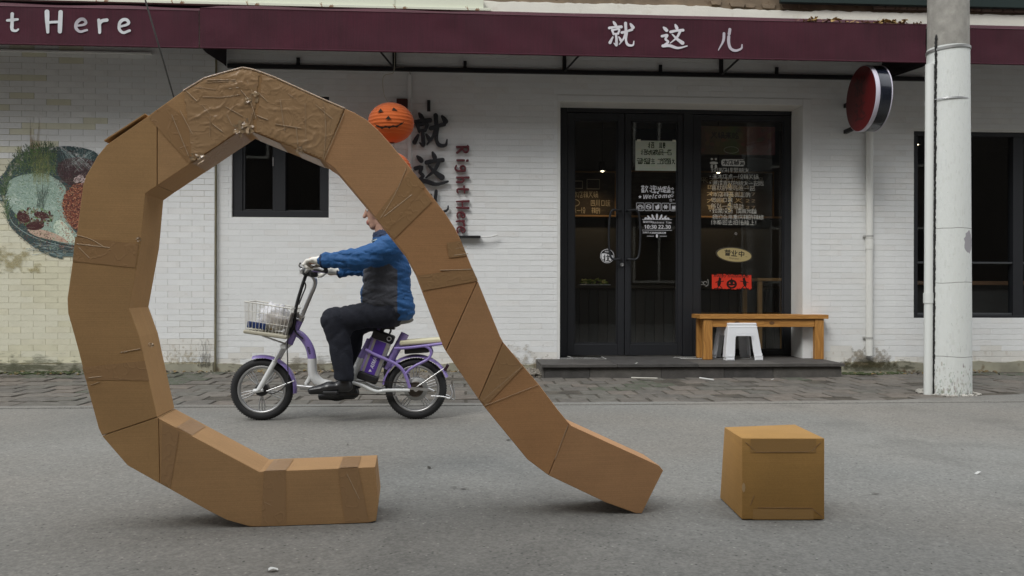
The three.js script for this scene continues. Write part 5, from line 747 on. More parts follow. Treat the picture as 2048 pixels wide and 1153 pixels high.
  // tape on the inner faces, and crumpled film at the bends
  const wrap = (a, b, w0, w1, mat = M.tape) => { const dx = b[0] - a[0], dy = b[1] - a[1], L = Math.hypot(dx, dy), n = [-dy / L, dx / L], o = 0.0022; const g = new THREE.BufferGeometry(); const A = [a[0] + n[0] * o, a[1] + n[1] * o], B = [b[0] + n[0] * o, b[1] + n[1] * o]; g.setAttribute('position', new THREE.Float32BufferAttribute([...A, w0, ...B, w0, ...B, w1, ...A, w0, ...B, w1, ...A, w1], 3)); g.setAttribute('uv', new THREE.Float32BufferAttribute([0, 0, L, 0, L, 0.2, 0, 0, L, 0.2, 0, 0.2], 2)); g.computeVertexNormals(); return obj('packing_tape', g, mat, t); };
  const inTape = M.tape.clone(); inTape.clearcoat = 0.15; inTape.roughness = 0.5; inTape.bumpScale = 0.005;
  const N = [[[-0.4289, 1.1416], [-0.4411, 1.057]], [[-0.4193, 0.6439], [-0.4338, 0.7154]], [[-0.25, 0.3086], [-0.3352, 0.4048]], [[0.0998, 0.2135], [0.0216, 0.2124]], [[0.3717, 0.2175], [0.2993, 0.2163]], [[-0.2496, 1.3881], [-0.1843, 1.4351]], [[-0.1843, 1.4351], [-0.0745, 1.5161]], [[-0.0377, 1.5171], [0.0738, 1.4722]], [[0.13, 1.4506], [0.2241, 1.4124]]];
  { const q = N; wrap(q[0][1], q[0][0], 0, -0.2); wrap(q[1][0], q[1][1], 0, -0.2); wrap([-0.3045, 0.3869], [-0.2483, 0.354], 0.0, -0.2); wrap(q[3][1], q[3][0], 0, -0.2); wrap(q[4][1], q[4][0], 0, -0.2); for (const k of [5, 6, 7, 8]) wrap(q[k][1], q[k][0], 0.002, -0.21, inTape); }
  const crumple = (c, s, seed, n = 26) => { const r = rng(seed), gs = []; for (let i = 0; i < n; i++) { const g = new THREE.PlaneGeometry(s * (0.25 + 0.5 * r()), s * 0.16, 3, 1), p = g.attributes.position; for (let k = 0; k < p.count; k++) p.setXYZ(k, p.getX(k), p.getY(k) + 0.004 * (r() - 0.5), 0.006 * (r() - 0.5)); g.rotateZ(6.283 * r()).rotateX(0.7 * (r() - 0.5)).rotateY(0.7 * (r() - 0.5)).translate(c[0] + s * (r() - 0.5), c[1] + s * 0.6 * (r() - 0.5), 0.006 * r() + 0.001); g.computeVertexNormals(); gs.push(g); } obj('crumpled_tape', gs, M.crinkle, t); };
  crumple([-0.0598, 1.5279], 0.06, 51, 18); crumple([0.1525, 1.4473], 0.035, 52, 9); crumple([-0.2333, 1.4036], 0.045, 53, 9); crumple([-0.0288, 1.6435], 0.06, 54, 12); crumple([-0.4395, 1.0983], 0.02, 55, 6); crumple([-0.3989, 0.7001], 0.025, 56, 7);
}
{
  const t = thing('cardboard_box', 'cardboard cube standing as the dot of the question mark', 'box', [1.2647533763716314, 0, 5.622], -0.058), s = 0.1635, h = 0.325, D = 0.325;
  const g = new RoundedBoxGeometry(2 * s, h - 0.004, D, 2, 0.003).translate(0, h / 2 + 0.002, -D / 2), p = g.attributes.position;
  for (let i = 0; i < p.count; i++) { const x = p.getX(i), y = p.getY(i), z = p.getZ(i); if (x < 0 && z < -D * 0.5) { p.setX(i, x + 0.018 * Math.max(0, (y - 0.2) / 0.12)); p.setY(i, y - (y > 0.25 ? 0.012 : 0)); } if (y > h - 0.02 && z > -0.02) p.setY(i, y - 0.0); }
  g.computeVertexNormals();
  obj('carton', metres(toCreasedNormals(g, 0.5)), card([170, 130, 72], 291), t);
  const cr = card([182, 132, 72], 293), tp = phys([0.39, 0.218, 0.066], 0.45, { clearcoat: 0.25, bumpMap: M.tape.bumpMap, bumpScale: 0.001 });
  obj('packing_tape', sheet(-0.13, 0.13, 0.268, 0.322, 0.0012), tp, t); obj('packing_tape', sheet(-0.12, 0.12, 0.004, 0.046, 0.0013), tp, t);
  for (const [a, b] of [[[-0.15, 0.31, 0.001], [-0.11, 0.275, 0.001]], [[0.15, 0.31, 0.001], [0.112, 0.275, 0.001]], [[-0.11, 0.27, 0.0015], [0.1, 0.272, 0.0015]], [[-0.115, 0.1, 0.001], [-0.13, 0.06, 0.001]], [[-0.1, 0.05, 0.001], [0.11, 0.049, 0.001]], [[0.112, 0.05, 0.001], [0.155, 0.015, 0.001]]]) obj('tape_fold', rod(a, b, 0.0011, 0.0011, 5), M.tape, t);
  obj('torn_patch', new THREE.CircleGeometry(0.014, 7).scale(0.5, 1.4, 1).translate(-0.157, 0.13, 0.0014), std([0.5, 0.34, 0.18], 0.9), t);
  void cr;
}

// ---------------------------------------------------------------- electric bicycle
const BIKE = [-0.8645, 0, 3.07];
M.purple = phys([0.27, 0.2, 0.5], 0.32, { clearcoat: 0.6, clearcoatRoughness: 0.2 }); M.silver = std([0.62, 0.62, 0.62], 0.28, { metalness: 0.9 }); M.alloy = std([0.5, 0.5, 0.5], 0.38, { metalness: 0.85 }); M.bikeWhite = phys([0.7, 0.71, 0.7], 0.35, { clearcoat: 0.4 }); M.rubber = std([0.016, 0.016, 0.017], 0.75); M.plastic = std([0.014, 0.014, 0.015], 0.5);
{
  const t = thing('electric_bicycle', 'small purple and white electric bicycle with front basket on the lane', 'bicycle', BIKE);
  const R = 0.2145, F = [-0.5294, 0.2149], K = [0.5345, 0.2092]; F[1] = K[1] = R;
  const ring = (r, tb, seg = 64) => new THREE.TorusGeometry(r, tb, 12, seg);
  function wheel(cx, rear) {
    const w = obj('wheel', ring(R - 0.029, 0.029), M.rubber, t); w.position.set(cx, R, 0);
    const tread = []; for (let i = 0; i < 72; i++) { const a = i / 72 * 6.283; tread.push(new THREE.BoxGeometry(0.006, 0.01, 0.03).translate(0, R - 0.004, 0).rotateZ(a)); } obj('tread', tread, M.rubber, w);
    const rim = new THREE.LatheGeometry([[0.150, -0.02], [0.163, -0.022], [0.168, -0.014], [0.158, 0], [0.168, 0.014], [0.163, 0.022], [0.150, 0.02], [0.145, 0], [0.150, -0.02]].map(([a, b]) => new THREE.Vector2(a, b)), 64).rotateX(Math.PI / 2); obj('rim', rim, M.alloy, w);
    const sp = []; const groups = 5; for (let g = 0; g < groups; g++) for (const o of [-0.13, 0, 0.13]) { const a = g / groups * 6.283 + (rear ? 0.3 : 0.95), b = a + o; sp.push(tube([[0.045 * Math.cos(a + o * 0.6), 0.045 * Math.sin(a + o * 0.6), 0.012], [0.1 * Math.cos(b + o * 0.4), 0.1 * Math.sin(b + o * 0.4), 0.01], [0.15 * Math.cos(b), 0.15 * Math.sin(b), 0.006]], 0.0048, 8, 6)); } obj('spokes', sp, M.alloy, w);
    if (rear) { obj('hub_motor', new THREE.LatheGeometry([[0, 0.05], [0.02, 0.05], [0.03, 0.042], [0.055, 0.04], [0.06, 0.032], [0.08, 0.03], [0.083, 0.02], [0.083, -0.03], [0, -0.034]].map(([a, b]) => new THREE.Vector2(a, b)), 48).rotateX(Math.PI / 2), std([0.4, 0.4, 0.39], 0.4, { metalness: 0.8 }), w); obj('freewheel', [new THREE.CylinderGeometry(0.05, 0.05, 0.008, 40).rotateX(Math.PI / 2).translate(0, 0, 0.056), ring(0.05, 0.004, 30).translate(0, 0, 0.06)], std([0.09, 0.075, 0.06], 0.5, { metalness: 0.6 }), w); }
    else obj('brake_drum', new THREE.LatheGeometry([[0, 0.045], [0.03, 0.045], [0.042, 0.036], [0.046, 0.02], [0.046, -0.03], [0, -0.034]].map(([a, b]) => new THREE.Vector2(a, b)), 40).rotateX(Math.PI / 2), M.plastic, w);
    obj('axle', rod([0, 0, -0.07], [0, 0, 0.085], 0.008), M.silver, w);
  }
  wheel(F[0], false); wheel(K[0], true);
  const fender = (cx, a0, a1, r, name) => { const n = 40, pos = [], idx = [], prof = [[-0.04, -0.016], [-0.03, -0.003], [0, 0.004], [0.03, -0.003], [0.04, -0.016]]; for (let i = 0; i <= n; i++) { const a = a0 + (a1 - a0) * i / n; for (const [z, d] of prof) pos.push(cx + (r + d) * Math.cos(a), R + (r + d) * Math.sin(a), z); } for (let i = 0; i < n; i++) for (let k = 0; k < 4; k++) { const q = i * 5 + k; idx.push(q, q + 1, q + 5, q + 1, q + 6, q + 5); } const g = new THREE.BufferGeometry(); g.setAttribute('position', new THREE.Float32BufferAttribute(pos, 3)); g.setIndex(idx); g.computeVertexNormals(); return obj(name, g, M.purple, t); };
  fender(F[0], 1.85, -0.12, 0.236, 'front_fender'); fender(K[0], 3.0, 0.36, 0.238, 'rear_fender');
  obj('fender_stay', rod([-0.4841, 0.2084, 0.06], [-0.3012, 0.278, 0.045], 0.004), M.silver, t); obj('fender_stay', rod([0.5455, 0.2352, 0.07], [0.7279, 0.357, 0.045], 0.004), M.silver, t);
  // fork, head and stem
  for (const s of [1, -1]) { const z = 0.058 * s; obj('fork_leg', [rod([-0.5397, 0.2115, 0].with(2, z), [-0.4309, 0.4125, 0].with(2, z), 0.019, 0.017), rod([-0.5738, 0.2082, 0].with(2, z), [-0.509, 0.2183, 0].with(2, z), 0.016, 0.014)], M.bikeWhite, t); obj('stanchion', [rod([-0.4309, 0.4125, 0].with(2, z), [-0.3696, 0.5237, 0].with(2, z), 0.0125), new THREE.TorusGeometry(0.016, 0.005, 8, 20).rotateX(Math.PI / 2).rotateZ(-0.5).translate(...[-0.4309, 0.416, 0].with(2, z))], M.silver, t); }
  obj('fork_crown', [bar([-0.373, 0.5167, 0].with(2, -0.078), [-0.373, 0.5167, 0].with(2, 0.078), 0.034, 0.026), rod([-0.373, 0.5098, 0], [-0.3422, 0.5375, 0], 0.024)], M.bikeWhite, t);
  obj('head_tube', rod([-0.3456, 0.5306, 0], [-0.274, 0.6907, 0], 0.026, 0.024, 16), M.purple, t);
  obj('stem_clamp', [rod([-0.274, 0.6907, 0], [-0.2569, 0.729, 0], 0.026, 0.024), bar([-0.2706, 0.722, 0].with(2, 0.03), [-0.2363, 0.7185, 0].with(2, 0.03), 0.016, 0.012)], M.silver, t);
  obj('stem', tube([[-0.2569, 0.7255, 0], [-0.2296, 0.7952, 0], [-0.1955, 0.8789, 0], [-0.1749, 0.9278, 0], [-0.1682, 0.9662, 0], [-0.182, 0.9975, 0], [-0.213, 1.0149, 0]], 0.0155, 40, 12), M.silver, t);
  obj('handlebar', [tube([[-0.0481, 1.0361, 0.3], [-0.0992, 1.0532, 0.27], [-0.1649, 1.0515, 0.2], [-0.2147, 1.0305, 0.08], [-0.2303, 1.0253, 0], [-0.2458, 1.034, -0.08], [-0.2336, 1.0584, -0.2], [-0.1602, 1.0605, -0.27], [-0.0854, 1.0542, -0.3]], 0.0115, 60, 10)], M.silver, t);
  obj('control_housing', [new RoundedBoxGeometry(0.075, 0.055, 0.13, 3, 0.02).translate(-0.2096, 1.0288, 0), new RoundedBoxGeometry(0.05, 0.04, 0.05, 2, 0.012).translate(-0.153, 1.0128, 0.13)], M.plastic, t);
  obj('headlamp', [new THREE.SphereGeometry(0.03, 18, 12).scale(0.75, 1, 1).translate(-0.2544, 1.0426, 0.0)], M.silver, t);
  for (const s of [1, -1]) obj('grip', s > 0 ? rod([-0.1583, 1.0549, 0.2], [-0.0416, 1.0361, 0.3], 0.017) : rod([-0.2265, 1.0584, -0.2], [-0.0854, 1.0542, -0.3], 0.017), s > 0 ? M.plastic : M.purple, t);
  obj('bar_cover', tube([[-0.1561, 1.043, 0.14], [-0.102, 1.0388, 0.18], [-0.0518, 1.0309, 0.24]], 0.016, 12, 10), M.purple, t);
  obj('brake_lever', tube([[-0.1611, 1.0577, 0.22], [-0.208, 1.0534, 0.25], [-0.2196, 1.0654, 0.29], [-0.2071, 1.081, 0.32]], 0.006, 20, 7), M.silver, t); obj('brake_lever', tube([[-0.2407, 1.0511, -0.2], [-0.2789, 1.045, -0.25], [-0.2596, 1.0389, -0.3]], 0.006, 16, 7), M.silver, t);
  obj('cable', [tube([[-0.2244, 1.0143, 0.03], [-0.2447, 0.9553, 0.03], [-0.2651, 0.8893, 0.03], [-0.2854, 0.8166, 0.03], [-0.2988, 0.7507, 0.03], [-0.3054, 0.6711, 0.03], [-0.3325, 0.6018, 0.03]], 0.012, 40, 8), tube([[-0.2205, 1.0139, 0.05], [-0.2375, 0.9827, 0.05], [-0.2237, 0.9344, 0.05], [-0.2473, 0.8653, 0.05], [-0.271, 0.8031, 0.05]], 0.005, 30, 6)], M.plastic, t);
  obj('cable', tube([[-0.3045, 0.699, 0.035], [-0.2974, 0.6228, 0.035], [-0.27, 0.5882, 0.035], [-0.2427, 0.5674, 0.035]], 0.006, 24, 6), M.plastic, t); obj('cable', tube([[-0.323, 0.6489, 0.075], [-0.3364, 0.5768, 0.075], [-0.3429, 0.5116, 0.075], [-0.3393, 0.4086, 0.075], [-0.349, 0.2542, 0.075], [-0.44, 0.1929, 0.075], [-0.4737, 0.2, 0.075]], 0.004, 50, 6), M.plastic, t);
  // main tube, purple above and white below
  const oval = (pts, r0, r1, sq) => { const c = new THREE.CatmullRomCurve3(pts.map((p) => V(...p)), false, 'centripetal'), g = new THREE.TubeGeometry(c, 40, 1, 16), p = g.attributes.position; for (let i = 0; i <= 40; i++) { const o = c.getPointAt(i / 40), r = r0 + (r1 - r0) * i / 40; for (let k = 0; k <= 16; k++) { const q = i * 17 + k; p.setXYZ(q, o.x + (p.getX(q) - o.x) * r, o.y + (p.getY(q) - o.y) * r, o.z + (p.getZ(q) - o.z) * r * sq); } } g.computeVertexNormals(); return g; };
  const dt = obj('down_tube', oval([[-0.3253, 0.6141, 0], [-0.2703, 0.5931, 0], [-0.222, 0.5373, 0], [-0.1978, 0.4815, 0], [-0.1873, 0.4257, 0]], 0.026, 0.031, 0.9), M.purple, t);
  obj('down_tube_base', [oval([[-0.1873, 0.4274, 0], [-0.1872, 0.3664, 0], [-0.1767, 0.3071, 0], [-0.1318, 0.2581, 0], [-0.0628, 0.2368, 0]], 0.031, 0.036, 0.95), oval([[-0.1871, 0.349, 0], [-0.2007, 0.2933, 0], [-0.2281, 0.2481, 0]], 0.02, 0.016, 1)], M.bikeWhite, t);
  { const tt = canvasTex(256, 64, (c) => { c.fillStyle = '#17131f'; c.font = 'italic bold 56px sans-serif'; c.fillText('AIMA', 40, 54); }); const g = new THREE.PlaneGeometry(0.1, 0.026).rotateZ(-1.33).translate(-0.203, 0.4815, 0.0295); obj('lettering', g, decal(tt, 0.4), dt); }
  obj('foot_rest', [rod([-0.2796, 0.2405, 0.05], [-0.0716, 0.2187, 0.05], 0.013), rod([-0.2793, 0.2143, -0.05], [0.0685, 0.2019, -0.05], 0.013), bar([-0.2281, 0.2377, 0].with(2, -0.06), [-0.2281, 0.2377, 0].with(2, 0.06), 0.02, 0.02)], M.silver, t);
  obj('pedal', new RoundedBoxGeometry(0.1, 0.022, 0.09, 2, 0.008).translate(-0.028, 0.2131, 0.17), M.plastic, t); obj('pedal', new RoundedBoxGeometry(0.1, 0.022, 0.09, 2, 0.008).translate(0.0233, 0.1511, -0.17), M.plastic, t);
  obj('crank', [bar([0.0623, 0.2414, 0.1], [-0.0294, 0.2101, 0.12], 0.02, 0.012), rod([0.0512, 0.2293, 0].with(2, -0.1), [0.0512, 0.2293, 0].with(2, 0.12), 0.02), new THREE.CylinderGeometry(0.055, 0.055, 0.005, 40).rotateX(Math.PI / 2).translate(0.0628, 0.2355, 0.075)], M.plastic, t);
  obj('chain', [bar([0.0654, 0.2797, 0.075], [0.5379, 0.2584, 0.06], 0.006, 0.008), bar([0.0656, 0.1866, 0.075], [0.5381, 0.175, 0.06], 0.006, 0.008)], std([0.05, 0.04, 0.035], 0.5, { metalness: 0.7 }), t);
  // seat tube, battery, saddle
  obj('seat_tube', [oval([[0.0547, 0.2223, 0], [0.0857, 0.278, 0], [0.1305, 0.3688, 0], [0.158, 0.4316, 0]], 0.034, 0.03, 0.9)], M.bikeWhite, t); obj('seat_tube_top', [oval([[0.1546, 0.4264, 0], [0.189, 0.4946, 0], [0.2166, 0.5575, 0]], 0.03, 0.028, 0.9), rod([0.2166, 0.5575, 0], [0.3032, 0.6626, 0], 0.014)], M.purple, t);
  { const a = [0.1914, 0.2723, 0], b = [0.3173, 0.6065, 0], L = Math.hypot(b[0] - a[0], b[1] - a[1]), q = obj('battery', metres(new RoundedBoxGeometry(0.135, L * 0.7, 0.09, 2, 0.01).translate(0, L * 0.5, 0)), M.alloy, t); q.position.set(a[0], a[1], 0.012); q.rotation.z = -Math.atan2(b[0] - a[0], b[1] - a[1]);
    obj('cap', new RoundedBoxGeometry(0.155, L * 0.17, 0.1, 2, 0.012).translate(0.0, L * 0.92, 0), M.plastic, q); obj('cap', new RoundedBoxGeometry(0.145, L * 0.16, 0.1, 2, 0.012).translate(0, L * 0.075, 0), M.plastic, q);
    obj('stripe', box(-0.035, 0.04, L * 0.16, L * 0.83, 0.043, 0.0462, 0.001), phys([0.09, 0.04, 0.3], 0.35), q); obj('stripe', box(-0.066, -0.052, L * 0.16, L * 0.83, 0.043, 0.0462, 0.001), M.purple, q);
    const tt = canvasTex(512, 128, (c) => { c.fillStyle = '#d9d6e6'; c.font = 'italic bold 100px sans-serif'; c.fillText('AIMA', 110, 98); c.beginPath(); c.moveTo(20, 30); c.lineTo(92, 40); c.lineTo(46, 92); c.fill(); }); obj('lettering', new THREE.PlaneGeometry(0.16, 0.045).rotateZ(Math.PI / 2).translate(0.004, L * 0.4, 0.047), decal(tt, 0.4), q);
    obj('lock', [new THREE.TorusGeometry(0.014, 0.0035, 8, 20).translate(0.045, L * 0.93, 0.052), new THREE.CylinderGeometry(0.009, 0.009, 0.012, 16).rotateX(Math.PI / 2).translate(0.062, L * 0.78, 0.045)], M.silver, q);
    obj('carry_handle', tube([[-0.03, L, 0], [-0.028, L + 0.035, 0], [0.03, L + 0.035, 0], [0.032, L, 0]], 0.007, 20, 7), M.plastic, q); }
  obj('saddle', [new THREE.SphereGeometry(1, 24, 14).scale(0.13, 0.035, 0.1).translate(0.3867, 0.6976, 0), new THREE.SphereGeometry(1, 20, 12).scale(0.1, 0.032, 0.04).translate(0.2962, 0.6871, 0)], std([0.16, 0.155, 0.15], 0.6), t);
  obj('saddle_spring', [tube([[0.2796, 0.6713, 0.04], [0.3142, 0.6365, 0.04], [0.3556, 0.6469, 0.04], [0.4083, 0.6717, 0.05]], 0.005, 16, 6), bar([0.3311, 0.6555, 0], [0.3868, 0.6485, 0], 0.04, 0.09), rod([0.3032, 0.6555, 0], [0.2895, 0.5995, 0], 0.016)], M.plastic, t);
  // rear frame and rack
  for (const s of [1, -1]) { const z = s * 0.075, P = (list) => list.map((p) => [p[0], p[1], z * (p[2] || 1)]); obj('frame_tube', tube(P([[0.189, 0.4946, 0],[0.2551, 0.4594, 0],[0.3352, 0.4241, 0],[0.4049, 0.3888, 0],[0.4468, 0.3501, 0],[0.4749, 0.2903, 0],[0.496, 0.227, 0]]), 0.0115, 40, 10), M.purple, t); obj('chain_stay', tube(P([[0.0892, 0.2728, 0],[0.1654, 0.2462, 0],[0.2349, 0.2143, 0],[0.2731, 0.2036, 0],[0.3218, 0.2103, 0],[0.4054, 0.2116, 0],[0.4961, 0.2112, 0]]), 0.0125, 40, 10), M.bikeWhite, t);
    obj('rack_loop', tube(P([[0.5967, 0.5183, 0],[0.6282, 0.5006, 0],[0.6423, 0.4689, 0],[0.6249, 0.4303, 0],[0.583, 0.4058, 0],[0.5341, 0.3814, 0],[0.4922, 0.3534, 0],[0.4609, 0.3184, 0]]), 0.01, 40, 10), M.purple, t); obj('rack_rail', tube(P([[0.3872, 0.5011, 0],[0.4639, 0.5045, 0],[0.5967, 0.5183, 0],[0.7088, 0.5321, 0],[0.8071, 0.5425, 0]]), 0.0105, 20, 10), M.purple, t); }
  obj('rear_post', [oval([[0.4567, 0.5993, 0], [0.415, 0.5221, 0], [0.3665, 0.4345, 0], [0.3249, 0.354, 0]], 0.03, 0.028, 1.2)], M.purple, t); obj('rear_panel', box(0.3110073574791885, 0.346073244356108, 0.2349, 0.4101, -0.03, 0.03, 0.006), M.plastic, t);
  obj('rack_cushion', [metres(new RoundedBoxGeometry(0.39218914941278543, 0.036, 0.15, 3, 0.014)).rotateZ(0.07).translate(0.6176, 0.5499, 0)], std([0.62, 0.58, 0.4], 0.55), t);
  obj('controller_box', metres(new RoundedBoxGeometry(0.17, 0.036, 0.1, 2, 0.006)).rotateZ(0.06).translate(0.5408, 0.4832, 0.01), M.plastic, t);
  obj('dropout', [bar([0.491, 0.2263, 0.08], [0.6289, 0.2152, 0.08], 0.018, 0.008), new THREE.CylinderGeometry(0.017, 0.017, 0.02, 6).rotateX(Math.PI / 2).translate(0.5392, 0.2192, 0.09), rod([0.6224, 0.2234, 0.09], [0.6638, 0.2059, 0.09], 0.009), bar([0.394, 0.1771, 0.07], [0.4284, 0.1769, 0.07], 0.012, 0.006)], M.silver, t);
  obj('kickstand', [tube([[0.6436, 0.1727, 0.1], [0.7265, 0.1701, 0.11], [0.7749, 0.1608, 0.12], [0.7885, 0.1918, 0.12], [0.771, 0.2527, 0.11]], 0.006, 30, 7), tube([[0.6641, 0.1566, -0.1], [0.7569, 0.1489, -0.1], [0.7998, 0.1186, -0.11], [0.7925, 0.2348, -0.1]], 0.006, 30, 7)], M.silver, t);
  obj('rear_reflector', new RoundedBoxGeometry(0.02, 0.05, 0.06, 2, 0.006).rotateZ(-0.5).translate(0.7478, 0.363, 0), std([0.03, 0.012, 0.02], 0.3), t);
  // basket
  const wire = std([0.66, 0.64, 0.58], 0.5), c4 = (px0, py0, px1, py1, hz) => [px0, py0, px1, py1, hz];
  const tl = [-0.6097, 0.8261, 0], tr = [-0.2983, 0.7777, 0], bl = [-0.6125, 0.6213, 0], br = [-0.3492, 0.5828, 0], zt = 0.15, zb = 0.12, lerp = (a, b, k) => [a[0] + (b[0] - a[0]) * k, a[1] + (b[1] - a[1]) * k];
  const bas = obj('basket', [tube([[tl[0], tl[1], -zt], [tl[0], tl[1], zt], [tr[0], tr[1], zt], [tr[0], tr[1], -zt]], 0.0045, 4, 6, true)].slice(0, 0).concat([[tl, tr, zt], [tl, tr, -zt]].map(([a, b, z]) => rod([a[0], a[1], z], [b[0], b[1], z], 0.0045, 0.0045, 6)), [tl, tr].map((a) => rod([a[0], a[1], -zt], [a[0], a[1], zt], 0.0045, 0.0045, 6))), wire, t);
  const wires = []; for (let i = 0; i <= 12; i++) { const a = lerp(tl, tr, i / 12), b = lerp(bl, br, i / 12); for (const s of [1, -1]) wires.push(rod([a[0], a[1], s * zt], [b[0], b[1], s * zb], 0.0018, 0.0018, 5)); } for (let i = 1; i < 10; i++) { const z0 = -zt + 2 * zt * i / 10, z1 = -zb + 2 * zb * i / 10; wires.push(rod([tl[0], tl[1], z0], [bl[0], bl[1], z1], 0.0018, 0.0018, 5), rod([tr[0], tr[1], z0], [br[0], br[1], z1], 0.0018, 0.0018, 5)); } for (const k of [0.3, 0.62]) { const a = lerp(tl, bl, k), b = lerp(tr, br, k), z = zt + (zb - zt) * k; wires.push(rod([a[0], a[1], z], [b[0], b[1], z], 0.0022, 0.0022, 5), rod([a[0], a[1], -z], [b[0], b[1], -z], 0.0022, 0.0022, 5)); }
  obj('mesh_wires', wires, wire, bas);
  const ang = Math.atan2(br[1] - bl[1], br[0] - bl[0]), BL2 = Math.hypot(br[0] - bl[0], br[1] - bl[1]);
  obj('tray', [metres(new RoundedBoxGeometry(BL2 + 0.03, 0.026, 2 * zb + 0.02, 2, 0.01)).rotateZ(ang).translate((bl[0] + br[0]) / 2, (bl[1] + br[1]) / 2, 0)], std([0.42, 0.39, 0.3], 0.7), bas);
  obj('back_plate', [bar([br[0] - 0.012, br[1] + 0.01, 0], [tr[0] - 0.004, tr[1] - 0.03, 0], 0.008, 2 * zb)], std([0.2, 0.18, 0.16], 0.6), bas);
  for (const [a, b] of [[[-0.5181, 0.5894, 0.05], [-0.3552, 0.5305, 0.05]], [[-0.5429, 0.5836, -0.05], [-0.3771, 0.5237, -0.05]], [[-0.3307, 0.7199, 0.04], [-0.2665, 0.6984, 0.02]]]) obj('basket_stay', rod(a, b, 0.006), M.silver, t);
  // shopping in the basket
  const m = [(tl[0] + tr[0] + bl[0] + br[0]) / 4, (bl[1] + br[1]) / 2 + 0.02];
  const bag = thing('shopping_bag', 'clear white plastic shopping bag in the bicycle basket', 'bag', [BIKE[0] + m[0] + 0.018, m[1], BIKE[2] - 0.01]), rr = rng(88);
  { const g = new THREE.IcosahedronGeometry(1, 5), p = g.attributes.position; for (let i = 0; i < p.count; i++) { const v = V(p.getX(i), p.getY(i), p.getZ(i)), k = 1 + 0.16 * Math.sin(7 * v.x + 3 * Math.sin(5 * v.y)) * Math.sin(6 * v.z + 2) + 0.07 * Math.sin(17 * v.y + 9 * v.x); p.setXYZ(i, v.x * k * 0.105, Math.max(0, 0.088 + v.y * k * 0.1), v.z * k * 0.09); } const q = mergeVertices(g.deleteAttribute('normal').deleteAttribute('uv')); q.computeVertexNormals(); obj('film', q, phys([0.82, 0.82, 0.84], 0.35, { transmission: 0.45, thickness: 0 }), bag);
    const b2 = new THREE.IcosahedronGeometry(1, 3), p2 = b2.attributes.position; for (let i = 0; i < p2.count; i++) { const v = V(p2.getX(i), p2.getY(i), p2.getZ(i)), k = 1 + 0.15 * Math.sin(9 * v.x) * Math.sin(8 * v.z + v.y); p2.setXYZ(i, v.x * k * 0.085, Math.max(0.004, 0.06 + v.y * k * 0.065), v.z * k * 0.07); } b2.computeVertexNormals(); obj('contents', b2, std([0.52, 0.4, 0.25], 0.8), bag); }
  const bb = thing('blue_carton', 'blue ribbed package in the front of the bicycle basket', 'package', [BIKE[0] + bl[0] + 0.055, (bl[1]) + 0.02, BIKE[2] + 0.075]); bb.rotation.z = ang;
  for (let i = 0; i < 4; i++) obj('cell', new RoundedBoxGeometry(0.028, 0.045, 0.05, 2, 0.006).translate(-0.04 + i * 0.031, 0.022, 0), std([0.02, 0.045, 0.16], 0.4), bb);
  void c4; void rr;
}

// ---------------------------------------------------------------- the rider
// a smooth skin round a set of tapered capsules, meshed on a grid (surface nets)
function skin(f, lo, hi, cell, paintOf) {
  const n = [0, 1, 2].map((k) => Math.ceil((hi[k] - lo[k]) / cell) + 1), [nx, ny, nz] = n, F = new Float32Array(nx * ny * nz), at = (i, j, k) => (k * ny + j) * nx + i;
  for (let k = 0; k < nz; k++) for (let j = 0; j < ny; j++) for (let i = 0; i < nx; i++) F[at(i, j, k)] = f(lo[0] + i * cell, lo[1] + j * cell, lo[2] + k * cell);
  const id = new Int32Array(nx * ny * nz).fill(-1), pos = [], idx = [];
  for (let k = 0; k < nz - 1; k++) for (let j = 0; j < ny - 1; j++) for (let i = 0; i < nx - 1; i++) {
    let c = 0, x = 0, y = 0, z = 0; const v = (a, b, d) => F[at(i + a, j + b, k + d)];
    const edge = (a, b) => { const p = v(...a), q = v(...b); if ((p < 0) !== (q < 0)) { const t = p / (p - q); x += a[0] + (b[0] - a[0]) * t; y += a[1] + (b[1] - a[1]) * t; z += a[2] + (b[2] - a[2]) * t; c++; } };
    for (const [a, b] of EDGES) edge(a, b);
    if (c) { id[at(i, j, k)] = pos.length / 3; pos.push(lo[0] + (i + x / c) * cell, lo[1] + (j + y / c) * cell, lo[2] + (k + z / c) * cell); }
  }
  const quad = (a, b, c, d, flip) => { if (a < 0 || b < 0 || c < 0 || d < 0) return; flip ? idx.push(a, c, b, a, d, c) : idx.push(a, b, c, a, c, d); };
  for (let k = 1; k < nz - 1; k++) for (let j = 1; j < ny - 1; j++) for (let i = 1; i < nx - 1; i++) {
    const s = F[at(i, j, k)] < 0;
    if (s !== (F[at(i + 1, j, k)] < 0)) quad(id[at(i, j - 1, k - 1)], id[at(i, j, k - 1)], id[at(i, j, k)], id[at(i, j - 1, k)], !s);
    if (s !== (F[at(i, j + 1, k)] < 0)) quad(id[at(i - 1, j, k - 1)], id[at(i, j, k - 1)], id[at(i, j, k)], id[at(i - 1, j, k)], s);
    if (s !== (F[at(i, j, k + 1)] < 0)) quad(id[at(i - 1, j - 1, k)], id[at(i, j - 1, k)], id[at(i, j, k)], id[at(i - 1, j, k)], !s);
  }
  const g = new THREE.BufferGeometry(); g.setAttribute('position', new THREE.Float32BufferAttribute(pos, 3)); g.setIndex(idx);
  if (paintOf) { const col = []; for (let i = 0; i < pos.length; i += 3) col.push(...paintOf(pos[i], pos[i + 1], pos[i + 2])); g.setAttribute('color', new THREE.Float32BufferAttribute(col, 3)); }
  g.computeVertexNormals(); const uv = new Float32Array(pos.length / 3 * 2); for (let i = 0; i < pos.length / 3; i++) { uv[2 * i] = pos[3 * i] + pos[3 * i + 2]; uv[2 * i + 1] = pos[3 * i + 1]; } g.setAttribute('uv', new THREE.BufferAttribute(uv, 2));
  return g;
}
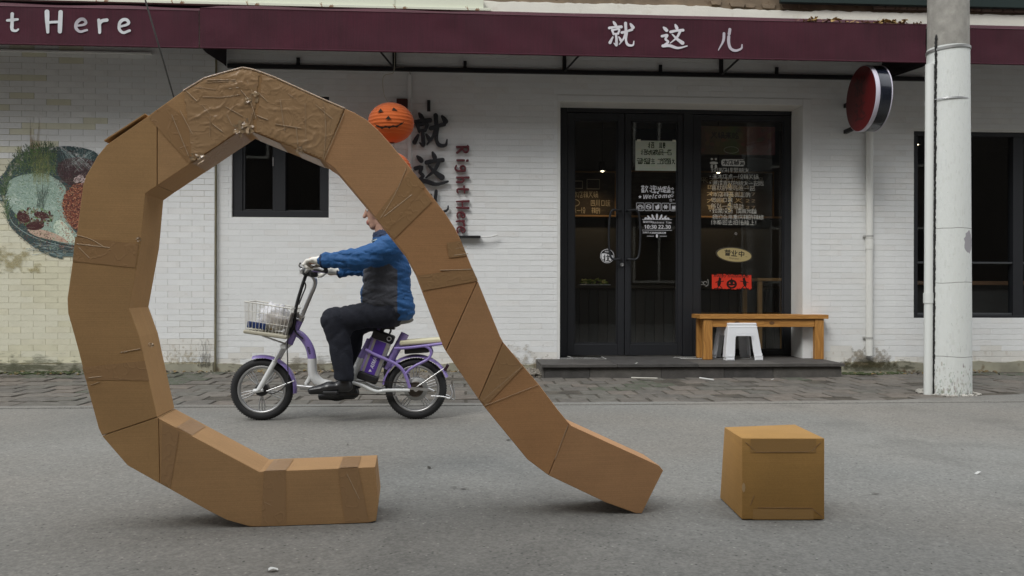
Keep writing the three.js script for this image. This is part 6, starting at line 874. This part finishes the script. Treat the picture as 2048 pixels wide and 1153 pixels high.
const EDGES = []; for (let a = 0; a < 8; a++) for (let k = 0; k < 3; k++) if (!(a & (1 << k))) { const p = [a & 1, (a >> 1) & 1, (a >> 2) & 1], q = p.slice(); q[k] = 1; EDGES.push([p, q]); }
const smin = (a, b, k) => { const h = Math.max(k - Math.abs(a - b), 0) / k; return Math.min(a, b) - h * h * k * 0.25; };
function capsule(A, B, ra, rb, sz = 1) { // tapered; sz flattens (or widens) it sideways
  const d = [B[0] - A[0], B[1] - A[1], (B[2] - A[2]) / sz], L = d[0] * d[0] + d[1] * d[1] + d[2] * d[2] || 1e-9;
  return (x, y, z) => { const px = x - A[0], py = y - A[1], pz = (z - A[2]) / sz; let t = (px * d[0] + py * d[1] + pz * d[2]) / L; t = t < 0 ? 0 : t > 1 ? 1 : t; return Math.hypot(px - d[0] * t, py - d[1] * t, pz - d[2] * t) - (ra + (rb - ra) * t); };
}
const union = (list, k) => (x, y, z) => { let d = list[0](x, y, z); for (let i = 1; i < list.length; i++) d = smin(d, list[i](x, y, z), k); return d; };
{
  const t = thing('person', 'rider in a blue and grey jacket, dark trousers and white gloves on the bicycle', 'person', BIKE);
  const J = { hip: [0.3621, 0.7608, 0], waist: [0.3305, 0.8659, 0], chest: [0.3196, 1.0483, 0], neck: [0.3121, 1.2587, 0], head: [0.2803, 1.4513, 0],
    sh: [[0.3627, 1.1973, 0.17], [0.3422, 1.2044, -0.17]], el: [[0.1664, 1.1102, 0.29], [0.1369, 1.0837, -0.27]], wr: [[-0.0509, 1.0994, 0.285], [-0.0286, 1.043, -0.285]],
    hp: [[0.3526, 0.7561, 0.085], [0.344, 0.7371, -0.085]], kn: [[-0.0148, 0.6993, 0.135], [0.0362, 0.6502, -0.12]], an: [[0.0559, 0.3019, 0.15], [0.0629, 0.2193, -0.14]], hd: [[-0.1443, 1.0994, 0.275], [-0.112, 1.0354, -0.285]] };
  const jk = std(0xffffff, 0.72, { vertexColors: true, bumpMap: tex(256, (u, v) => fbm(u, v, 30, 3, 331), 0.3, false), bumpScale: 0.002 });
  const wob = (x, y, z, f, s) => Math.sin(f * x + 2.1 * Math.sin(f * 0.6 * y + s)) * Math.sin(f * 0.9 * y + 1.7 * Math.sin(f * 0.5 * z + s)) * Math.cos(f * 0.7 * z + s);
  // body: one continuous figure under the clothes
  const L = [];
  L.push(capsule(J.hip, J.waist, 0.1, 0.1, 1.35), capsule(J.waist, J.chest, 0.1, 0.115, 1.4), capsule(J.chest, J.neck, 0.11, 0.055, 1.5), capsule(J.neck, [0.2875, 1.3567, 0], 0.052, 0.05));
  for (const s of [0, 1]) L.push(capsule(J.chest, J.sh[s], 0.07, 0.055), capsule(J.sh[s], J.el[s], 0.05, 0.04), capsule(J.el[s], J.wr[s], 0.038, 0.027), capsule(J.wr[s], J.hd[s], 0.025, 0.026, 0.9), capsule(J.hp[s], J.kn[s], 0.082, 0.056), capsule(J.kn[s], [J.an[s][0], J.an[s][1], J.an[s][2]], 0.054, 0.036), capsule([J.an[s][0] - 0.01, J.an[s][1] - 0.05, J.an[s][2]], [J.an[s][0] - 0.13, J.an[s][1] - 0.068, J.an[s][2]], 0.026, 0.018));
  const hc = [0.2838, 1.4549, 0], head = union([capsule([hc[0] + 0.018, hc[1] + 0.03, 0], [hc[0] + 0.005, hc[1] + 0.03, 0], 0.094, 0.092, 0.84), capsule([hc[0] - 0.045, hc[1] - 0.0, 0], [hc[0] - 0.05, hc[1] - 0.06, 0], 0.052, 0.036, 1.15), capsule([hc[0] - 0.05, hc[1] - 0.1, 0], [hc[0] + 0.02, hc[1] - 0.06, 0], 0.028, 0.04, 1.25), capsule([hc[0] - 0.097, hc[1] + 0.012, 0], [hc[0] - 0.112, hc[1] - 0.034, 0], 0.008, 0.013), capsule([hc[0] - 0.088, hc[1] - 0.07, -0.014], [hc[0] - 0.088, hc[1] - 0.07, 0.014], 0.0085, 0.0085), capsule([hc[0] - 0.085, hc[1] - 0.084, -0.011], [hc[0] - 0.085, hc[1] - 0.084, 0.011], 0.009, 0.009), capsule([hc[0] - 0.08, hc[1] + 0.03, -0.03], [hc[0] - 0.08, hc[1] + 0.03, 0.03], 0.016, 0.016)], 0.018);
  const ear = (s) => capsule([hc[0] + 0.014, hc[1] + 0.0, s * 0.082], [hc[0] + 0.008, hc[1] - 0.03, s * 0.08], 0.018, 0.011, 0.4);
  const headAll = union([head, ear(1), ear(-1), capsule(J.neck, [hc[0] + 0.012, hc[1] - 0.06, 0], 0.054, 0.05)], 0.012);
  const skinMat = std(0xffffff, 0.6, { vertexColors: true }), base = [0.42, 0.24, 0.17];
  const bodyGeo = skin(union(L, 0.04), [-0.45, 0.1, -0.42], [0.62, 1.5, 0.42], 0.014, () => base);
  const headGeo = skin(headAll, [hc[0] - 0.16, hc[1] - 0.2, -0.13], [hc[0] + 0.16, hc[1] + 0.16, 0.13], 0.0042, (x, y, z) => (x < hc[0] - 0.08 && Math.abs(y - hc[1] + 0.077) < 0.012 && Math.abs(z) < 0.026 ? [0.36, 0.13, 0.1] : base));
  const strip = (g) => { const o = g.toNonIndexed(); return o; }; const both = mergeGeometries([strip(bodyGeo), strip(headGeo)]);
  const body = obj('body', both, skinMat, t);
  for (const s of [1, -1]) { const e = obj('eye', new THREE.SphereGeometry(0.011, 14, 10).translate(hc[0] - 0.086, hc[1] + 0.008, s * 0.032), std([0.6, 0.57, 0.53], 0.2), t); obj('iris', new THREE.SphereGeometry(0.0056, 10, 8).translate(hc[0] - 0.0935, hc[1] + 0.008, s * 0.033), std([0.02, 0.012, 0.008], 0.2), e); obj('eyebrow', new THREE.CapsuleGeometry(0.004, 0.026, 4, 8).rotateX(Math.PI / 2).translate(hc[0] - 0.092, hc[1] + 0.033, s * 0.033), std([0.015, 0.012, 0.01], 0.8), t); }
  { const h = skin((x, y, z) => { const d = head(x, y, z) - 0.011 - 0.003 * wob(x, y, z, 90, 1); const cut = (hc[0] - 0.062 + Math.max(0, (hc[1] + 0.05 - y)) * 1.0) - x; return Math.max(d, cut, hc[1] - 0.035 - y + (x < hc[0] + 0.03 ? 0.03 : -0.03)); }, [hc[0] - 0.14, hc[1] - 0.12, -0.13], [hc[0] + 0.16, hc[1] + 0.16, 0.13], 0.006); obj('hair', h, std([0.014, 0.012, 0.011], 0.8), t); }
  // jacket
  const Jk = [capsule([J.hip[0] + 0.005, J.hip[1] + 0.005, 0], [J.waist[0], J.waist[1], 0], 0.15, 0.158, 1.22), capsule([J.hip[0] + 0.03, J.hip[1] - 0.015, 0], [J.hip[0] + 0.045, J.hip[1] + 0.02, 0], 0.085, 0.11, 1.5), capsule([J.waist[0] - 0.045, J.waist[1], 0], [J.waist[0] - 0.03, J.waist[1] + 0.08, 0], 0.14, 0.13, 1.15), capsule(J.waist, [J.chest[0] + 0.012, J.chest[1], 0], 0.16, 0.16, 1.22), capsule([J.chest[0] + 0.012, J.chest[1], 0], [J.neck[0] + 0.008, J.neck[1] - 0.03, 0], 0.155, 0.085, 1.3), capsule([J.neck[0] + 0.006, J.neck[1] - 0.01, 0], [J.neck[0] - 0.012, J.neck[1] + 0.075, 0], 0.083, 0.07, 0.95)];
  for (const s of [0, 1]) { const q = s ? -1 : 1; Jk.push(capsule([J.chest[0], J.chest[1] + 0.05, q * 0.1], J.sh[s], 0.1, 0.09), capsule(J.sh[s], J.el[s], 0.09, 0.074), capsule(J.el[s], [J.wr[s][0] - 0.0, J.wr[s][1], J.wr[s][2]], 0.071, 0.05)); }
  const shell = union(Jk, 0.05), sl = (p, q, x, y, z) => { const d = [q[0] - p[0], q[1] - p[1], q[2] - p[2]]; return ((x - p[0]) * d[0] + (y - p[1]) * d[1] + (z - p[2]) * d[2]) / (d[0] ** 2 + d[1] ** 2 + d[2] ** 2); };
  const blue = [0.006, 0.07, 0.21], grey = [0.04, 0.042, 0.052], navy = [0.007, 0.02, 0.06];
  const jGeo = skin((x, y, z) => {
    let d = shell(x, y, z) + 0.004 * wob(x * 0.6, y * 1.3, z * 0.6, 26, 0.4) + 0.009 * Math.max(0, 1 - 3.4 * Math.abs(wob(x * 0.5 + 0.4 * y, y * 1.4, z * 0.3, 30, 3.3))) * 0.8 + 0.005 * Math.max(0, 1 - 4 * Math.abs(wob(x * 0.9 - 0.3 * y, y * 1.6, z * 0.5, 47, 1.2)));
    for (const s of [0, 1]) { const k = sl(J.el[s], J.wr[s], x, y, z); if (k > 0 && Math.hypot(y - J.wr[s][1], z - J.wr[s][2]) < 0.16 && x < J.el[s][0] + 0.05) d += 0.003 * Math.sin(24 * k + 2 * s) - (k > 0.86 ? 0.006 : 0); }
    d = Math.max(d, -(capsule([J.neck[0] - 0.012, J.neck[1] + 0.03, 0], [J.neck[0] - 0.03, J.neck[1] + 0.2, 0], 0.058, 0.075)(x, y, z)));
    const hem = (J.hip[1] - 0.02 - (x > J.hip[0] ? 0.045 : 0.0) + Math.max(0, J.hip[0] - 0.05 - x) * 0.45) - y; d = Math.max(d, hem);
    d = Math.max(d, y - (J.neck[1] + 0.1 + (x - J.neck[0]) * 0.55));
    return d;
  }, [-0.16, 0.55, -0.44], [0.62, 1.42, 0.44], 0.0076, (x, y, z) => {
    const armK = Math.min(...[0, 1].map((s) => Math.min(capsule(J.sh[s], J.el[s], 0.1, 0.086)(x, y, z), capsule(J.el[s], J.wr[s], 0.082, 0.066)(x, y, z))));
    if (y > J.neck[1] + 0.015 && x < J.neck[0] + 0.03) return navy;
    if (armK > 0.008 && y < J.chest[1] + 0.07 - Math.max(0, x - J.chest[0]) * 0.8 && Math.abs(z) > 0.07 && x > J.waist[0] - 0.16 && x < J.waist[0] + 0.085 + (y - J.waist[1]) * 0.0) return grey;
    return blue;
  });
  const jacket = obj('jacket', jGeo, jk, t);
  { const tt = canvasTex(128, 64, (c) => { c.fillStyle = '#c9d6dc'; c.beginPath(); c.moveTo(6, 40); c.quadraticCurveTo(40, 8, 122, 20); c.quadraticCurveTo(90, 34, 84, 52); c.quadraticCurveTo(60, 36, 6, 40); c.fill(); }); obj('badge', new THREE.SphereGeometry(1, 12, 8).scale(0.028, 0.011, 0.006).rotateZ(0.15).rotateY(-0.5).translate(0.2536, 1.2486, 0.092), decal(tt, 0.6, { transparent: false, color: 0xd6dfe2 }), jacket); }
  obj('cuff', [0, 1].map((s) => { const a = V(...J.el[s]), b = V(...J.wr[s]), d = b.clone().sub(a).normalize(), p = b.clone().addScaledVector(d, 0.022); return new THREE.TorusGeometry(0.036, 0.011, 10, 28).applyQuaternion(new THREE.Quaternion().setFromUnitVectors(V(0, 0, 1), d)).translate(p.x, p.y, p.z); }), std(navy, 0.8), jacket);
  // trousers
  const Tr = [capsule([J.hip[0], J.hip[1] + 0.02, 0], [J.waist[0], J.waist[1] - 0.03, 0], 0.125, 0.12, 1.25)];
  for (const s of [0, 1]) Tr.push(capsule(J.hp[s], J.kn[s], 0.108, 0.079), capsule(J.kn[s], J.an[s], 0.079, 0.06), capsule([J.kn[s][0] + 0.045, J.kn[s][1] - 0.1, J.kn[s][2]], [J.an[s][0] + 0.012, J.an[s][1] + 0.02, J.an[s][2]], 0.06, 0.052));
  const trGeo = skin((x, y, z) => { let d = union(Tr, 0.045)(x, y, z) + 0.004 * wob(x * 1.2, y * 0.7, z, 24, 1.1) + 0.007 * Math.max(0, 1 - 3.6 * Math.abs(wob(x * 1.3, y * 0.7 + 0.5 * x, z * 0.5, 30, 2))); const a = z > 0 ? J.an[0] : J.an[1]; d = Math.max(d, a[1] - 0.012 + (x - a[0]) * -0.12 - y); return d; }, [-0.2, 0.18, -0.32], [0.56, 0.92, 0.32], 0.0105);
  obj('trousers', trGeo, std([0.0045, 0.0062, 0.014], 0.85, { bumpMap: jk.bumpMap, bumpScale: 0.002 }), t);
  // shoes
  for (const s of [0, 1]) { const a = J.an[s], f = union([capsule([a[0] + 0.022, a[1] - 0.052, a[2]], [a[0] - 0.1, a[1] - 0.062, a[2] + (s ? -0.01 : 0.01)], 0.036, 0.038, 1), capsule([a[0] - 0.1, a[1] - 0.062, a[2]], [a[0] - 0.215, a[1] - 0.076, a[2] + (s ? -0.02 : 0.02)], 0.038, 0.024, 1.3), capsule([a[0] + 0.005, a[1], a[2]], [a[0], a[1] - 0.04, a[2]], 0.045, 0.042)], 0.03), floor = a[1] - 0.098, sh = obj('shoe', skin((x, y, z) => Math.max(f(x, y, z), floor - y), [a[0] - 0.28, a[1] - 0.13, a[2] - 0.09], [a[0] + 0.1, a[1] + 0.06, a[2] + 0.09], 0.006), phys([0.01, 0.01, 0.011], 0.4, { clearcoat: 0.3 }), t);
    obj('sole', skin((x, y, z) => Math.max(f(x, y + 0.0, z) - 0.004, floor - 0.012 - y, y - floor - 0.01), [a[0] - 0.28, a[1] - 0.13, a[2] - 0.09], [a[0] + 0.1, a[1] + 0.0, a[2] + 0.09], 0.006), std([0.012, 0.011, 0.01], 0.8), sh); }
  // gloved hands closed on the grips: palm, four unequal fingers curled over, thumb from the side
  for (const s of [0, 1]) {
    const q = s ? -1 : 1, w = J.wr[s], c = s ? [-0.1529, 1.0496, -0.27] : [-0.1134, 1.0932, 0.265], parts = [];
    parts.push(capsule([w[0] + 0.03, w[1], w[2]], [c[0] + 0.03, c[1] + 0.006, c[2]], 0.034, 0.034, 1.05), capsule([c[0] + 0.03, c[1] + 0.008, c[2] - 0.02], [c[0] - 0.022, c[1] + 0.014, c[2] - 0.026], 0.026, 0.02), capsule([c[0] + 0.03, c[1] + 0.006, c[2] + 0.018], [c[0] - 0.022, c[1] + 0.01, c[2] + 0.026], 0.025, 0.019));
    const fingers = [[0.036, 0.05], [0.012, 0.058], [-0.013, 0.054], [-0.036, 0.042]];
    const digits = fingers.map(([dz, len], k) => { const z = c[2] + q * dz, a = [c[0] - 0.018, c[1] + 0.012, z], reach = s ? 0.7 : 1; const b = [a[0] - len * 0.75 * reach, a[1] - 0.008 - 0.002 * k, z], d = [b[0] - len * 0.3 * reach + (k ? 0.012 : -0.004), b[1] - 0.024, z], e = [d[0] + 0.02, d[1] - 0.02, z]; return union([capsule(a, b, 0.0135, 0.0115), capsule(b, d, 0.0115, 0.0105), capsule(d, e, 0.0105, 0.0095)], 0.006); });
    const th = union([capsule([c[0] + 0.022, c[1] - 0.012, c[2] - q * 0.034], [c[0] - 0.008, c[1] - 0.034, c[2] - q * 0.042], 0.016, 0.0135), capsule([c[0] - 0.008, c[1] - 0.034, c[2] - q * 0.042], [c[0] - 0.034, c[1] - 0.046, c[2] - q * 0.03], 0.0135, 0.011)], 0.008);
    const palm = union(parts, 0.02), all = (x, y, z) => { let d = palm(x, y, z); for (const g of digits) d = smin(d, g(x, y, z), 0.005); return smin(d, th(x, y, z), 0.008); };
    obj('glove', skin((x, y, z) => all(x, y, z) + 0.0012 * wob(x, y, z, 140, 1), [c[0] - 0.13, c[1] - 0.11, c[2] - 0.09], [w[0] + 0.07, c[1] + 0.07, c[2] + 0.09], 0.0042), std([0.76, 0.74, 0.67], 0.9), t);
  }
  void body;
}

// ---------------------------------------------------------------- litter and leaves
{
  const r = rng(91), paperM = std([0.6, 0.6, 0.57], 0.9), leafM = [std([0.05, 0.045, 0.035], 0.9), std([0.2, 0.14, 0.06], 0.9), std([0.34, 0.22, 0.08], 0.9)];
  const curl = (w, h) => { const g = new THREE.PlaneGeometry(w, h, 4, 3), p = g.attributes.position, a = r() * 3; for (let i = 0; i < p.count; i++) p.setZ(i, 0.16 * w * Math.sin(p.getX(i) / w * 3 + a) + 0.08 * w * r()); g.rotateX(-Math.PI / 2); g.computeVertexNormals(); return g; };
  const drop = (name, label, cat, x, z, g, m, y = 0.004, turn = 0, group) => { const o = solo(name, label, cat, g, m, group); o.position.set(x, y + 0.002, z); o.rotation.y = turn; return o; };
  drop('paper_scrap', 'white paper scrap on the road at the bottom edge', 'litter', -0.6095, 6.0906, curl(0.03, 0.02), paperM, 0.004, 0.3);
  drop('paper_scrap', 'pale scrap lying right of the cube on the road', 'litter', 2.5508, 4.8954, curl(0.03, 0.018), paperM, 0.004, 0.2);
  const leafG = () => { const s = new THREE.Shape(); s.moveTo(-0.5, 0); s.quadraticCurveTo(-0.1, 0.34, 0.5, 0); s.quadraticCurveTo(-0.1, -0.34, -0.5, 0); const g = new THREE.ShapeGeometry(s, 6), p = g.attributes.position; for (let i = 0; i < p.count; i++) p.setZ(i, 0.15 * Math.abs(p.getY(i)) + 0.08 * p.getX(i) ** 2); g.rotateX(-Math.PI / 2); g.computeVertexNormals(); return g; };
  const lg = leafG();
  for (const [x, z, s, l] of [[-0.1721, 4.6235, 0.05, 'dark fallen leaf on the road under the cardboard curve'], [0.0055, 5.0694, 0.04, 'dark fallen leaf nearest the right cardboard leg'], [-0.0403, 5.0396, 0.03, 'small dark leaf left of the right cardboard leg'], [2.8455, 4.3185, 0.03, 'small dark leaf at the right of the lane'], [0.2742, 3.9059, 0.05, 'thin brown leaf on the road behind the right leg'], [1.8338, 5.2535, 0.04, 'narrow brown leaf right of the cube'], [-0.6725, 3.9981, 0.03, 'tiny leaf on the road below the rear wheel']]) { const o = drop('fallen_leaf', l, 'leaf', x, z, lg.clone().scale(s, s, s), leafM[0], 0.003, 3 * r(), 'leaves on the road'); void o; }
  // grit on the asphalt
  const grit = []; for (let i = 0; i < 320; i++) { const x = -3.2 + 7.2 * r(), z = 2.6 + 4.6 * r(), s = 0.0012 + 0.0028 * r() * r(); grit.push(new THREE.TetrahedronGeometry(s, 0).rotateY(6 * r()).translate(x, s * 0.4 + 0.0005, z)); } solo('grit', 'fine grit scattered over the road', 'grit', grit, std([0.2, 0.19, 0.175], 1)).userData.kind = 'stuff';
  // sticks before the step
  solo('chopstick', 'pale stick lying along the foot of the stone step', 'stick', rod([1.6713228015355321, 0.035, 0.7958417047388666 + 0.06], [1.921985642191167, 0.035, 0.8512086745757266 + 0.06], 0.008, 0.007, 7), std([0.5, 0.48, 0.42], 0.8));
  solo('chopstick', 'white stick lying before the bench end of the step', 'stick', rod([2.3562835071444326, 0.034, 0.8236338989823615 + 0.06], [2.4555667247367294, 0.03, 0.9619221393949058 + 0.06], 0.008, 0.007, 7), std([0.62, 0.62, 0.6], 0.8));
  for (const [x, y, l] of [[1275, 727, 'white crumb on the tread of the step'], [1318, 716, 'white scrap at the foot of the doors'], [1150, 716, 'torn white strip under the left door leaf'], [1353, 715, 'pale scrap under the right door leaf']]) void [x, y, l];
  drop('paper_scrap', 'white crumb on the tread of the stone step', 'litter', 1.7844, 0.5803, curl(0.035, 0.02), paperM, 0.152, 0.4); drop('paper_scrap', 'torn white strip under the left door leaf', 'litter', 1.1971, -0.0997, curl(0.08, 0.014), paperM, 0.152, 0.05); drop('paper_scrap', 'pale scrap at the foot of the right door leaf', 'litter', 2.3593, -0.0593, curl(0.04, 0.014), paperM, 0.152, 0.1); drop('paper_scrap', 'white scrap on the pavement before the step end', 'litter', 3.0745, 0.9425, curl(0.03, 0.02), paperM, 0.02, 0.1);
  // rubble and dead leaves along the foot of the walls
  const rub = [], fol = []; for (let i = 0; i < 1500; i++) { const x = -5.6 + 11.6 * r(); if (x > 0.7 && x < 3.9) continue; const side = x < CORNER ? LZ + 0.04 : 0.03, z = side + 0.26 * r() * r() + (r() < 0.2 ? 0.25 * r() : 0), y = paveY(x, z) + 0.004; const s = 0.004 + 0.02 * r() * r(); (r() < 0.6 ? rub : fol).push(r() < 0.6 ? new THREE.DodecahedronGeometry(s, 0).scale(1.3, 0.6, 1).rotateY(6 * r()).translate(x, y, z) : lg.clone().scale(0.05, 0.05, 0.05).rotateX(r() - 0.5).rotateZ(r() - 0.5).rotateY(6 * r()).translate(x, y + 0.01 * r(), z)); }
  for (let i = 0; i < 260; i++) { const x = 0.7128346031751016 + 0.22 * (r() - 0.5), z = 0.2 + 0.4 * r(), k = 0.06 * r(); rub.push(new THREE.DodecahedronGeometry(0.008 + 0.022 * r(), 0).scale(1.3, 0.6, 1).rotateY(6 * r()).translate(x, paveY(x, z) + k * 0.7, z)); }
  solo('wall_foot_rubble', 'mortar crumbs and rubble along the foot of the walls', 'rubble', rub, std([0.2, 0.18, 0.15], 1)).userData.kind = 'stuff'; solo('leaf_litter', 'dead leaves along the foot of the walls', 'leaves', fol, leafM[1]).userData.kind = 'stuff';
  const moss = []; for (let i = 0; i < 700; i++) { const a = r(), x = a < 0.55 ? -5.2 + 1.9 * r() : 4.0 + 0.9 * r(), side = x < CORNER ? LZ + 0.03 : 0.02, z = side + 0.3 * r() * r(); moss.push(new THREE.IcosahedronGeometry(0.008 + 0.014 * r(), 0).scale(1.4, 0.6, 1.2).rotateY(6 * r()).translate(x, paveY(x, z) + 0.004, z)); } solo('moss', 'green moss tufts at the foot of the walls', 'moss', moss, std([0.045, 0.06, 0.022], 1)).userData.kind = 'stuff';
  // dead leaves caught on the awning edge
  const aw = []; for (let i = 0; i < 110; i++) { const px = 3.35 + 1.35 * r(), big = Math.sin(px * 9) > 0.1 ? 1.4 : 0.7; aw.push(lg.clone().scale(0.06 * big, 0.08 * big, 0.06 * big).rotateX(1.4 * (r() - 0.5)).rotateZ(1.4 * (r() - 0.5)).rotateY(6 * r()).translate(px, 3.6314 + 0.012 + 0.025 * r() * big, AZ - 0.02 - 0.06 * r())); } solo('leaves_on_awning', 'dry orange leaves caught along the top edge of the long awning', 'leaves', aw, leafM[2]).userData.kind = 'stuff';
}

// ---------------------------------------------------------------- the far side of the lane, behind the camera, seen mirrored in the glass
{
  const z = 11.6, grey = new THREE.MeshStandardMaterial({ roughness: 0.95, map: tex(512, grain([84, 78, 72], 0.3, 8, 401, 14), 3) }), t = thing('opposite_building', 'grey rendered building across the lane behind the camera', 'building');
  obj('wall', box(-15, 26, -0.05, 8.9, z, z + 0.4), grey, t); obj('cornice', box(-15.1, 26.1, 8.9, 9.2, z - 0.25, z + 0.4), M.plaster, t);
  for (let i = 0; i < 9; i++) for (const y of [1.1, 4.2]) { if (y < 2 && (i === 2 || i === 3)) continue; const x = -9.2 + i * 3.6, f = obj('window', [box(x - 0.7, x + 0.7, y, y + 0.06, z - 0.05, z - 0.002), box(x - 0.7, x + 0.7, y + 1.44, y + 1.5, z - 0.05, z - 0.002), box(x - 0.7, x - 0.64, y + 0.06, y + 1.44, z - 0.05, z - 0.002), box(x + 0.64, x + 0.7, y + 0.06, y + 1.44, z - 0.05, z - 0.002), box(x - 0.03, x + 0.03, y + 0.06, y + 1.44, z - 0.05, z - 0.002)], M.plaster, t); obj('pane', box(x - 0.64, x + 0.64, y + 0.06, y + 1.44, z - 0.02, z - 0.012), phys([0.01, 0.012, 0.014], 0.05), f); }
  const s = thing('no_parking_sign', 'blue no parking sign across the lane mirrored in the left door', 'sign', [1.72, 1.55, z - 0.06], Math.PI), st = canvasTex(512, 384, (c) => { c.fillStyle = '#3d5a80'; c.fillRect(0, 0, 512, 384); c.strokeStyle = '#cfd8e0'; c.lineWidth = 10; c.strokeRect(16, 16, 480, 352); write(c, '禁止停车', 36, 130, 104, 13, 114); });
  obj('face', sheet(-0.62, 0.62, 0, 0.9, 0.0215), std(0xffffff, 0.5, { map: st }), s); obj('plate', box(-0.63, 0.63, -0.01, 0.91, 0, 0.02, 0.004), M.steel, s);
  const tr = thing('bare_tree', 'bare street tree across the lane mirrored in the door glass', 'tree', [2.35, 0, z - 1.1]), r = rng(411), bark = std([0.07, 0.06, 0.05], 0.95);
  obj('trunk', tube([[0, 0, 0], [0.05, 1.2, 0.02], [-0.02, 2.4, 0], [0.06, 3.4, 0.03]], 0.13, 20, 10), bark, tr);
  const br = (p, d, L, rad, n) => { if (n < 0) return; const e = [p[0] + d[0] * L, p[1] + d[1] * L, p[2] + d[2] * L]; obj('branch', rod(p, e, rad, rad * 0.6, 6), bark, tr); for (let i = 0; i < 2; i++) { const k = V(d[0] + 1.3 * (r() - 0.5), d[1] + 0.8 * (r() - 0.35), d[2] + 0.9 * (r() - 0.5)).normalize(); br(e, k.toArray(), L * 0.74, rad * 0.6, n - 1); } };
  for (let i = 0; i < 4; i++) br([0.06, 2.6 + 0.25 * i, 0.02], V(r() - 0.5, 0.6, r() - 0.5).normalize().toArray(), 1.0, 0.06, 3);
}

renderer.render(scene, camera);
